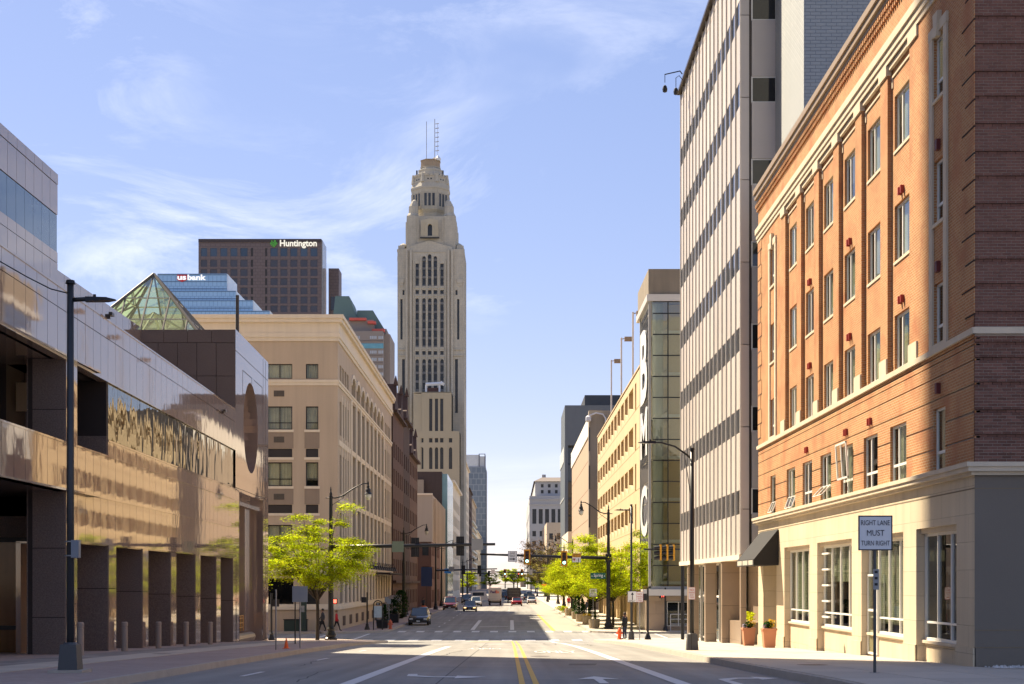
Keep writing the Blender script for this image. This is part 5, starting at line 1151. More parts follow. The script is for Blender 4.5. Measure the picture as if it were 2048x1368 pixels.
H2 = thing('brown_tower_wing', 'darker brown tower just right of the broad brown skyscraper', 'building', (-80, 660, 0))
MB().box(hx(648), hx(669), 657, 668, 30, hz(521)).build('wall', brn, H2)
for k_ in range(6): piece('window', fy(657), hx(652), hx(664), 80+k_*9.5, 86+k_*9.5, -.1, .1, GLD, H2)
UB = thing('blue_glass_stepped_building', 'stepped light blue glass bank building behind the glass pyramid', 'building', (-90, 420, 0))
ux = lambda px: (px-1022)/2900*420
uz = lambda py: CAMZ+(1165-py)/2900*420
ubm = mat('glass_sky_blue', (.32, .50, .68), .15, metal=.25, noise=.08, nscale=.1, brick=(1.2, 3.1, .10, (.30, .48, .66), (.22, .36, .52))); ubs = mat('glass_side_lit', (.55, .62, .68), .2, metal=.2)  # side panes whitened so they look lit and reflecting
lev_ = [(315, 453.4, 547.2, 590), (320, 472.7, 582.6, 613), (330, 507.5, 602.6, 635), (340, 542, 624.8, 700)]
for i, (a, b, y0, y1) in enumerate(lev_):
    Y0 = 420-i*.9
    fbp('glass_level', fy(Y0), ux(a), ux(b), uz(y1) if i == 3 else uz(y0)-9, uz(y0), -16, 0, ubm, UB)
    MB().box(ux(b), ux(b)+.15, Y0+.3, Y0+15, uz(y0)-8, uz(y0)-.02).build('side_glass', ubs, UB)
    for t in (0, 1, 2): fbp('ledge_line', fy(Y0), ux(a), ux(b), uz(y0)-.3-t*2.1, uz(y0)-.12-t*2.1, 0, .12, mat('line_navy', (.10, .17, .28), .5), UB)
UF = fy(420)
sh = MB(); sh.poly([UF.p(ux(354.5), uz(549.5), .2), UF.p(ux(374), uz(549.5), .2), UF.p(ux(374.5), uz(560), .2), UF.p(ux(364.5), uz(564.5), .2), UF.p(ux(354), uz(560), .2)]); sh.build('shield_logo', mat('logo_red', (.55, .02, .03), .5), UB)
text(UB, 'us', UF, ux(355.2), ux(373), uz(560.3), uz(552.2), .28, mat('sign_lit', (.8, .8, .8), .5, emit=(1, 1, 1, .25)), offset=.04); text(UB, 'bank', UF, ux(375.3), ux(412.5), uz(560.6), uz(549.4), .25, MATS['sign_lit'], offset=.04)
sh = MB(); sh.fb(UF, ux(355), ux(374), uz(564.6), uz(563.8), 0, .15)
GTW = thing('green_roof_tower', 'grey tower with sloping green metal roofs and red ledges behind the hotel', 'building', (-46, 450, 0))
gx = lambda px: (px-1022)/2900*450
gz = lambda py: CAMZ+(1165-py)/2900*450
gtm = mat('stone_grey_pink', (.28, .24, .21), .8, noise=.05, nscale=.1)
def prism(pts, Y0, Y1, m, name, par):
    q = MB(); q.poly([(x, Y0, z) for x, z in pts]); q.poly([(x, Y1, z) for x, z in pts])
    for (a, b), (c, d) in zip(pts, pts[1:]+pts[:1]): q.poly([(a, Y0, b), (c, Y0, d), (c, Y1, d), (a, Y1, b)])
    return q.build(name, m, par)
MB().box(gx(690), gx(766), 450, 475, 0, gz(662)).build('wall', gtm, GTW); MB().box(gx(766), gx(778), 454, 472, 0, gz(664)).build('chamfer_wall', gtm, GTW); MB().box(gx(668), gx(745), 453, 475, gz(662), gz(636)).build('upper_wall', gtm, GTW); MB().box(gx(740), gx(770), 455, 473, gz(664), gz(652)).build('upper_wall', gtm, GTW)
grn_ = mat('roof_green', (.12, .19, .175), .55, noise=.06, nscale=.1)
prism([(gx(660), gz(636)), (gx(712), gz(636)), (gx(694), gz(584.5)), (gx(666), gz(584.5))], 456, 474, grn_, 'green_roof', GTW); prism([(gx(706), gz(640)), (gx(768), gz(655)), (gx(741), gz(611)), (gx(709), gz(611))], 458, 474, grn_, 'green_roof', GTW)
for a, b, y in ((697, 731, 636), (734, 750, 642.5), (743, 768, 658)): fbp('red_ledge', fy(452), gx(a), gx(b), gz(y+2.5), gz(y-2.5), -2, .3, mat('red_ledge', (.6, .11, .08), .6), GTW)
fbp('glass_band', fy(450), gx(712), gx(767), gz(697), gz(687), -.3, .2, mat('glass_cyan', (.15, .34, .38), .15, metal=.3), GTW)
for k_ in range(9):
    y = 672+k_*14.6
    if abs(y-690) < 6: continue
    for c in (709, 713, 717, 740, 743.5, 747, 750.5, 757, 760.5, 764): piece('window', fy(450), gx(c), gx(c+2.6), gz(y+6), gz(y), -.1, .08, mat('window_pale_far', (.42, .46, .5), .3), GTW)
    fbp('floor_line', fy(450), gx(700), gx(766), gz(y+10), gz(y+9.3), 0, .15, mat('floor_line', (.16, .13, .12), .8), GTW)

# ------------------------------------------------------------ trees
def make_tree(name, label, loc, H, R, seed, leafm, trunk_r=.13, fork=.28, nlimb=7, leaves=9000, leaf=.10, flat=.28, group=None, bare=False, squash=.62):
    r = random.Random(seed); t = thing(name, label, 'tree', loc, 0, group); O = Vector(loc)
    tr = MB(); zf = H*fork
    base = [O, O+Vector((.03, 0, zf*.5)), O+Vector((.0, .03, zf))]
    tr.tube([base[0]-Vector((0, 0, .1))]+base, [trunk_r*1.35, trunk_r*1.2, trunk_r, trunk_r*.85], 10)
    tr.build('trunk', BARK, t, smooth=True)
    lb = MB(); anchors = []
    for i in range(nlimb):
        a = 2*pi*i/nlimb+r.uniform(-.35, .35); up = r.uniform(.06, .95) if i else 1.0
        tip = O+Vector((cos(a)*R*(1-.55*up*up)*r.uniform(.75, .95), sin(a)*R*(1-.55*up*up)*r.uniform(.75, .95), zf+(H-zf)*(.10+.83*up)))
        p0 = base[-1]+Vector((0, 0, -.1*i/nlimb)); mid = p0.lerp(tip, .45)+Vector((0, 0, (H-zf)*.10)); q = [p0]
        for k in range(1, 6): s = k/5; q.append(p0*(1-s)**2+mid*2*s*(1-s)+tip*s*s+Vector((r.uniform(-.08, .08), r.uniform(-.08, .08), r.uniform(-.05, .05)))*R*.25)
        lb.tube(q, [trunk_r*.55*(1-.16*k) for k in range(6)], 6)
        for k in range(2, 6):
            for j in range(3):
                b = a+r.uniform(-1.5, 1.5); ln = R*r.uniform(.22, .55)*(1.1-.1*k); s0 = q[k]
                e = s0+Vector((cos(b)*ln, sin(b)*ln, ln*r.uniform(-.05, .35))); m = s0.lerp(e, .5)+Vector((0, 0, ln*.12))
                lb.tube([s0, m, e], [trunk_r*.2, trunk_r*.14, trunk_r*.05], 4, cap=False); anchors += [(m, ln*.45), (e, ln*.55)]
                if bare:
                    for _ in range(5): f = e+Vector((r.uniform(-1, 1), r.uniform(-1, 1), r.uniform(0, 1.4)))*ln*.7; lb.tube([m, f], [trunk_r*.08, trunk_r*.02], 3, cap=False); anchors.append((f, ln*.5))
    lb.build('limbs', BARK, t, smooth=True)
    lf = MB(); per = max(6, leaves//len(anchors)); v = lf.v; f = lf.f
    for c, s in anchors:
        s = max(s, R*.12)*r.uniform(.6, 1.15); n = int(per*r.uniform(.5, 1.5))
        for _ in range(n):
            a = r.uniform(0, 2*pi); d = s*math.sqrt(r.random())*1.25; p = c+Vector((cos(a)*d, sin(a)*d, r.gauss(0, s*flat)-d*d*.12/s))
            L_ = leaf*r.uniform(.6, 1.5); b = r.uniform(0, 2*pi); dx = Vector((cos(b), sin(b), r.uniform(-.5, .4)))*L_; dy = Vector((-sin(b), cos(b), r.uniform(-.6, .6)))*L_*.45
            i0 = len(v); v += [tuple(p), tuple(p+dx*.5+dy), tuple(p+dx), tuple(p+dx*.5-dy)]; f.append((i0, i0+1, i0+2, i0+3)); lf.m.append(0)
    lf.build('crown', leafm, t)
    return t
make_tree('honey_locust', 'bright green leafy tree in front of the hotel corner by the left street lamp', (-12.75, 95.5, .2), 9.1, 3.95, 11, LEAF, .115, .30, 16, 48000, .09, flat=.22)
make_tree('honey_locust', 'green tree mostly hidden behind the granite building edge on the left', (-17.6, 97.5, .2), 7.0, 2.2, 5, LEAF, .12, .4, 6, 4000, .12)
TG = 'yellow-green street trees along the right pavement'
t0 = make_tree('honey_locust', 'yellow-green street tree nearest the signal pole on the right pavement', (8.9, 126.5, .15), 8.3, 4.5, 24, LEAF, .11, .27, 15, 40000, .11, flat=.24, group=TG)
for i, (x, Y, s, rz, lb) in enumerate(((8.0, 138, .92, 1.3, 'yellow-green street tree behind the planter with yellow flowers'), (8.2, 152, .95, 2.6, 'yellow-green street tree, third from the signal pole on the right'), (8.0, 170, .88, 3.9, 'yellow-green street tree, fourth from the signal pole on the right'), (7.9, 190, .86, 5.2, 'yellow-green street tree behind the red hydrant on the right'), (7.6, 212, .82, .7, 'yellow-green street tree, farthest in the right row'))):
    copy_tree(t0, None, (x, Y, .15), rz, lb, (s, s, s))
make_tree('budding_tree', 'tall tree with reddish brown budding twigs below the pale tower', (9.5, 400, .1), 17, 7.5, 33, TWIGB, .4, .3, 10, 9000, .28, bare=True)
tb = make_tree('budding_tree', 'tan budding tree in front of the reddish one on the right', (8.6, 330, .1), 11.5, 4.6, 35, TWIGT, .25, .25, 9, 8000, .24, bare=True)
far = make_tree('street_tree', 'small bright green tree at the far end of the street, rightmost', (9.5, 560, 0), 8.5, 4.2, 41, LEAF, .25, .3, 8, 3500, .4)
for x, Y, lb, s in ((1.5, 760, 'yellow tree closing the far end of the street', 1.35), (-9.0, 620, 'green tree at the far left end of the street', 1.0), (-14, 470, 'dark green tree by the blue storefronts at the far left', .9), (4, 900, 'distant tree behind the yellow one', 1.4), (-4, 1000, 'farthest tree at the centre of the street end', 1.5)): copy_tree(far, None, (x, Y, 0), x, lb, (s, s, s))
# ------------------------------------------------------------ street lamps and poles
def cobra(name, label, x, Y, H, arm, rise=0.0, base=True, group=None, wide=False):
    z = zs(Y); t = thing(name, label, 'street lamp', (x, Y, z), 0, group)
    MB().tube([(x, Y, z), (x, Y, z+H*.5), (x, Y, z+H)], [.078, .073, .066], 12).build('pole', POLE if not wide else BLK, t, smooth=True)
    b = MB(); b.hexa([(x-.20, Y-.20, z), (x+.20, Y-.20, z), (x+.20, Y+.20, z), (x-.20, Y+.20, z), (x-.16, Y-.16, z+.56), (x+.16, Y-.16, z+.56), (x+.16, Y+.16, z+.56), (x-.16, Y+.16, z+.56)]); b.tube([(x, Y, z+.55), (x, Y, z+.60)], [.155, .115], 10); b.build('base_cover', mat('base_grey', (.07, .072, .075), .55, noise=.15, fine=.1, fscale=60), t)
    a = MB(); s = 1 if arm > 0 else -1
    if rise: a.tube([(x, Y, z+H-.32), (x+arm*.15, Y, z+H-.15), (x+arm*.45, Y, z+H+.12), (x+arm*.8, Y, z+H+.25), (x+arm, Y, z+H+.27)], [.04, .036, .032, .03, .028], 8); a.tube([(x, Y, z+H-1.9), (x+arm*.2, Y, z+H-.1)], .014, 5); zz = z+H+.27
    else: a.tube([(x, Y, z+H-.32), (x+arm, Y, z+H-.30)], .045, 8); zz = z+H-.30
    a.build('arm', BLK, t, smooth=True)
    h = MB(); x0 = x+arm; h.hexa([(x0-s*.06, Y-.06, zz-.06), (x0+s*.36, Y-.13, zz-.045), (x0+s*.36, Y+.13, zz-.045), (x0-s*.06, Y+.06, zz-.06), (x0-s*.06, Y-.04, zz+.045), (x0+s*.38, Y-.08, zz+.025), (x0+s*.38, Y+.08, zz+.025), (x0-s*.06, Y+.04, zz+.045)])
    h.hexa([(x0+s*.36, Y-.13, zz-.045), (x0+s*.54, Y-.05, zz-.03), (x0+s*.54, Y+.05, zz-.03), (x0+s*.36, Y+.13, zz-.045), (x0+s*.36, Y-.08, zz+.025), (x0+s*.54, Y-.03, zz-.01), (x0+s*.54, Y+.03, zz-.01), (x0+s*.36, Y+.08, zz+.025)]); h.tube([(x0+s*.12, Y, zz+.03), (x0+s*.12, Y, zz+.09)], .03, 8); h.build('lamp_head', BLK, t)
    c = MB(); c.tube([(x, Y, z+H), (x, Y, z+H+.07)], [.10, .08], 10); c.build('cap', BLK, t)
    return t
lampL = cobra('street_lamp', 'tall dark street lamp with a flat lamp head in the left foreground', -8.75, 28.8, 7.72, .36)
p = MB(); p.box(-9.1, -8.42, 28.45, 29.15, zs(28.8)-.05, zs(28.8)+.06); p.build('footing', CURB, lampL)
p = MB(); p.box(-8.68, -8.53, 28.6, 28.75, 4.55, 4.9); p.build('control_box', mat('box_grey', (.20, .22, .25), .5), lampL)
for z in (4.58, 4.86): MB().tube([(-8.75, 28.8, z), (-8.75, 28.8, z+.025)], .12, 12).build('strap', STEEL, lampL)
cobra('street_lamp', 'tall dark street lamp with a curved arm on the right pavement before the office slab', 6.17, 49.4, 6.83, -1.3, rise=1, wide=True)
cobra('street_lamp', 'dark pole with double luminaire arm beside the man in black on the right corner', 8.05, 97, 9.0, -.6)
wr = thing('overhead_wire', 'thin cable running from the left edge to the top of the left street lamp', 'cable', (-11, 28.8, 9))
MB().tube([(-12.5, 31, 11.7), (-10.6, 30, 10.72), (-9.8, 29.4, 10.25), (-9.2, 29.0, 9.93), (-8.78, 28.8, 9.8)], .013, 5).build('cable', BLK, wr)
def bell_lamp(t, x, Y, z, H, dx):
    s = 1 if dx > 0 else -1; zt = z+H-.5
    a = MB(); a.tube([(x-s*.35, Y, zt), (x+s*.3, Y, zt), (x+dx*.3, Y, zt+.12), (x+dx*.6, Y, zt+.62), (x+dx*.85, Y, zt+.95), (x+dx, Y, zt+.97)], [.03, .05, .05, .045, .04, .035], 7); a.tube([(x, Y, zt-.9), (x+s*.12, Y, zt-.45), (x+dx*.3, Y, zt-.05), (x+dx*.38, Y, zt+.22)], .022, 5); a.build('scroll_arm', BLK, t, smooth=True)
    h = MB(); zz = zt+.97; xx = x+dx; h.lathe((xx, Y, zz-.72), [(.26, 0), (.17, .14), (.16, .30), (.09, .42), (.10, .52), (.05, .60), (.06, .72), (.03, .85)], 12); h.build('lamp_housing', BLK, t, smooth=False)
    g = MB(); g.lathe((xx, Y, zz-1.12), [(.04, 0), (.14, .08), (.20, .22), (.21, .40)], 12); g.build('globe', mat('globe_glass', (.62, .60, .50), .25), t, smooth=True)
def orn_pole(name, label, x, Y, H, dx, mast=None, signals=(), r=.19, group=None):
    z = zs(Y) if abs(x) > 5 else zr(Y); t = thing(name, label, 'traffic signal' if mast else 'street lamp', (x, Y, z), 0, group)
    p = MB(); p.tube([(x, Y, z+.9), (x, Y, z+H*.62), (x, Y, z+H*.62+.02), (x, Y, z+H-.35)], [r, r*.85, r*.7, r*.6], 12); p.lathe((x, Y, z+H-.5), [(r*.7, 0), (r*.4, .18), (r*.55, .26), (r*.2, .45), (r*.3, .52), (.02, .75)], 10); p.build('pole', BLK, t, smooth=False)
    b = MB(); b.lathe((x, Y, z), [(r*2.2, 0), (r*2.2, .12), (r*1.7, .2), (r*1.9, .34), (r*1.2, .62), (r*1.5, .74), (r*1.15, .85), (r, .95)], 14); b.build('pole_base', BLK, t)
    bell_lamp(t, x, Y, z, H, dx); return t
TREE = []
def signal(parent, x, Y, z, face, lit=None, hous=YEL, plate=True, n=3, hh=1.05, w=.36):
    """face -1: lenses towards the camera"""
    f = MB(); yb = Y-.18 if face < 0 else Y+.02
    f.box(x-w/2, x+w/2, Y-.12, Y+.12, z-hh/2, z+hh/2); o = f.build('signal_head', hous if face < 0 else BLACKP, parent, at=(x, Y, z))
    if plate: MB().box(x-w/2-.09, x+w/2+.09, Y-.015, Y+.015, z-hh/2-.12, z+hh/2+.12).build('back_plate', BLACKP if face > 0 else YEL, o)
    if face < 0:
        MB().box(x-w/2+.03, x+w/2-.03, Y-.135, Y-.12, z-hh/2+.03, z+hh/2-.03).build('face_plate', BLACKP, o)
        for k in range(n):
            zz = z+hh/2-.18-k*(hh-.36)/(n-1); c = MB(); c.tube([(x, Y-.13, zz), (x, Y-.17, zz)], .125, 12)
            c.build('lens', GREENL if lit == k and k == 2 else REDL if lit == k else LENS, o, at=(x, Y, zz)); v = MB()
            for q in range(7):
                t0, t1 = pi*q/7, pi*(q+1)/7; v.poly([(x+.14*cos(t0), Y-.13, zz+.14*sin(t0)), (x+.14*cos(t1), Y-.13, zz+.14*sin(t1)), (x+.14*cos(t1), Y-.36, zz+.14*sin(t1)), (x+.14*cos(t0), Y-.36, zz+.14*sin(t0))])
            v.build('visor', BLACKP, o, at=(x, Y, zz))
    else:
        for k in range(3): MB().tube([(x, Y+.12, z+hh/2-.18-k*.35), (x, Y+.36, z+hh/2-.18-k*.35)], .13, 10).build('visor', BLACKP, o)
        MB().box(x-.03, x+.03, Y-.2, Y-.12, z-hh/2-.05, z+hh/2+.05).build('bracket', BLACKP, o)
    return o
def plate(parent, x, Y, z, w, h, m=SIGNW, face=-1, name='sign_plate', t=.01, frame=None):
    bw_ = w*.035
    o = MB().box(x-w/2, x+w/2, Y-t, Y+t, z-h/2, z+h/2).build(name, m, parent, at=(x, Y, z))
    if frame: 
        q = MB(); 
        for a in ((x-w/2, x+w/2, z-h/2, z-h/2+bw_), (x-w/2, x+w/2, z+h/2-bw_, z+h/2), (x-w/2, x-w/2+bw_, z-h/2, z+h/2), (x+w/2-bw_, x+w/2, z-h/2, z+h/2)): q.box(a[0], a[1], Y-t-.004, Y-t+.001, a[2], a[3])
        q.build('border', frame, o)
    return o
# near left mast (backs of the signals towards us)
mL = orn_pole('signal_mast', 'near left signal mast with bell lamp, its arm crossing in front of the hotel', -12.05, 97, 10.0, 2.5, True)
MB().tube([(-12.05, 96.9, 6.42), (-8, 96.9, 6.5), (-4.5, 96.9, 6.56), (-1.05, 96.9, 6.62)], [.15, .13, .11, .09], 10).build('mast_arm', BLK, mL, smooth=True)
signal(mL, -6.42, 97.15, 6.42, 1); signal(mL, -3.40, 97.15, 6.5, 1)
plate(mL, -7.55, 96.75, 6.45, .78, .72, mat('sign_back_green', (.16, .20, .15), .5, metal=.3)); plate(mL, -2.25, 96.75, 6.6, .76, .75, SIGNB)
signal(mL, -13.0, 96.8, 3.6, 1, plate=False, hh=.8, w=.3)
# far right mast (lit green)
mR = orn_pole('signal_mast', 'far right signal mast with bell lamp, two green lights and a one way sign', 8.2, 122, 10.2, -2.3, True)
MB().tube([(8.2, 121.8, 6.12), (4, 121.8, 6.22), (0, 121.8, 6.36), (-2.6, 121.8, 6.44)], [.15, .13, .10, .08], 10).build('mast_arm', BLK, mR, smooth=True)
MB().tube([(8.2, 122, 5.75), (8.2, 122, 6.45)], .27, 12).build('mast_collar', BLK, mR)
for x, z in ((1.35, 6.2), (4.46, 6.07)):
    o = signal(mR, x, 121.6, z, -1, 2, plate=True)
o = plate(mR, .13, 121.6, 6.25, .76, .90, SIGNW, frame=BLACKP); Fo = fy(121.6)
WLOC[o.name] = Vector((.13, 121.6, 6.25))
text(o, 'ONE', Fo, -.08, .34, 6.42, 6.58, .012, BLACKP); text(o, 'WAY', Fo, -.12, .38, 6.2, 6.36, .012, BLACKP)
q = MB(); q.box(-.14, .2, 121.582, 121.588, 5.99, 6.07); q.poly([(.18, 121.585, 5.93), (.40, 121.585, 6.03), (.18, 121.585, 6.13)]); q.build('arrow', BLACKP, o)
o = plate(mR, 5.5, 121.6, 6.12, .76, .76, SIGNW, frame=BLACKP); MB().box(5.14, 5.86, 121.575, 121.588, 6.17, 6.48).build('yellow_panel', mat('sign_amber', (.62, .30, .02), .5), o)
text(o, 'TURNING', Fo, 5.2, 5.8, 6.35, 6.44, .028, BLACKP); text(o, 'VEHICLES', Fo, 5.2, 5.8, 6.21, 6.31, .028, BLACKP); text(o, 'TO', Fo, 5.44, 5.54, 5.9, 5.97, .012, BLACKP)
q = MB(); q.poly([(5.18, 121.585, 6.07), (5.42, 121.585, 6.07), (5.3, 121.585, 5.83)]); q.build('yield_mark', RED, o); q = MB(); q.box(5.63, 5.69, 121.582, 121.588, 5.8, 6.02); q.lathe((5.66, 121.585, 6.03), [(.02, 0), (.035, .03), (.02, .06)], 6); q.build('walker_mark', BLACKP, o)
o = plate(mR, 7.32, 121.8, 4.62, 1.28, .50, SIGNG, name='street_name_sign'); text(o, 'Spring', fy(121.8), 6.95, 7.72, 4.46, 4.80, .012, SIGNW, offset=.01)
q = MB(); 
for x, s in ((6.8, -1), (7.86, 1)): q.poly([(x-.05, 121.785, 4.56), (x+.05, 121.785, 4.56), (x, 121.785, 4.68)])
q.build('leaf_mark', SIGNW, o)
# pair of side-facing signals on the right near corner
sg = thing('side_signals', 'cluster of yellow and black signals seen from the side before the glass tower', 'traffic signal', (9.9, 98, 5.3))
MB().tube([(11.6, 98, 6.3), (9.0, 98, 6.3)], .06, 8).build('arm', BLK, sg)
MB().tube([(11.6, 98.0, .15), (11.6, 98, 6.4)], .12, 10).build('pole', BLK, sg)
for x in (10.05, 10.5, 10.95):
    b = MB(); b.box(x, x+.12, 97.85, 98.15, 5.55, 6.62); o = b.build('signal_head', YEL, sg, at=(x, 98, 6.1))
    for k in range(3): MB().tube([(x, 98, 6.42-k*.34), (x-.38, 98, 6.38-k*.34)], [.16, .12], 10).build('visor', BLACKP, o)
# next junctions
def far_mast(label, x, Y, H, xe, z, faces, lit=2, dx=None):
    t = orn_pole('signal_mast', label, x, Y, H, dx or (2.5 if x < 0 else -2.5), True, r=.17)
    MB().tube([(x, Y, z), (xe, Y, z+.25)], [.14, .08], 8).build('mast_arm', BLK, t)
    for xs_, f in faces: signal(t, xs_, Y+.1, z+.1, f, lit if f < 0 else None)
    return t
t = far_mast('second left signal mast with black backed signals, far beyond the hotel', -10.9, 210, 9.5, -2.0, 5.8, ((-6.9, 1), (-4.6, 1))); plate(t, -8.6, 209.7, 6.0, .8, .7, SIGNB)
t = far_mast('second right signal mast with two small green lights', 7.3, 290, 9.5, -4.5, 6.0, ((-1.2, -1), (2.2, -1))); plate(t, -3.6, 289.7, 6.2, .8, .8, SIGNW); plate(t, 3.9, 289.7, 6.1, .8, .8, SIGNB)
t = far_mast('third left signal mast with black backed signals', -11, 330, 9.0, -2, 6.0, ((-7.0, 1), (-5.0, 1)))
t = far_mast('third right signal mast with small red lights', 7.6, 420, 9.0, -4, 6.1, ((-1.8, -1), (2.2, -1)), lit=0)
t = far_mast('farthest right signal mast at the end of the street', 7.8, 560, 9.0, -6, 6.4, ((-2.5, -1), (4.0, -1)), lit=0)
l = orn_pole('street_lamp', 'bell street lamp in front of the red brick building on the left', -12.2, 165, 10.0, 2.6); lg_ = 'bell street lamps along the street'; l['group'] = lg_; l['label'] = 'bell street lamp before the dark brick row on the left'
copy_tree(l, None, (-11.4, 238, .15), label='bell street lamp beside the blue parking sign on the left'); copy_tree(l, None, (-11.2, 370, .15), label='farthest bell street lamp on the left pavement')
r_ = orn_pole('street_lamp', 'bell street lamp over the trees, nearest after the right signal mast', 8.7, 205, 10.0, -2.4); r_['group'] = lg_
for Y, lb in ((232, 'second bell street lamp beyond the right signal mast'), (262, 'third bell street lamp beyond the right signal mast'), (330, 'bell street lamp in front of the reddish budding tree')): copy_tree(r_, None, (8.5, Y, .15), label=lb)
# pedestrian signal posts
def ped(label, x, Y, H, lit=None, side=-1, base=True):
    z = zs(Y); t = thing('pedestrian_signal', label, 'pedestrian signal', (x, Y, z))
    MB().tube([(x, Y, z), (x, Y, z+H)], [.075, .065], 10).build('post', BLK, t)
    MB().lathe((x, Y, z), [(.24, 0), (.22, .1), (.12, .35), (.14, .42), (.08, .5)], 10).build('post_base', BLK, t)
    h = MB(); h.box(x+side*.28-.2, x+side*.28+.2, Y-.1, Y+.1, z+H-.85, z+H-.4); o = h.build('signal_box', BLACKP, t)
    if lit: text(o, lit, fy(Y-.1), x+side*.28-.02, x+side*.28+.16, z+H-.78, z+H-.48, .004, REDL)
    return t
ped('pedestrian signal post showing red numbers on the right far pavement', 12.45, 117, 3.5, '11'); ped('black pedestrian signal post on the right near corner behind the two signs', 9.25, 98, 3.5, side=-1)
ped('black pedestrian signal post at the granite building corner on the left', -15.2, 92, 3.0, side=1); ped('black pedestrian signal post in front of the hotel base, left of the information stand', -11.9, 120, 3.1)
MB().box(12.6, 16.5, 118.0, 118.05, 1.1, 1.15)
rl = thing('white_railing', 'thin white railing in front of the glass tower base window', 'railing', (14, 117.2, .15))
for x in (12.9, 13.8, 14.7, 15.6): MB().tube([(x, 117.2, .15), (x, 117.2, 1.5)], .03, 5).build('post', SIGNW, rl)
for z in (.7, 1.1, 1.5): MB().tube([(12.9, 117.2, z), (15.6, 117.2, z)], .025, 5).build('rail', SIGNW, rl)
# ------------------------------------------------------------ signs
def sign(label, x, Y, H, w, h, post=STEEL, pm=SIGNW, txt=(), frame=None, r=.03, off=0, name='road_sign'):
    z = zs(Y); t = thing(name, label, 'sign', (x, Y, z)); MB().tube([(x, Y, z), (x, Y, z+H)], r, 8).build('post', post, t)
    o = plate(t, x+off, Y-r-.012, z+H-h/2, w, h, pm, frame=frame); F_ = fy(Y-r-.024)
    for s, a, b, c, d, m in txt: text(o, s, F_, x+off+a*w, x+off+b*w, z+H-h+c*h, z+H-h+d*h, .002, m)
    return t, o
DK = mat('sign_ink', (.01, .01, .025), .5)
t, o = sign('white RIGHT LANE MUST TURN RIGHT sign on a post at the right kerb', 7.1, 28.3, 3.08, .665, .68, mat('post_dark', (.09, .09, .09), .5, metal=.4), SIGNW, (('RIGHT LANE', -.42, .42, .72, .865, DK), ('MUST', -.25, .26, .42, .585, DK), ('TURN RIGHT', -.42, .42, .14, .28, DK)), frame=DK)
MB().box(7.055, 7.165, 28.235, 28.245, 3.92, 4.32).build('small_plate', SIGNB, t)
for z in (4.0, 4.12, 4.24): MB().box(7.08, 7.14, 28.228, 28.236, z, z+.05).build('small_mark', BLACKP, t)
MB().tube([(7.1, 28.3, zs(28.3)), (7.1, 28.3, zs(28.3)+.02)], .1, 10).build('foot', STEEL, t)
R_ = mat('ink_red', (.5, .03, .03), .5)
t, o = sign('white lane arrow sign on a dark post left of the parking rules sign, right corner', 8.05, 96.3, 3.25, .62, .75, BLK, SIGNW, (('ONLY', -.35, .35, .05, .2, DK),), frame=DK, r=.04)
q = MB(); z = zs(96.3)+3.25; q.box(8.03, 8.08, 96.232, 96.24, z-.58, z-.22); q.poly([(7.95, 96.235, z-.25), (8.16, 96.235, z-.25), (8.055, 96.235, z-.08)]); q.build('arrow', DK, o)
sign('white parking rules sign with red letters beside the lane arrow sign', 8.5, 95.8, 3.2, .46, .70, STEEL, SIGNW, (('NO', -.3, .3, .66, .86, R_), ('PARKING', -.4, .4, .45, .58, R_), ('ANY', -.3, .3, .28, .39, R_), ('TIME', -.3, .3, .1, .22, R_)), frame=R_)
sign('white parking rules sign with red letters fixed to the right street lamp', 6.12, 49.1, 2.15, .23, .42, BLK, SIGNW, (('NO', -.3, .3, .7, .88, R_), ('PARKING', -.4, .4, .5, .62, R_), ('ANY', -.3, .3, .32, .42, R_), ('TIME', -.3, .3, .12, .24, R_)), frame=R_, r=.012)
sign('white bicycle sign on a post in the nearest concrete planter', 7.0, 123.6, 3.4, .68, .70, STEEL, SIGNW, (('oo', -.25, .25, .55, .85, DK), ('MAY USE', -.4, .4, .3, .42, DK), ('FULL LANE', -.4, .4, .1, .22, DK)), frame=DK)
sign('large blank grey back of a sign on a steel post near the orange cone', -7.75, 53.3, 2.28, .56, .58, STEEL, SIGNB)
o = sign('thin steel post left of the orange cone', -8.2, 50.6, 2.1, .05, .05, STEEL, STEEL, name='steel_post')[0]
o = sign('dark post behind the large grey sign back', -9.6, 64.5, 2.45, .06, .06, BLK, BLK, name='dark_post')[0]
sign('blue parking sign on the left pavement far beyond the dark brick row', -10.9, 250, 6.3, 1.2, .8, BLK, mat('sign_blue', (.02, .18, .55), .5))
sign('dark blue banner sign by the red brick building', -11.4, 196, 6.0, 1.5, 2.6, BLK, mat('sign_navy', (.03, .05, .12), .6))
sign('tall white sign post left of the parked grey car', -11.4, 133, 2.6, .35, .45, STEEL, SIGNB); sign('sign post by the left hydrant with a grey back', -10.6, 126, 2.5, .35, .45, STEEL, SIGNB)
t, o = sign('orange diamond roadworks sign on the right pavement', 6.9, 300, 3.6, 1.1, .8, STEEL, ORG)
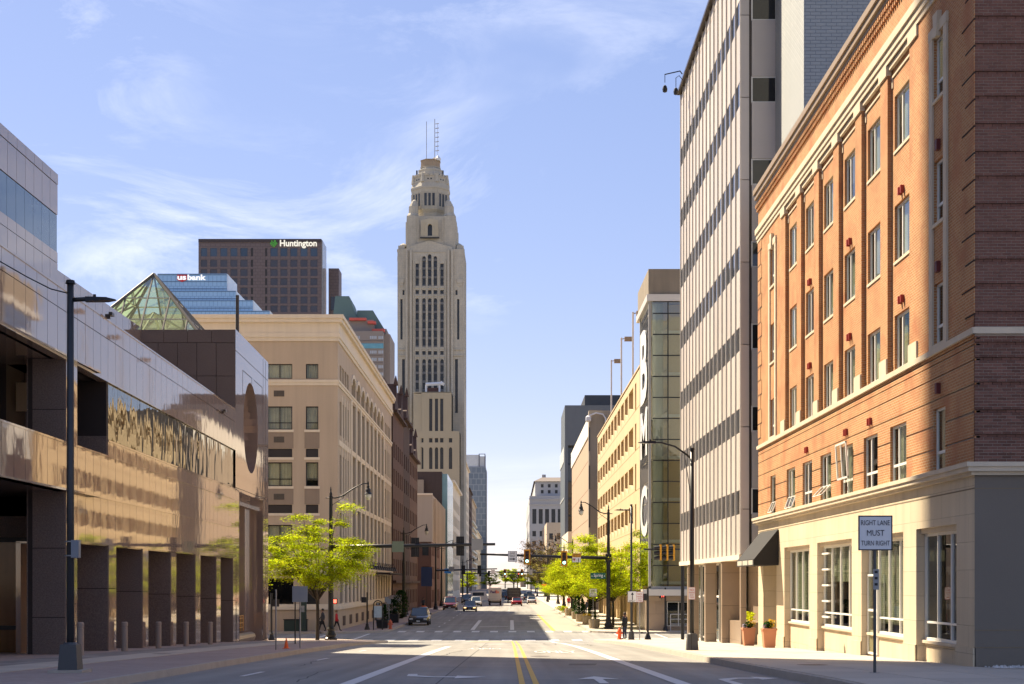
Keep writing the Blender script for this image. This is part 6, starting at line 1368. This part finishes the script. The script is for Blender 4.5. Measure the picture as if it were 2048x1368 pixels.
# ------------------------------------------------------------ small street furniture
def hydrant(label, x, Y, c=ORG):
    z = zs(Y); t = thing('fire_hydrant', label, 'hydrant', (x, Y, z)); b = MB(); b.lathe((x, Y, z), [(.17, 0), (.17, .06), (.12, .08), (.115, .5), (.15, .52), (.15, .58), (.12, .66), (.07, .74), (.03, .76), (.03, .82)], 12); b.build('barrel', c, t)
    for s in (-1, 1): MB().tube([(x+s*.1, Y, z+.42), (x+s*.22, Y, z+.42)], .055, 8).build('side_cap', c, t)
    MB().tube([(x, Y-.1, z+.36), (x, Y-.22, z+.36)], .075, 8).build('front_cap', c, t)
    return t
hydrant('bright orange hydrant beside the man in black on the right corner', 7.35, 98.2); hydrant('small red-orange hydrant past the planters on the right', 6.75, 178); hydrant('orange-red hydrant by the black planter in front of the hotel', -10.1, 121.5, mat('hydrant_dull', (.5, .11, .05), .6))
c = thing('traffic_cone', 'small orange traffic cone on the left pavement', 'cone', (-8.12, 52.4, zs(52.4)))
z = zs(52.4)+.012; MB().lathe((-8.12, 52.4, z+.015), [(.085, 0), (.02, .34), (.015, .36)], 14).build('cone', ORG, c); MB().box(-8.24, -8.0, 52.28, 52.52, z, z+.02).build('cone_base', ORG, c)
bo = None
for Y, lb in ((42.0, 'nearest stone bollard, just right of the left street lamp'), (47.6, 'second stone bollard, beside the first arcade column'), (52.6, 'third stone bollard along the arcade'), (57.5, 'fourth stone bollard along the arcade'), (62.6, 'farthest stone bollard along the arcade')):
    x = -11.75-.0197*Y+(.10 if Y < 45 else 0)
    if bo is None:
        bo = thing('bollard', lb, 'bollard', (x, Y, zs(Y)-.02), group='stone bollards in front of the arcade'); z = zs(Y)-.02
        MB().lathe((x, Y, z), [(.105, 0), (.105, .82), (.095, .825), (.095, .85), (.11, .855), (.11, .96), (.085, 1.0)], 16).build('shaft', mat('bollard_stone', (.30, .24, .20), .7, fine=.2, fscale=60), bo)
    else: copy_tree(bo, None, (x, Y, zs(Y)-.02), label=lb)
def octplanter(label, x, Y, r, h, m, name='concrete_planter', grp=None):
    z = zs(Y); t = thing(name, label, 'planter', (x, Y, z), group=grp); b = MB(); b.tube([(x, Y, z), (x, Y, z+h*.15), (x, Y, z+h-.06), (x, Y, z+h)], [r*.82, r*.95, r*1.05, r*.98], 8); b.build('pot', m, t); MB().tube([(x, Y, z+h), (x, Y, z+h+.01)], r*.85, 8).build('soil', EARTH, t); return t
def bush(label, name, x, Y, z0, z1, r, m, n, cone=False, leaf=.07, cat='plant'):
    t = thing(name, label, cat, (x, Y, z0)); q = MB(); rr_ = random.Random(int(x*100+Y*7))
    for _ in range(n):
        s = rr_.random(); zz = z0+(z1-z0)*s; rad = r*(1-s*.85 if cone else math.sqrt(max(.05, 1-(2*s-1)**2)))*math.sqrt(rr_.random()); a = rr_.random()*6.28
        p = Vector((x+cos(a)*rad, Y+sin(a)*rad, zz)); b = rr_.random()*6.28; d = Vector((cos(b), sin(b), rr_.uniform(-.3, .9)))*leaf; e = Vector((-sin(b), cos(b), rr_.uniform(-.5, .5)))*leaf*.5
        q.poly([p, p+d*.5+e, p+d, p+d*.5-e])
    q.build('foliage', m, t); MB().tube([(x, Y, z0), (x, Y, z0+(z1-z0)*.6)], .03, 5).build('stem', BARK, t); return t
G_ = 'concrete planters along the right kerb'
for x, Y, r, lb in ((7.15, 124.6, .48, 'nearest concrete planter, under the bicycle sign'), (7.1, 135.5, .44, 'concrete planter full of yellow flowers'), (6.9, 145, .44, 'concrete planter with tall dark conifers'), (6.85, 155, .38, 'small concrete planter behind the one with conifers'), (6.95, 173, .52, 'farthest concrete planter, beside the red hydrant')): octplanter(lb, x, Y, r, .78, PCON, grp=G_)
bush('mound of yellow flowers in the second concrete planter', 'flowers', 7.1, 135.5, .85, 1.15, .42, FLY, 300, leaf=.09, cat='flowers'); bush('dark shrub in the nearest concrete planter', 'shrub', 7.3, 124.6, .9, 1.5, .3, LEAFD, 250)
for x, Y, h, lb in ((6.75, 145, 2.3, 'taller dark conifer in the third planter'), (7.15, 145.2, 1.6, 'shorter dark conifer in the third planter'), (7.6, 138, 2.6, 'dark conifer behind the planter of yellow flowers'), (7.0, 158, 2.0, 'dark conifer in the small fourth planter')): bush(lb, 'conifer', x, Y, .85, .85+h, .38, LEAFD, 900, True, .12)
for Y, lb in ((188, 'green ground cover bed past the red hydrant'), (205, 'second ground cover bed farther along the right kerb')):
    b = bush(lb, 'ground_cover', 7.2, Y, .2, .7, 1.0, LEAF, 500, leaf=.15)
for x, Y, lb, c in ((9.55, 53.7, 'nearer terracotta planter with yellow and lilac flowers, right of the entrance', FLY), (9.6, 58.6, 'farther terracotta planter with yellow flowers, left of the entrance', FLY)):
    z = zs(Y)+.01; t = thing('terracotta_planter', lb, 'planter', (x, Y, z), group='terracotta planters by the entrance'); a, b, h = .19, .25, .72
    MB().hexa([(x-a, Y-a, z), (x+a, Y-a, z), (x+a, Y+a, z), (x-a, Y+a, z), (x-b, Y-b, z+h), (x+b, Y-b, z+h), (x+b, Y+b, z+h), (x-b, Y+b, z+h)]).build('pot', TERR, t); MB().box(x-b-.02, x+b+.02, Y-b-.02, Y+b+.02, z+h-.07, z+h+.001).build('rim', TERR, t)
    bush(('yellow' if Y < 55 else 'small yellow')+' flowers in the '+('nearer' if Y < 55 else 'farther')+' terracotta planter', 'flowers', x+.08, Y, z+h, z+h+.3, .2, FLY, 160, leaf=.07, cat='flowers'); bush('lilac flowers in the '+('nearer' if Y < 55 else 'farther')+' terracotta planter', 'flowers', x-.13, Y, z+h, z+h+.15, .12, FLP, 80, leaf=.06, cat='flowers'); bush('green leaves in the '+('nearer' if Y < 55 else 'farther')+' terracotta planter', 'plant', x, Y, z+h, z+h+.22, .22, LEAFD, 160, leaf=.09)
def blkplanter(lb, x, Y, w, h): 
    z = zs(Y); t = thing('black_planter', lb, 'planter', (x, Y, z)); b = MB(); b.hexa([(x-w*.45, Y-w*.4, z+.05), (x+w*.45, Y-w*.4, z+.05), (x+w*.45, Y+w*.4, z+.05), (x-w*.45, Y+w*.4, z+.05), (x-w/2, Y-w*.45, z+h), (x+w/2, Y-w*.45, z+h), (x+w/2, Y+w*.45, z+h), (x-w/2, Y+w*.45, z+h)]); b.build('tub', BLACKP, t); MB().box(x-.1, x+.1, Y-.1, Y+.1, z, z+.06).build('foot', BLACKP, t)
blkplanter('black tub planter with a dark conifer in front of the hotel, by the hydrant', -10.9, 123, 1.0, .75); bush('dark conifer in the black tub by the orange-red hydrant', 'conifer', -10.7, 123, .85, 2.2, .35, LEAFD, 800, True, .1)
blkplanter('black tub planter farther along, behind the sign post', -11.4, 140, 1.2, .9); bush('rounded dark shrub in the farther black tub', 'shrub', -11.4, 140, .9, 2.4, .8, LEAFD, 1200, leaf=.13)
bush('dark hedge beside the tall black pole left of the parked car', 'shrub', -12.0, 158, .15, 3.2, .9, LEAFD, 1600, leaf=.16)
tr_ = thing('litter_bin', 'dark green rectangular litter bin in front of the hotel wall', 'bin', (-16.3, 112, .2)); MB().box(-18.2, -16.4, 116.2, 116.9, .15, 1.05).build('bin_body', mat('bin_green', (.02, .04, .035), .5), tr_); MB().box(-18.25, -16.35, 116.15, 116.95, 1.05, 1.12).build('lid', BLACKP, tr_)
ks = thing('call_box', 'tall narrow dark green kiosk post in front of the hotel wall', 'kiosk', (-15.1, 104, 0)); MB().box(-16.9, -16.4, 116.0, 116.4, .15, 2.6).build('kiosk_body', MATS['bin_green'], ks); MB().box(-16.78, -16.52, 115.97, 116.0, 1.7, 2.2).build('kiosk_panel', SIGNB, ks); ks.location = (0, 0, 0); 
for ch in ks.children: ch.location = (0, 0, 0)
for nm in ('kiosk_body', 'kiosk_panel'):
    me = bpy.data.objects[nm].data; 
    for v in me.vertices: v.co += Vector((-15.1, 104, 0))
inf = thing('information_stand', 'black arched information stand with a map and a letter i in front of the hotel', 'information stand', (-10.9, 120, .15)); z = .15
m_ = MB(); 
for x in (-11.33, -10.6): m_.tube([(x, 119.5, z), (x, 119.5, z+2.0)], .05, 8)
m_.tube([(-10.965-.365*cos(pi*i/10), 119.5, z+2.0+.42*sin(pi*i/10)) for i in range(11)], .05, 8); m_.build('arched_frame', BLK, inf)
o = plate(inf, -10.96, 119.5, z+1.5, .66, .95, mat('map_panel', (.36, .46, .52), .3, noise=.25, nscale=4)); o = plate(inf, -10.96, 119.5, z+2.15, .3, .26, BLACKP); text(o, 'i', fy(119.48), -10.99, -10.93, z+2.06, z+2.25, .004, SIGNW)
gl_ = thing('newspaper_box', 'small teal box among the shrubs left of the parked car', 'box', (-11.8, 147, .15)); MB().box(-12.0, -11.5, 147, 147.5, .2, 1.3).build('box_body', mat('teal_box', (.03, .16, .17), .4), gl_); MB().box(-11.95, -11.55, 146.98, 147.0, .8, 1.15).build('box_window', GLD, gl_)
for x, Y, lb in ((-11.2, 186, 'orange roadworks barrel on the left pavement'), (-10.7, 180, 'second orange barrel, nearer the kerb')):
    b = thing('roadworks_barrel', lb, 'barrel', (x, Y, .15)); MB().lathe((x, Y, .15), [(.3, 0), (.28, .3), (.26, .6), (.24, .95)], 12).build('barrel_body', mat('barrel_orange', (.7, .16, .04), .6), b); MB().lathe((x, Y, .5), [(.285, 0), (.28, .12)], 12).build('stripe', SIGNW, b)
# ------------------------------------------------------------ vehicles
TYRE = mat('tyre', (.012, .012, .012), .8); CHR = mat('chrome', (.5, .5, .5), .2, metal=.9); CGL = mat('car_glass', (.03, .05, .07), .03, spec=.9, coat=.3); PLW = mat('plate_white', (.6, .6, .6), .5)
HL = mat('headlight_glass', (.6, .6, .58), .1, spec=.8); TLm = mat('taillight', (.35, .01, .01), .2); HLO = mat('headlight_warm', (.9, .5, .2), .3, emit=(1, .55, .2, 1.5))
def car(label, x, Y, toward, paint, kind='suv', L_=4.6, W_=1.85, H_=1.68, name='parked_car', cat='car', hl=None, rz=0.0, z=0.0):
    t = thing(name, label, cat, (x, Y, z)); s = -1 if toward else 1   # local +y = front
    def tf(p): a = p[0]; b = p[1]*s; return (x+a*cos(rz)-b*sin(rz), Y+a*sin(rz)+b*cos(rz), z+p[2])
    def loft(secs, m, nm, par=None, close=True, smooth=True):
        q = MB(); n = len(secs[0])
        for se in secs: q.v += [tf(p) for p in se]
        for i in range(len(secs)-1):
            for j in range(n-1): a = i*n+j; q.f.append((a, a+1, a+n+1, a+n)); q.m.append(0)
        q.f.append(tuple(range(n))); q.f.append(tuple((len(secs)-1)*n+j for j in range(n))); q.m += [0, 0]
        o = q.build(nm, m, par or t, smooth=smooth); 
        return o
    w = W_/2; zb = .22 if kind == 'sedan' else .28; bl = H_*.58 if kind != 'sedan' else H_*.60; hd = H_*.56
    def sec(y, zt, ww, ch=.10): return [(-ww*.86, y, zb), (-ww, y, zb+.14), (-ww, y, zt*.62), (-ww*.97, y, zt-ch), (-ww*.86, y, zt), (ww*.86, y, zt), (ww*.97, y, zt-ch), (ww, y, zt*.62), (ww, y, zb+.14), (ww*.86, y, zb)]
    rt = hd+.10
    loft([sec(-L_/2, rt*.72, w*.84), sec(-L_/2+.08, rt*.96, w*.93), sec(-L_/2+.5, rt, w), sec(0, bl, w), sec(L_*.2, bl-.01, w), sec(L_/2-.6, hd*.93, w*.98), sec(L_/2-.12, hd*.80, w*.90), sec(L_/2, hd*.62, w*.80)], paint, 'body')
    def cab(y, zt, wt, wbm): return [(-wbm, y, bl-.04), (-wt, y, zt), (wt, y, zt), (wbm, y, bl-.04)]
    f0, f1, r1, r0 = L_*.22, L_*.06, -L_*.30 if kind == 'sedan' else -L_*.40, -L_*.42 if kind == 'sedan' else -L_*.475
    loft([cab(r0, bl, w*.80, w*.88), cab(r1, H_-.05, w*.70, w*.93), cab(f1, H_-.04, w*.70, w*.93), cab(f0, bl, w*.78, w*.90)], CGL, 'window_glass', smooth=False)
    loft([[(-w*.70, r1-.03, H_-.07), (-w*.66, r1-.02, H_-.005), (w*.66, r1-.02, H_-.005), (w*.70, r1-.03, H_-.07)], [(-w*.72, (r1+f1)/2, H_-.05), (-w*.66, (r1+f1)/2, H_), (w*.66, (r1+f1)/2, H_), (w*.72, (r1+f1)/2, H_-.05)], [(-w*.70, f1+.03, H_-.07), (-w*.66, f1+.02, H_-.012), (w*.66, f1+.02, H_-.012), (w*.70, f1+.03, H_-.07)]], paint, 'roof')
    for sx_ in (-1, 1):
        q = MB()
        for (ya, za, wa), (yb, zb_, wb_) in (((f0, bl, .80), (f1, H_-.05, .71)), ((r0, bl, .83), (r1, H_-.05, .71)), ((0-.2, bl, .93), (-.2, H_-.05, .72))): q.tube([tf((sx_*w*wa, ya, za)), tf((sx_*w*wb_, yb, zb_))], .035, 5)
        q.build('pillar', paint, t)
        for yy in (L_*.31, -L_*.31):
            c0 = tf((sx_*(w-.2), yy, .34)); c1 = tf((sx_*(w+.005), yy, .34)); o = MB().tube([c0, c1], .335, 16).build('wheel', TYRE, t); MB().tube([tf((sx_*(w-.02), yy, .34)), tf((sx_*(w+.012), yy, .34))], .2, 10).build('rim', CHR, o)
        q = MB(); a = tf((sx_*(w+.02), L_*.17, bl+.02)); b = tf((sx_*(w+.2), L_*.17+.1, bl+.16)); q.box(min(a[0], b[0]), max(a[0], b[0]), min(a[1], b[1]), max(a[1], b[1]), a[2], b[2]); q.build('wing_mirror', paint, t)
        def lb_(nm, m, x0, x1, z0, z1, y_, th=.05):
            a = tf((x0, y_-th, z0)); b = tf((x1, y_+th, z1)); q = MB(); q.box(min(a[0], b[0]), max(a[0], b[0]), min(a[1], b[1]), max(a[1], b[1]), a[2], b[2]); q.build(nm, m, t)
        lb_('headlight', hl or HL, sx_*w*.52, sx_*w*.84, hd*.60, hd*.74, L_/2-.06, .07); lb_('taillight', TLm, sx_*w*.58, sx_*w*.88, hd*.72, hd*.92, -L_/2+.06, .06)
    lb_('grille', BLACKP, -w*.48, w*.48, hd*.50, hd*.70, L_/2-.02, .04); lb_('front_bumper', mat('bumper_dark', (.02, .02, .02), .6), -w*.8, w*.8, zb-.02, zb+.2, L_/2-.06, .08); lb_('rear_bumper', MATS['bumper_dark'], -w*.8, w*.8, zb-.02, zb+.18, -L_/2+.03, .06)
    lb_('number_plate', PLW, -.16, .16, hd*.40, hd*.40+.14, -L_/2-.0, .03); lb_('number_plate', PLW, -.16, .16, zb+.08, zb+.2, L_/2+.03, .02)
    return t
def cp(n, c, **k): return mat('paint_'+n, c, .25, coat=.6, noise=.03, **k)
car('dark grey parked SUV facing the camera at the left kerb', -8.75, 139, True, cp('grey', (.035, .04, .045)), W_=1.95)
car('dark red parked SUV at the left kerb beyond the grey one', -9.0, 215, True, cp('maroon', (.12, .01, .012)), W_=2.05, H_=1.95, L_=5.2)
car('grey sedan with glowing orange headlights driving towards the camera', -5.75, 204, True, cp('slate', (.10, .12, .15)), 'sedan', H_=1.5, hl=HLO, W_=1.9, name='driving_car')
car('silver SUV behind the sedan with orange headlights', -5.9, 246, True, cp('silver', (.45, .47, .48)), W_=1.9, name='driving_car')
car('red sedan seen from behind next to the white delivery truck', 1.0, 252, False, cp('red', (.35, .02, .02)), 'sedan', H_=1.5, W_=1.9, name='driving_car')
car('white sedan seen from behind on the right side of the street', 3.9, 274, False, cp('white', (.6, .6, .6)), 'sedan', H_=1.5, W_=1.85, name='driving_car')
car('black SUV ahead of the white sedan at the right', 4.2, 300, False, cp('black', (.02, .02, .022)), name='parked_car')
car('black and white SUV farther ahead at the right kerb', 3.6, 322, False, cp('black2', (.03, .03, .035)), name='parked_car')
car('dark SUV in the distance between the trucks', -.5, 340, False, cp('navy', (.02, .03, .06)), name='driving_car', H_=1.8)
car('dark car crossing far ahead behind the delivery truck', -1.8, 365, False, cp('blue', (.05, .07, .12)), name='driving_car')
for i, (x, Y, c, lb) in enumerate(((-8.8, 300, 'white', 'white parked car far along the left kerb'), (-8.8, 285, 'black', 'black parked car far along the left kerb'), (4.8, 380, 'silver', 'small silver car far at the right kerb'), (-5.0, 420, 'red', 'tiny red car near the far end of the street'), (1.5, 450, 'white', 'tiny white car near the far end of the street'), (-2.0, 480, 'black', 'tiny black car at the far end of the street'))): car(lb, x, Y, x < -3, MATS['paint_'+c], name='distant_car')
# delivery truck
def boxtruck(label, x, Y, Wd, Ht, m, txt=None, L_=6.5, name='delivery_truck', rz=0):
    t = thing(name, label, 'truck', (x, Y, 0)); w = Wd/2
    MB().box(x-w, x+w, Y, Y+L_*.78, .85, Ht).build('cargo_box', m, t); MB().box(x-w*.9, x+w*.9, Y+L_*.78, Y+L_, .5, Ht*.72).build('cab', m, t)
    d = MB(); d.box(x-w*.82, x+w*.82, Y-.03, Y, 1.0, Ht-.2); o = d.build('roller_door', m, t); q = MB()
    for k in range(6): q.box(x-w*.8, x+w*.8, Y-.045, Y-.03, 1.2+k*.32, 1.23+k*.32)
    q.build('door_rib', mat('door_line', (.35, .35, .33), .6), o); MB().box(x-w*.95, x+w*.95, Y-.25, Y, .45, .7).build('rear_bumper', BLACKP, t)
    for sx_ in (-1, 1):
        for yy in (Y+.9, Y+L_-1.2): MB().tube([(x+sx_*(w-.3), yy, .42), (x+sx_*w*.97, yy, .42)], .42, 14).build('wheel', TYRE, t)
        MB().box(x+sx_*w*.9-.06, x+sx_*w*.9+.06, Y-.05, Y, .9, 1.1).build('taillight', TLm, t)
        MB().box(x+sx_*w-.02, x+sx_*w+.16, Y+L_*.8, Y+L_*.83, 1.5, 2.0).build('wing_mirror', BLACKP, t)
    if txt:
        text(t, 'Fed', fy(Y-.05), x-w*.68, x+w*.12, Ht-1.0, Ht-.5, .01, mat('ink_purple', (.07, .01, .12), .5), offset=.03); text(t, 'Ex', fy(Y-.05), x+w*.15, x+w*.68, Ht-1.0, Ht-.5, .01, mat('ink_orange', (.75, .12, .02), .5), offset=.03)
    return t
boxtruck('white FedEx delivery truck seen from behind in the middle of the street', -2.85, 256, 2.25, 3.15, mat('truck_white', (.55, .53, .45), .5), True)
boxtruck('dark box truck just behind the red sedan', .6, 290, 2.7, 3.0, mat('truck_black', (.035, .03, .03), .6, noise=.2), name='dark_truck')
tv = thing('white_van', 'white van crossing sideways behind the silver SUV', 'van', (-6.0, 300, 0)); MB().hexa([(-8.4, 300, .4), (-4.6, 300, .4), (-4.6, 302, .4), (-8.4, 302, .4), (-8.4, 300, 2.25), (-5.3, 300, 2.25), (-5.3, 302, 2.25), (-8.4, 302, 2.25)]).build('van_body', MATS['paint_white'], tv); MB().box(-4.6, -3.6, 300.05, 301.95, .4, 1.25).build('bonnet', MATS['paint_white'], tv); MB().box(-7.9, -5.6, 299.96, 300.0, 1.35, 2.0).build('side_window', CGL, tv)
for xx in (-7.6, -4.4): MB().tube([(xx, 299.95, .38), (xx, 300.2, .38)], .38, 14).build('wheel', TYRE, tv)
# ------------------------------------------------------------ people
def person(label, x, Y, rz, H, cols, pose='stand', bag=None, hair=(.05, .03, .02)):
    z0 = zs(Y) if abs(x) > 6.4 and (Y < 102 or Y > 115) else zr(Y); k = H/1.75
    J = {'pel': (0, 0, .95), 'wst': (0, 0, 1.10), 'chs': (0, .01, 1.32), 'nek': (0, .0, 1.47), 'hd0': (0, .01, 1.57), 'hd1': (0, .02, 1.70)}
    st = {'stand': (.02, -.02), 'walk': (.30, -.28)}[pose]
    for s, n in ((-1, 'l'), (1, 'r')):
        sw = st[0] if s < 0 else st[1]
        J['hip'+n] = (s*.095, 0, .90); J['kne'+n] = (s*.10, sw*.55+.02, .49); J['ank'+n] = (s*.10, sw-.02, .09); J['toe'+n] = (s*.115, sw+.15, .045)
        J['sho'+n] = (s*.19, 0, 1.42); J['elb'+n] = (s*.25, -.02-sw*.25, 1.14); J['wri'+n] = (s*.25, .08-sw*.5, .90); J['hnd'+n] = (s*.25, .10-sw*.55, .80)
    R = {'pel': .155, 'wst': .135, 'chs': .165, 'nek': .06, 'hd0': .085, 'hd1': .085, 'hip': .105, 'kne': .06, 'ank': .045, 'toe': .04, 'sho': .075, 'elb': .05, 'wri': .032, 'hnd': .036}
    E = [('pel', 'wst', 't'), ('wst', 'chs', 't'), ('chs', 'nek', 's'), ('nek', 'hd0', 's'), ('hd0', 'hd1', 's')]
    for n in 'lr': E += [('pel', 'hip'+n, 'l'), ('hip'+n, 'kne'+n, 'l'), ('kne'+n, 'ank'+n, 'l'), ('ank'+n, 'toe'+n, 'b'), ('chs', 'sho'+n, 't'), ('sho'+n, 'elb'+n, 't'), ('elb'+n, 'wri'+n, 't'), ('wri'+n, 'hnd'+n, 's')]
    ks = list(J); me = bpy.data.meshes.new('sk'); me.from_pydata([tuple(c*k for c in J[q]) for q in ks], [(ks.index(a), ks.index(b)) for a, b, _ in E], [])
    o = bpy.data.objects.new('sk', me); COL.objects.link(o); o.modifiers.new('s', 'SKIN'); sub = o.modifiers.new('u', 'SUBSURF'); sub.levels = 2; sub.render_levels = 2
    for i, q in enumerate(ks):
        rr_ = R.get(q) or R[q[:3]]; sv_ = me.skin_vertices[0].data[i]; sv_.radius = (rr_*k*1.12, rr_*k*(.8 if q in ('pel', 'wst', 'chs') else 1.12)); sv_.use_root = (q == 'pel')
    bm = bpy.data.meshes.new_from_object(o.evaluated_get(bpy.context.evaluated_depsgraph_get())); bpy.data.objects.remove(o)
    bm.materials.clear(); order = ['s', 't', 'l', 'b']
    for q in order: bm.materials.append(cols[q])
    def near(p):
        best = None
        for a, b, c in E:
            A, B = Vector(J[a])*k, Vector(J[b])*k; d = B-A; t = max(0, min(1, (p-A).dot(d)/d.dot(d))); dd = (p-A-d*t).length
            if best is None or dd < best[0]: best = (dd, c)
        return best[1]
    for pl in bm.polygons: pl.material_index = order.index(near(pl.center)); pl.use_smooth = True
    t = thing('person', label, 'person', (x, Y, z0), rz); b = link('body', bm, t, (x, Y, z0))
    h = MB(); h.tube([(0, .0, 1.60*k), (0, -.01, 1.68*k), (0, -.005, 1.75*k), (0, 0, 1.79*k)], [.095*k, .112*k, .10*k, .04*k], 10); ho = link('hair', h.mesh('hair', mat('hair_%g' % hair[0], hair, .7), smooth=True), t, (x, Y, z0))
    j = MB(); j.tube([(0, 0, .84*k), (0, 0, 1.0*k), (0, 0, 1.2*k), (0, 0, 1.40*k)], [.19*k, .175*k, .17*k, .15*k], 12); 
    j.v = [(a*1.1, b_*.72, c_) for a, b_, c_ in j.v]; link('jacket', j.mesh('jacket', cols['t'], smooth=True), t, (x, Y, z0))
    if bag:
        g = MB(); g.box(.24, .34, -.05, .32, .52*k, .80*k); g.tube([(.29, .02, .8*k), (.29, .13, .92*k), (.29, .24, .8*k)], .012, 5); bo_ = link('held_bag', g.mesh('bag', mat('bag_dark', (.03, .028, .026), .6)), None, (x, Y, z0), rz=rz)
        tag(bo_, bag, 'bag')
    return t
skin = mat('skin', (.42, .24, .16), .6); dkc = mat('cloth_black', (.014, .015, .017), .85, obj=True); nav = mat('cloth_denim', (.03, .04, .07), .85); rdc = mat('cloth_red', (.45, .02, .03), .8); gyc = mat('cloth_grey', (.06, .065, .07), .85)
person('man in a black jacket and dark trousers standing beside the orange hydrant', 7.72, 98.4, .9, 1.80, dict(s=skin, t=dkc, l=nav, b=dkc))
person('man in a grey jacket carrying a bag, walking in front of the hotel wall', -15.15, 116.6, 1.9, 1.78, dict(s=skin, t=gyc, l=dkc, b=dkc), 'walk', bag='dark shoulder bag carried by the walking man in grey', hair=(.02, .015, .01))
person('woman in a red jacket and black trousers walking in front of the hotel', -14.05, 116.8, -1.6, 1.66, dict(s=skin, t=rdc, l=dkc, b=dkc), 'walk', hair=(.2, .12, .06))
person('pedestrian in dark clothes on the right pavement beyond the planters', 8.2, 163, .2, 1.75, dict(s=skin, t=dkc, l=nav, b=dkc), 'walk', hair=(.03, .02, .015))
person('pedestrian in a grey coat far along the left pavement', -12.4, 205, 2.8, 1.75, dict(s=skin, t=gyc, l=dkc, b=dkc), 'walk', hair=(.04, .02, .01))
person('pedestrian in red far along the right pavement near the roadworks sign', 9.2, 232, 3.1, 1.7, dict(s=skin, t=rdc, l=nav, b=dkc), 'walk', hair=(.1, .06, .03))
person('pedestrian in denim near the cone-shaped shrubs on the right pavement', 9.6, 182, .1, 1.75, dict(s=skin, t=nav, l=nav, b=dkc), 'walk', hair=(.06, .04, .02))
tlw = thing('red_hand_signal', 'small red hand signal box behind the trunk of the left tree', 'pedestrian signal', (-12.1, 99, 3.0)); MB().box(-12.2, -11.85, 98.9, 99.05, 2.6, 2.95).build('signal_box', BLACKP, tlw); MB().box(-12.15, -11.9, 98.88, 98.9, 2.66, 2.9).build('lit_hand', REDL, tlw)
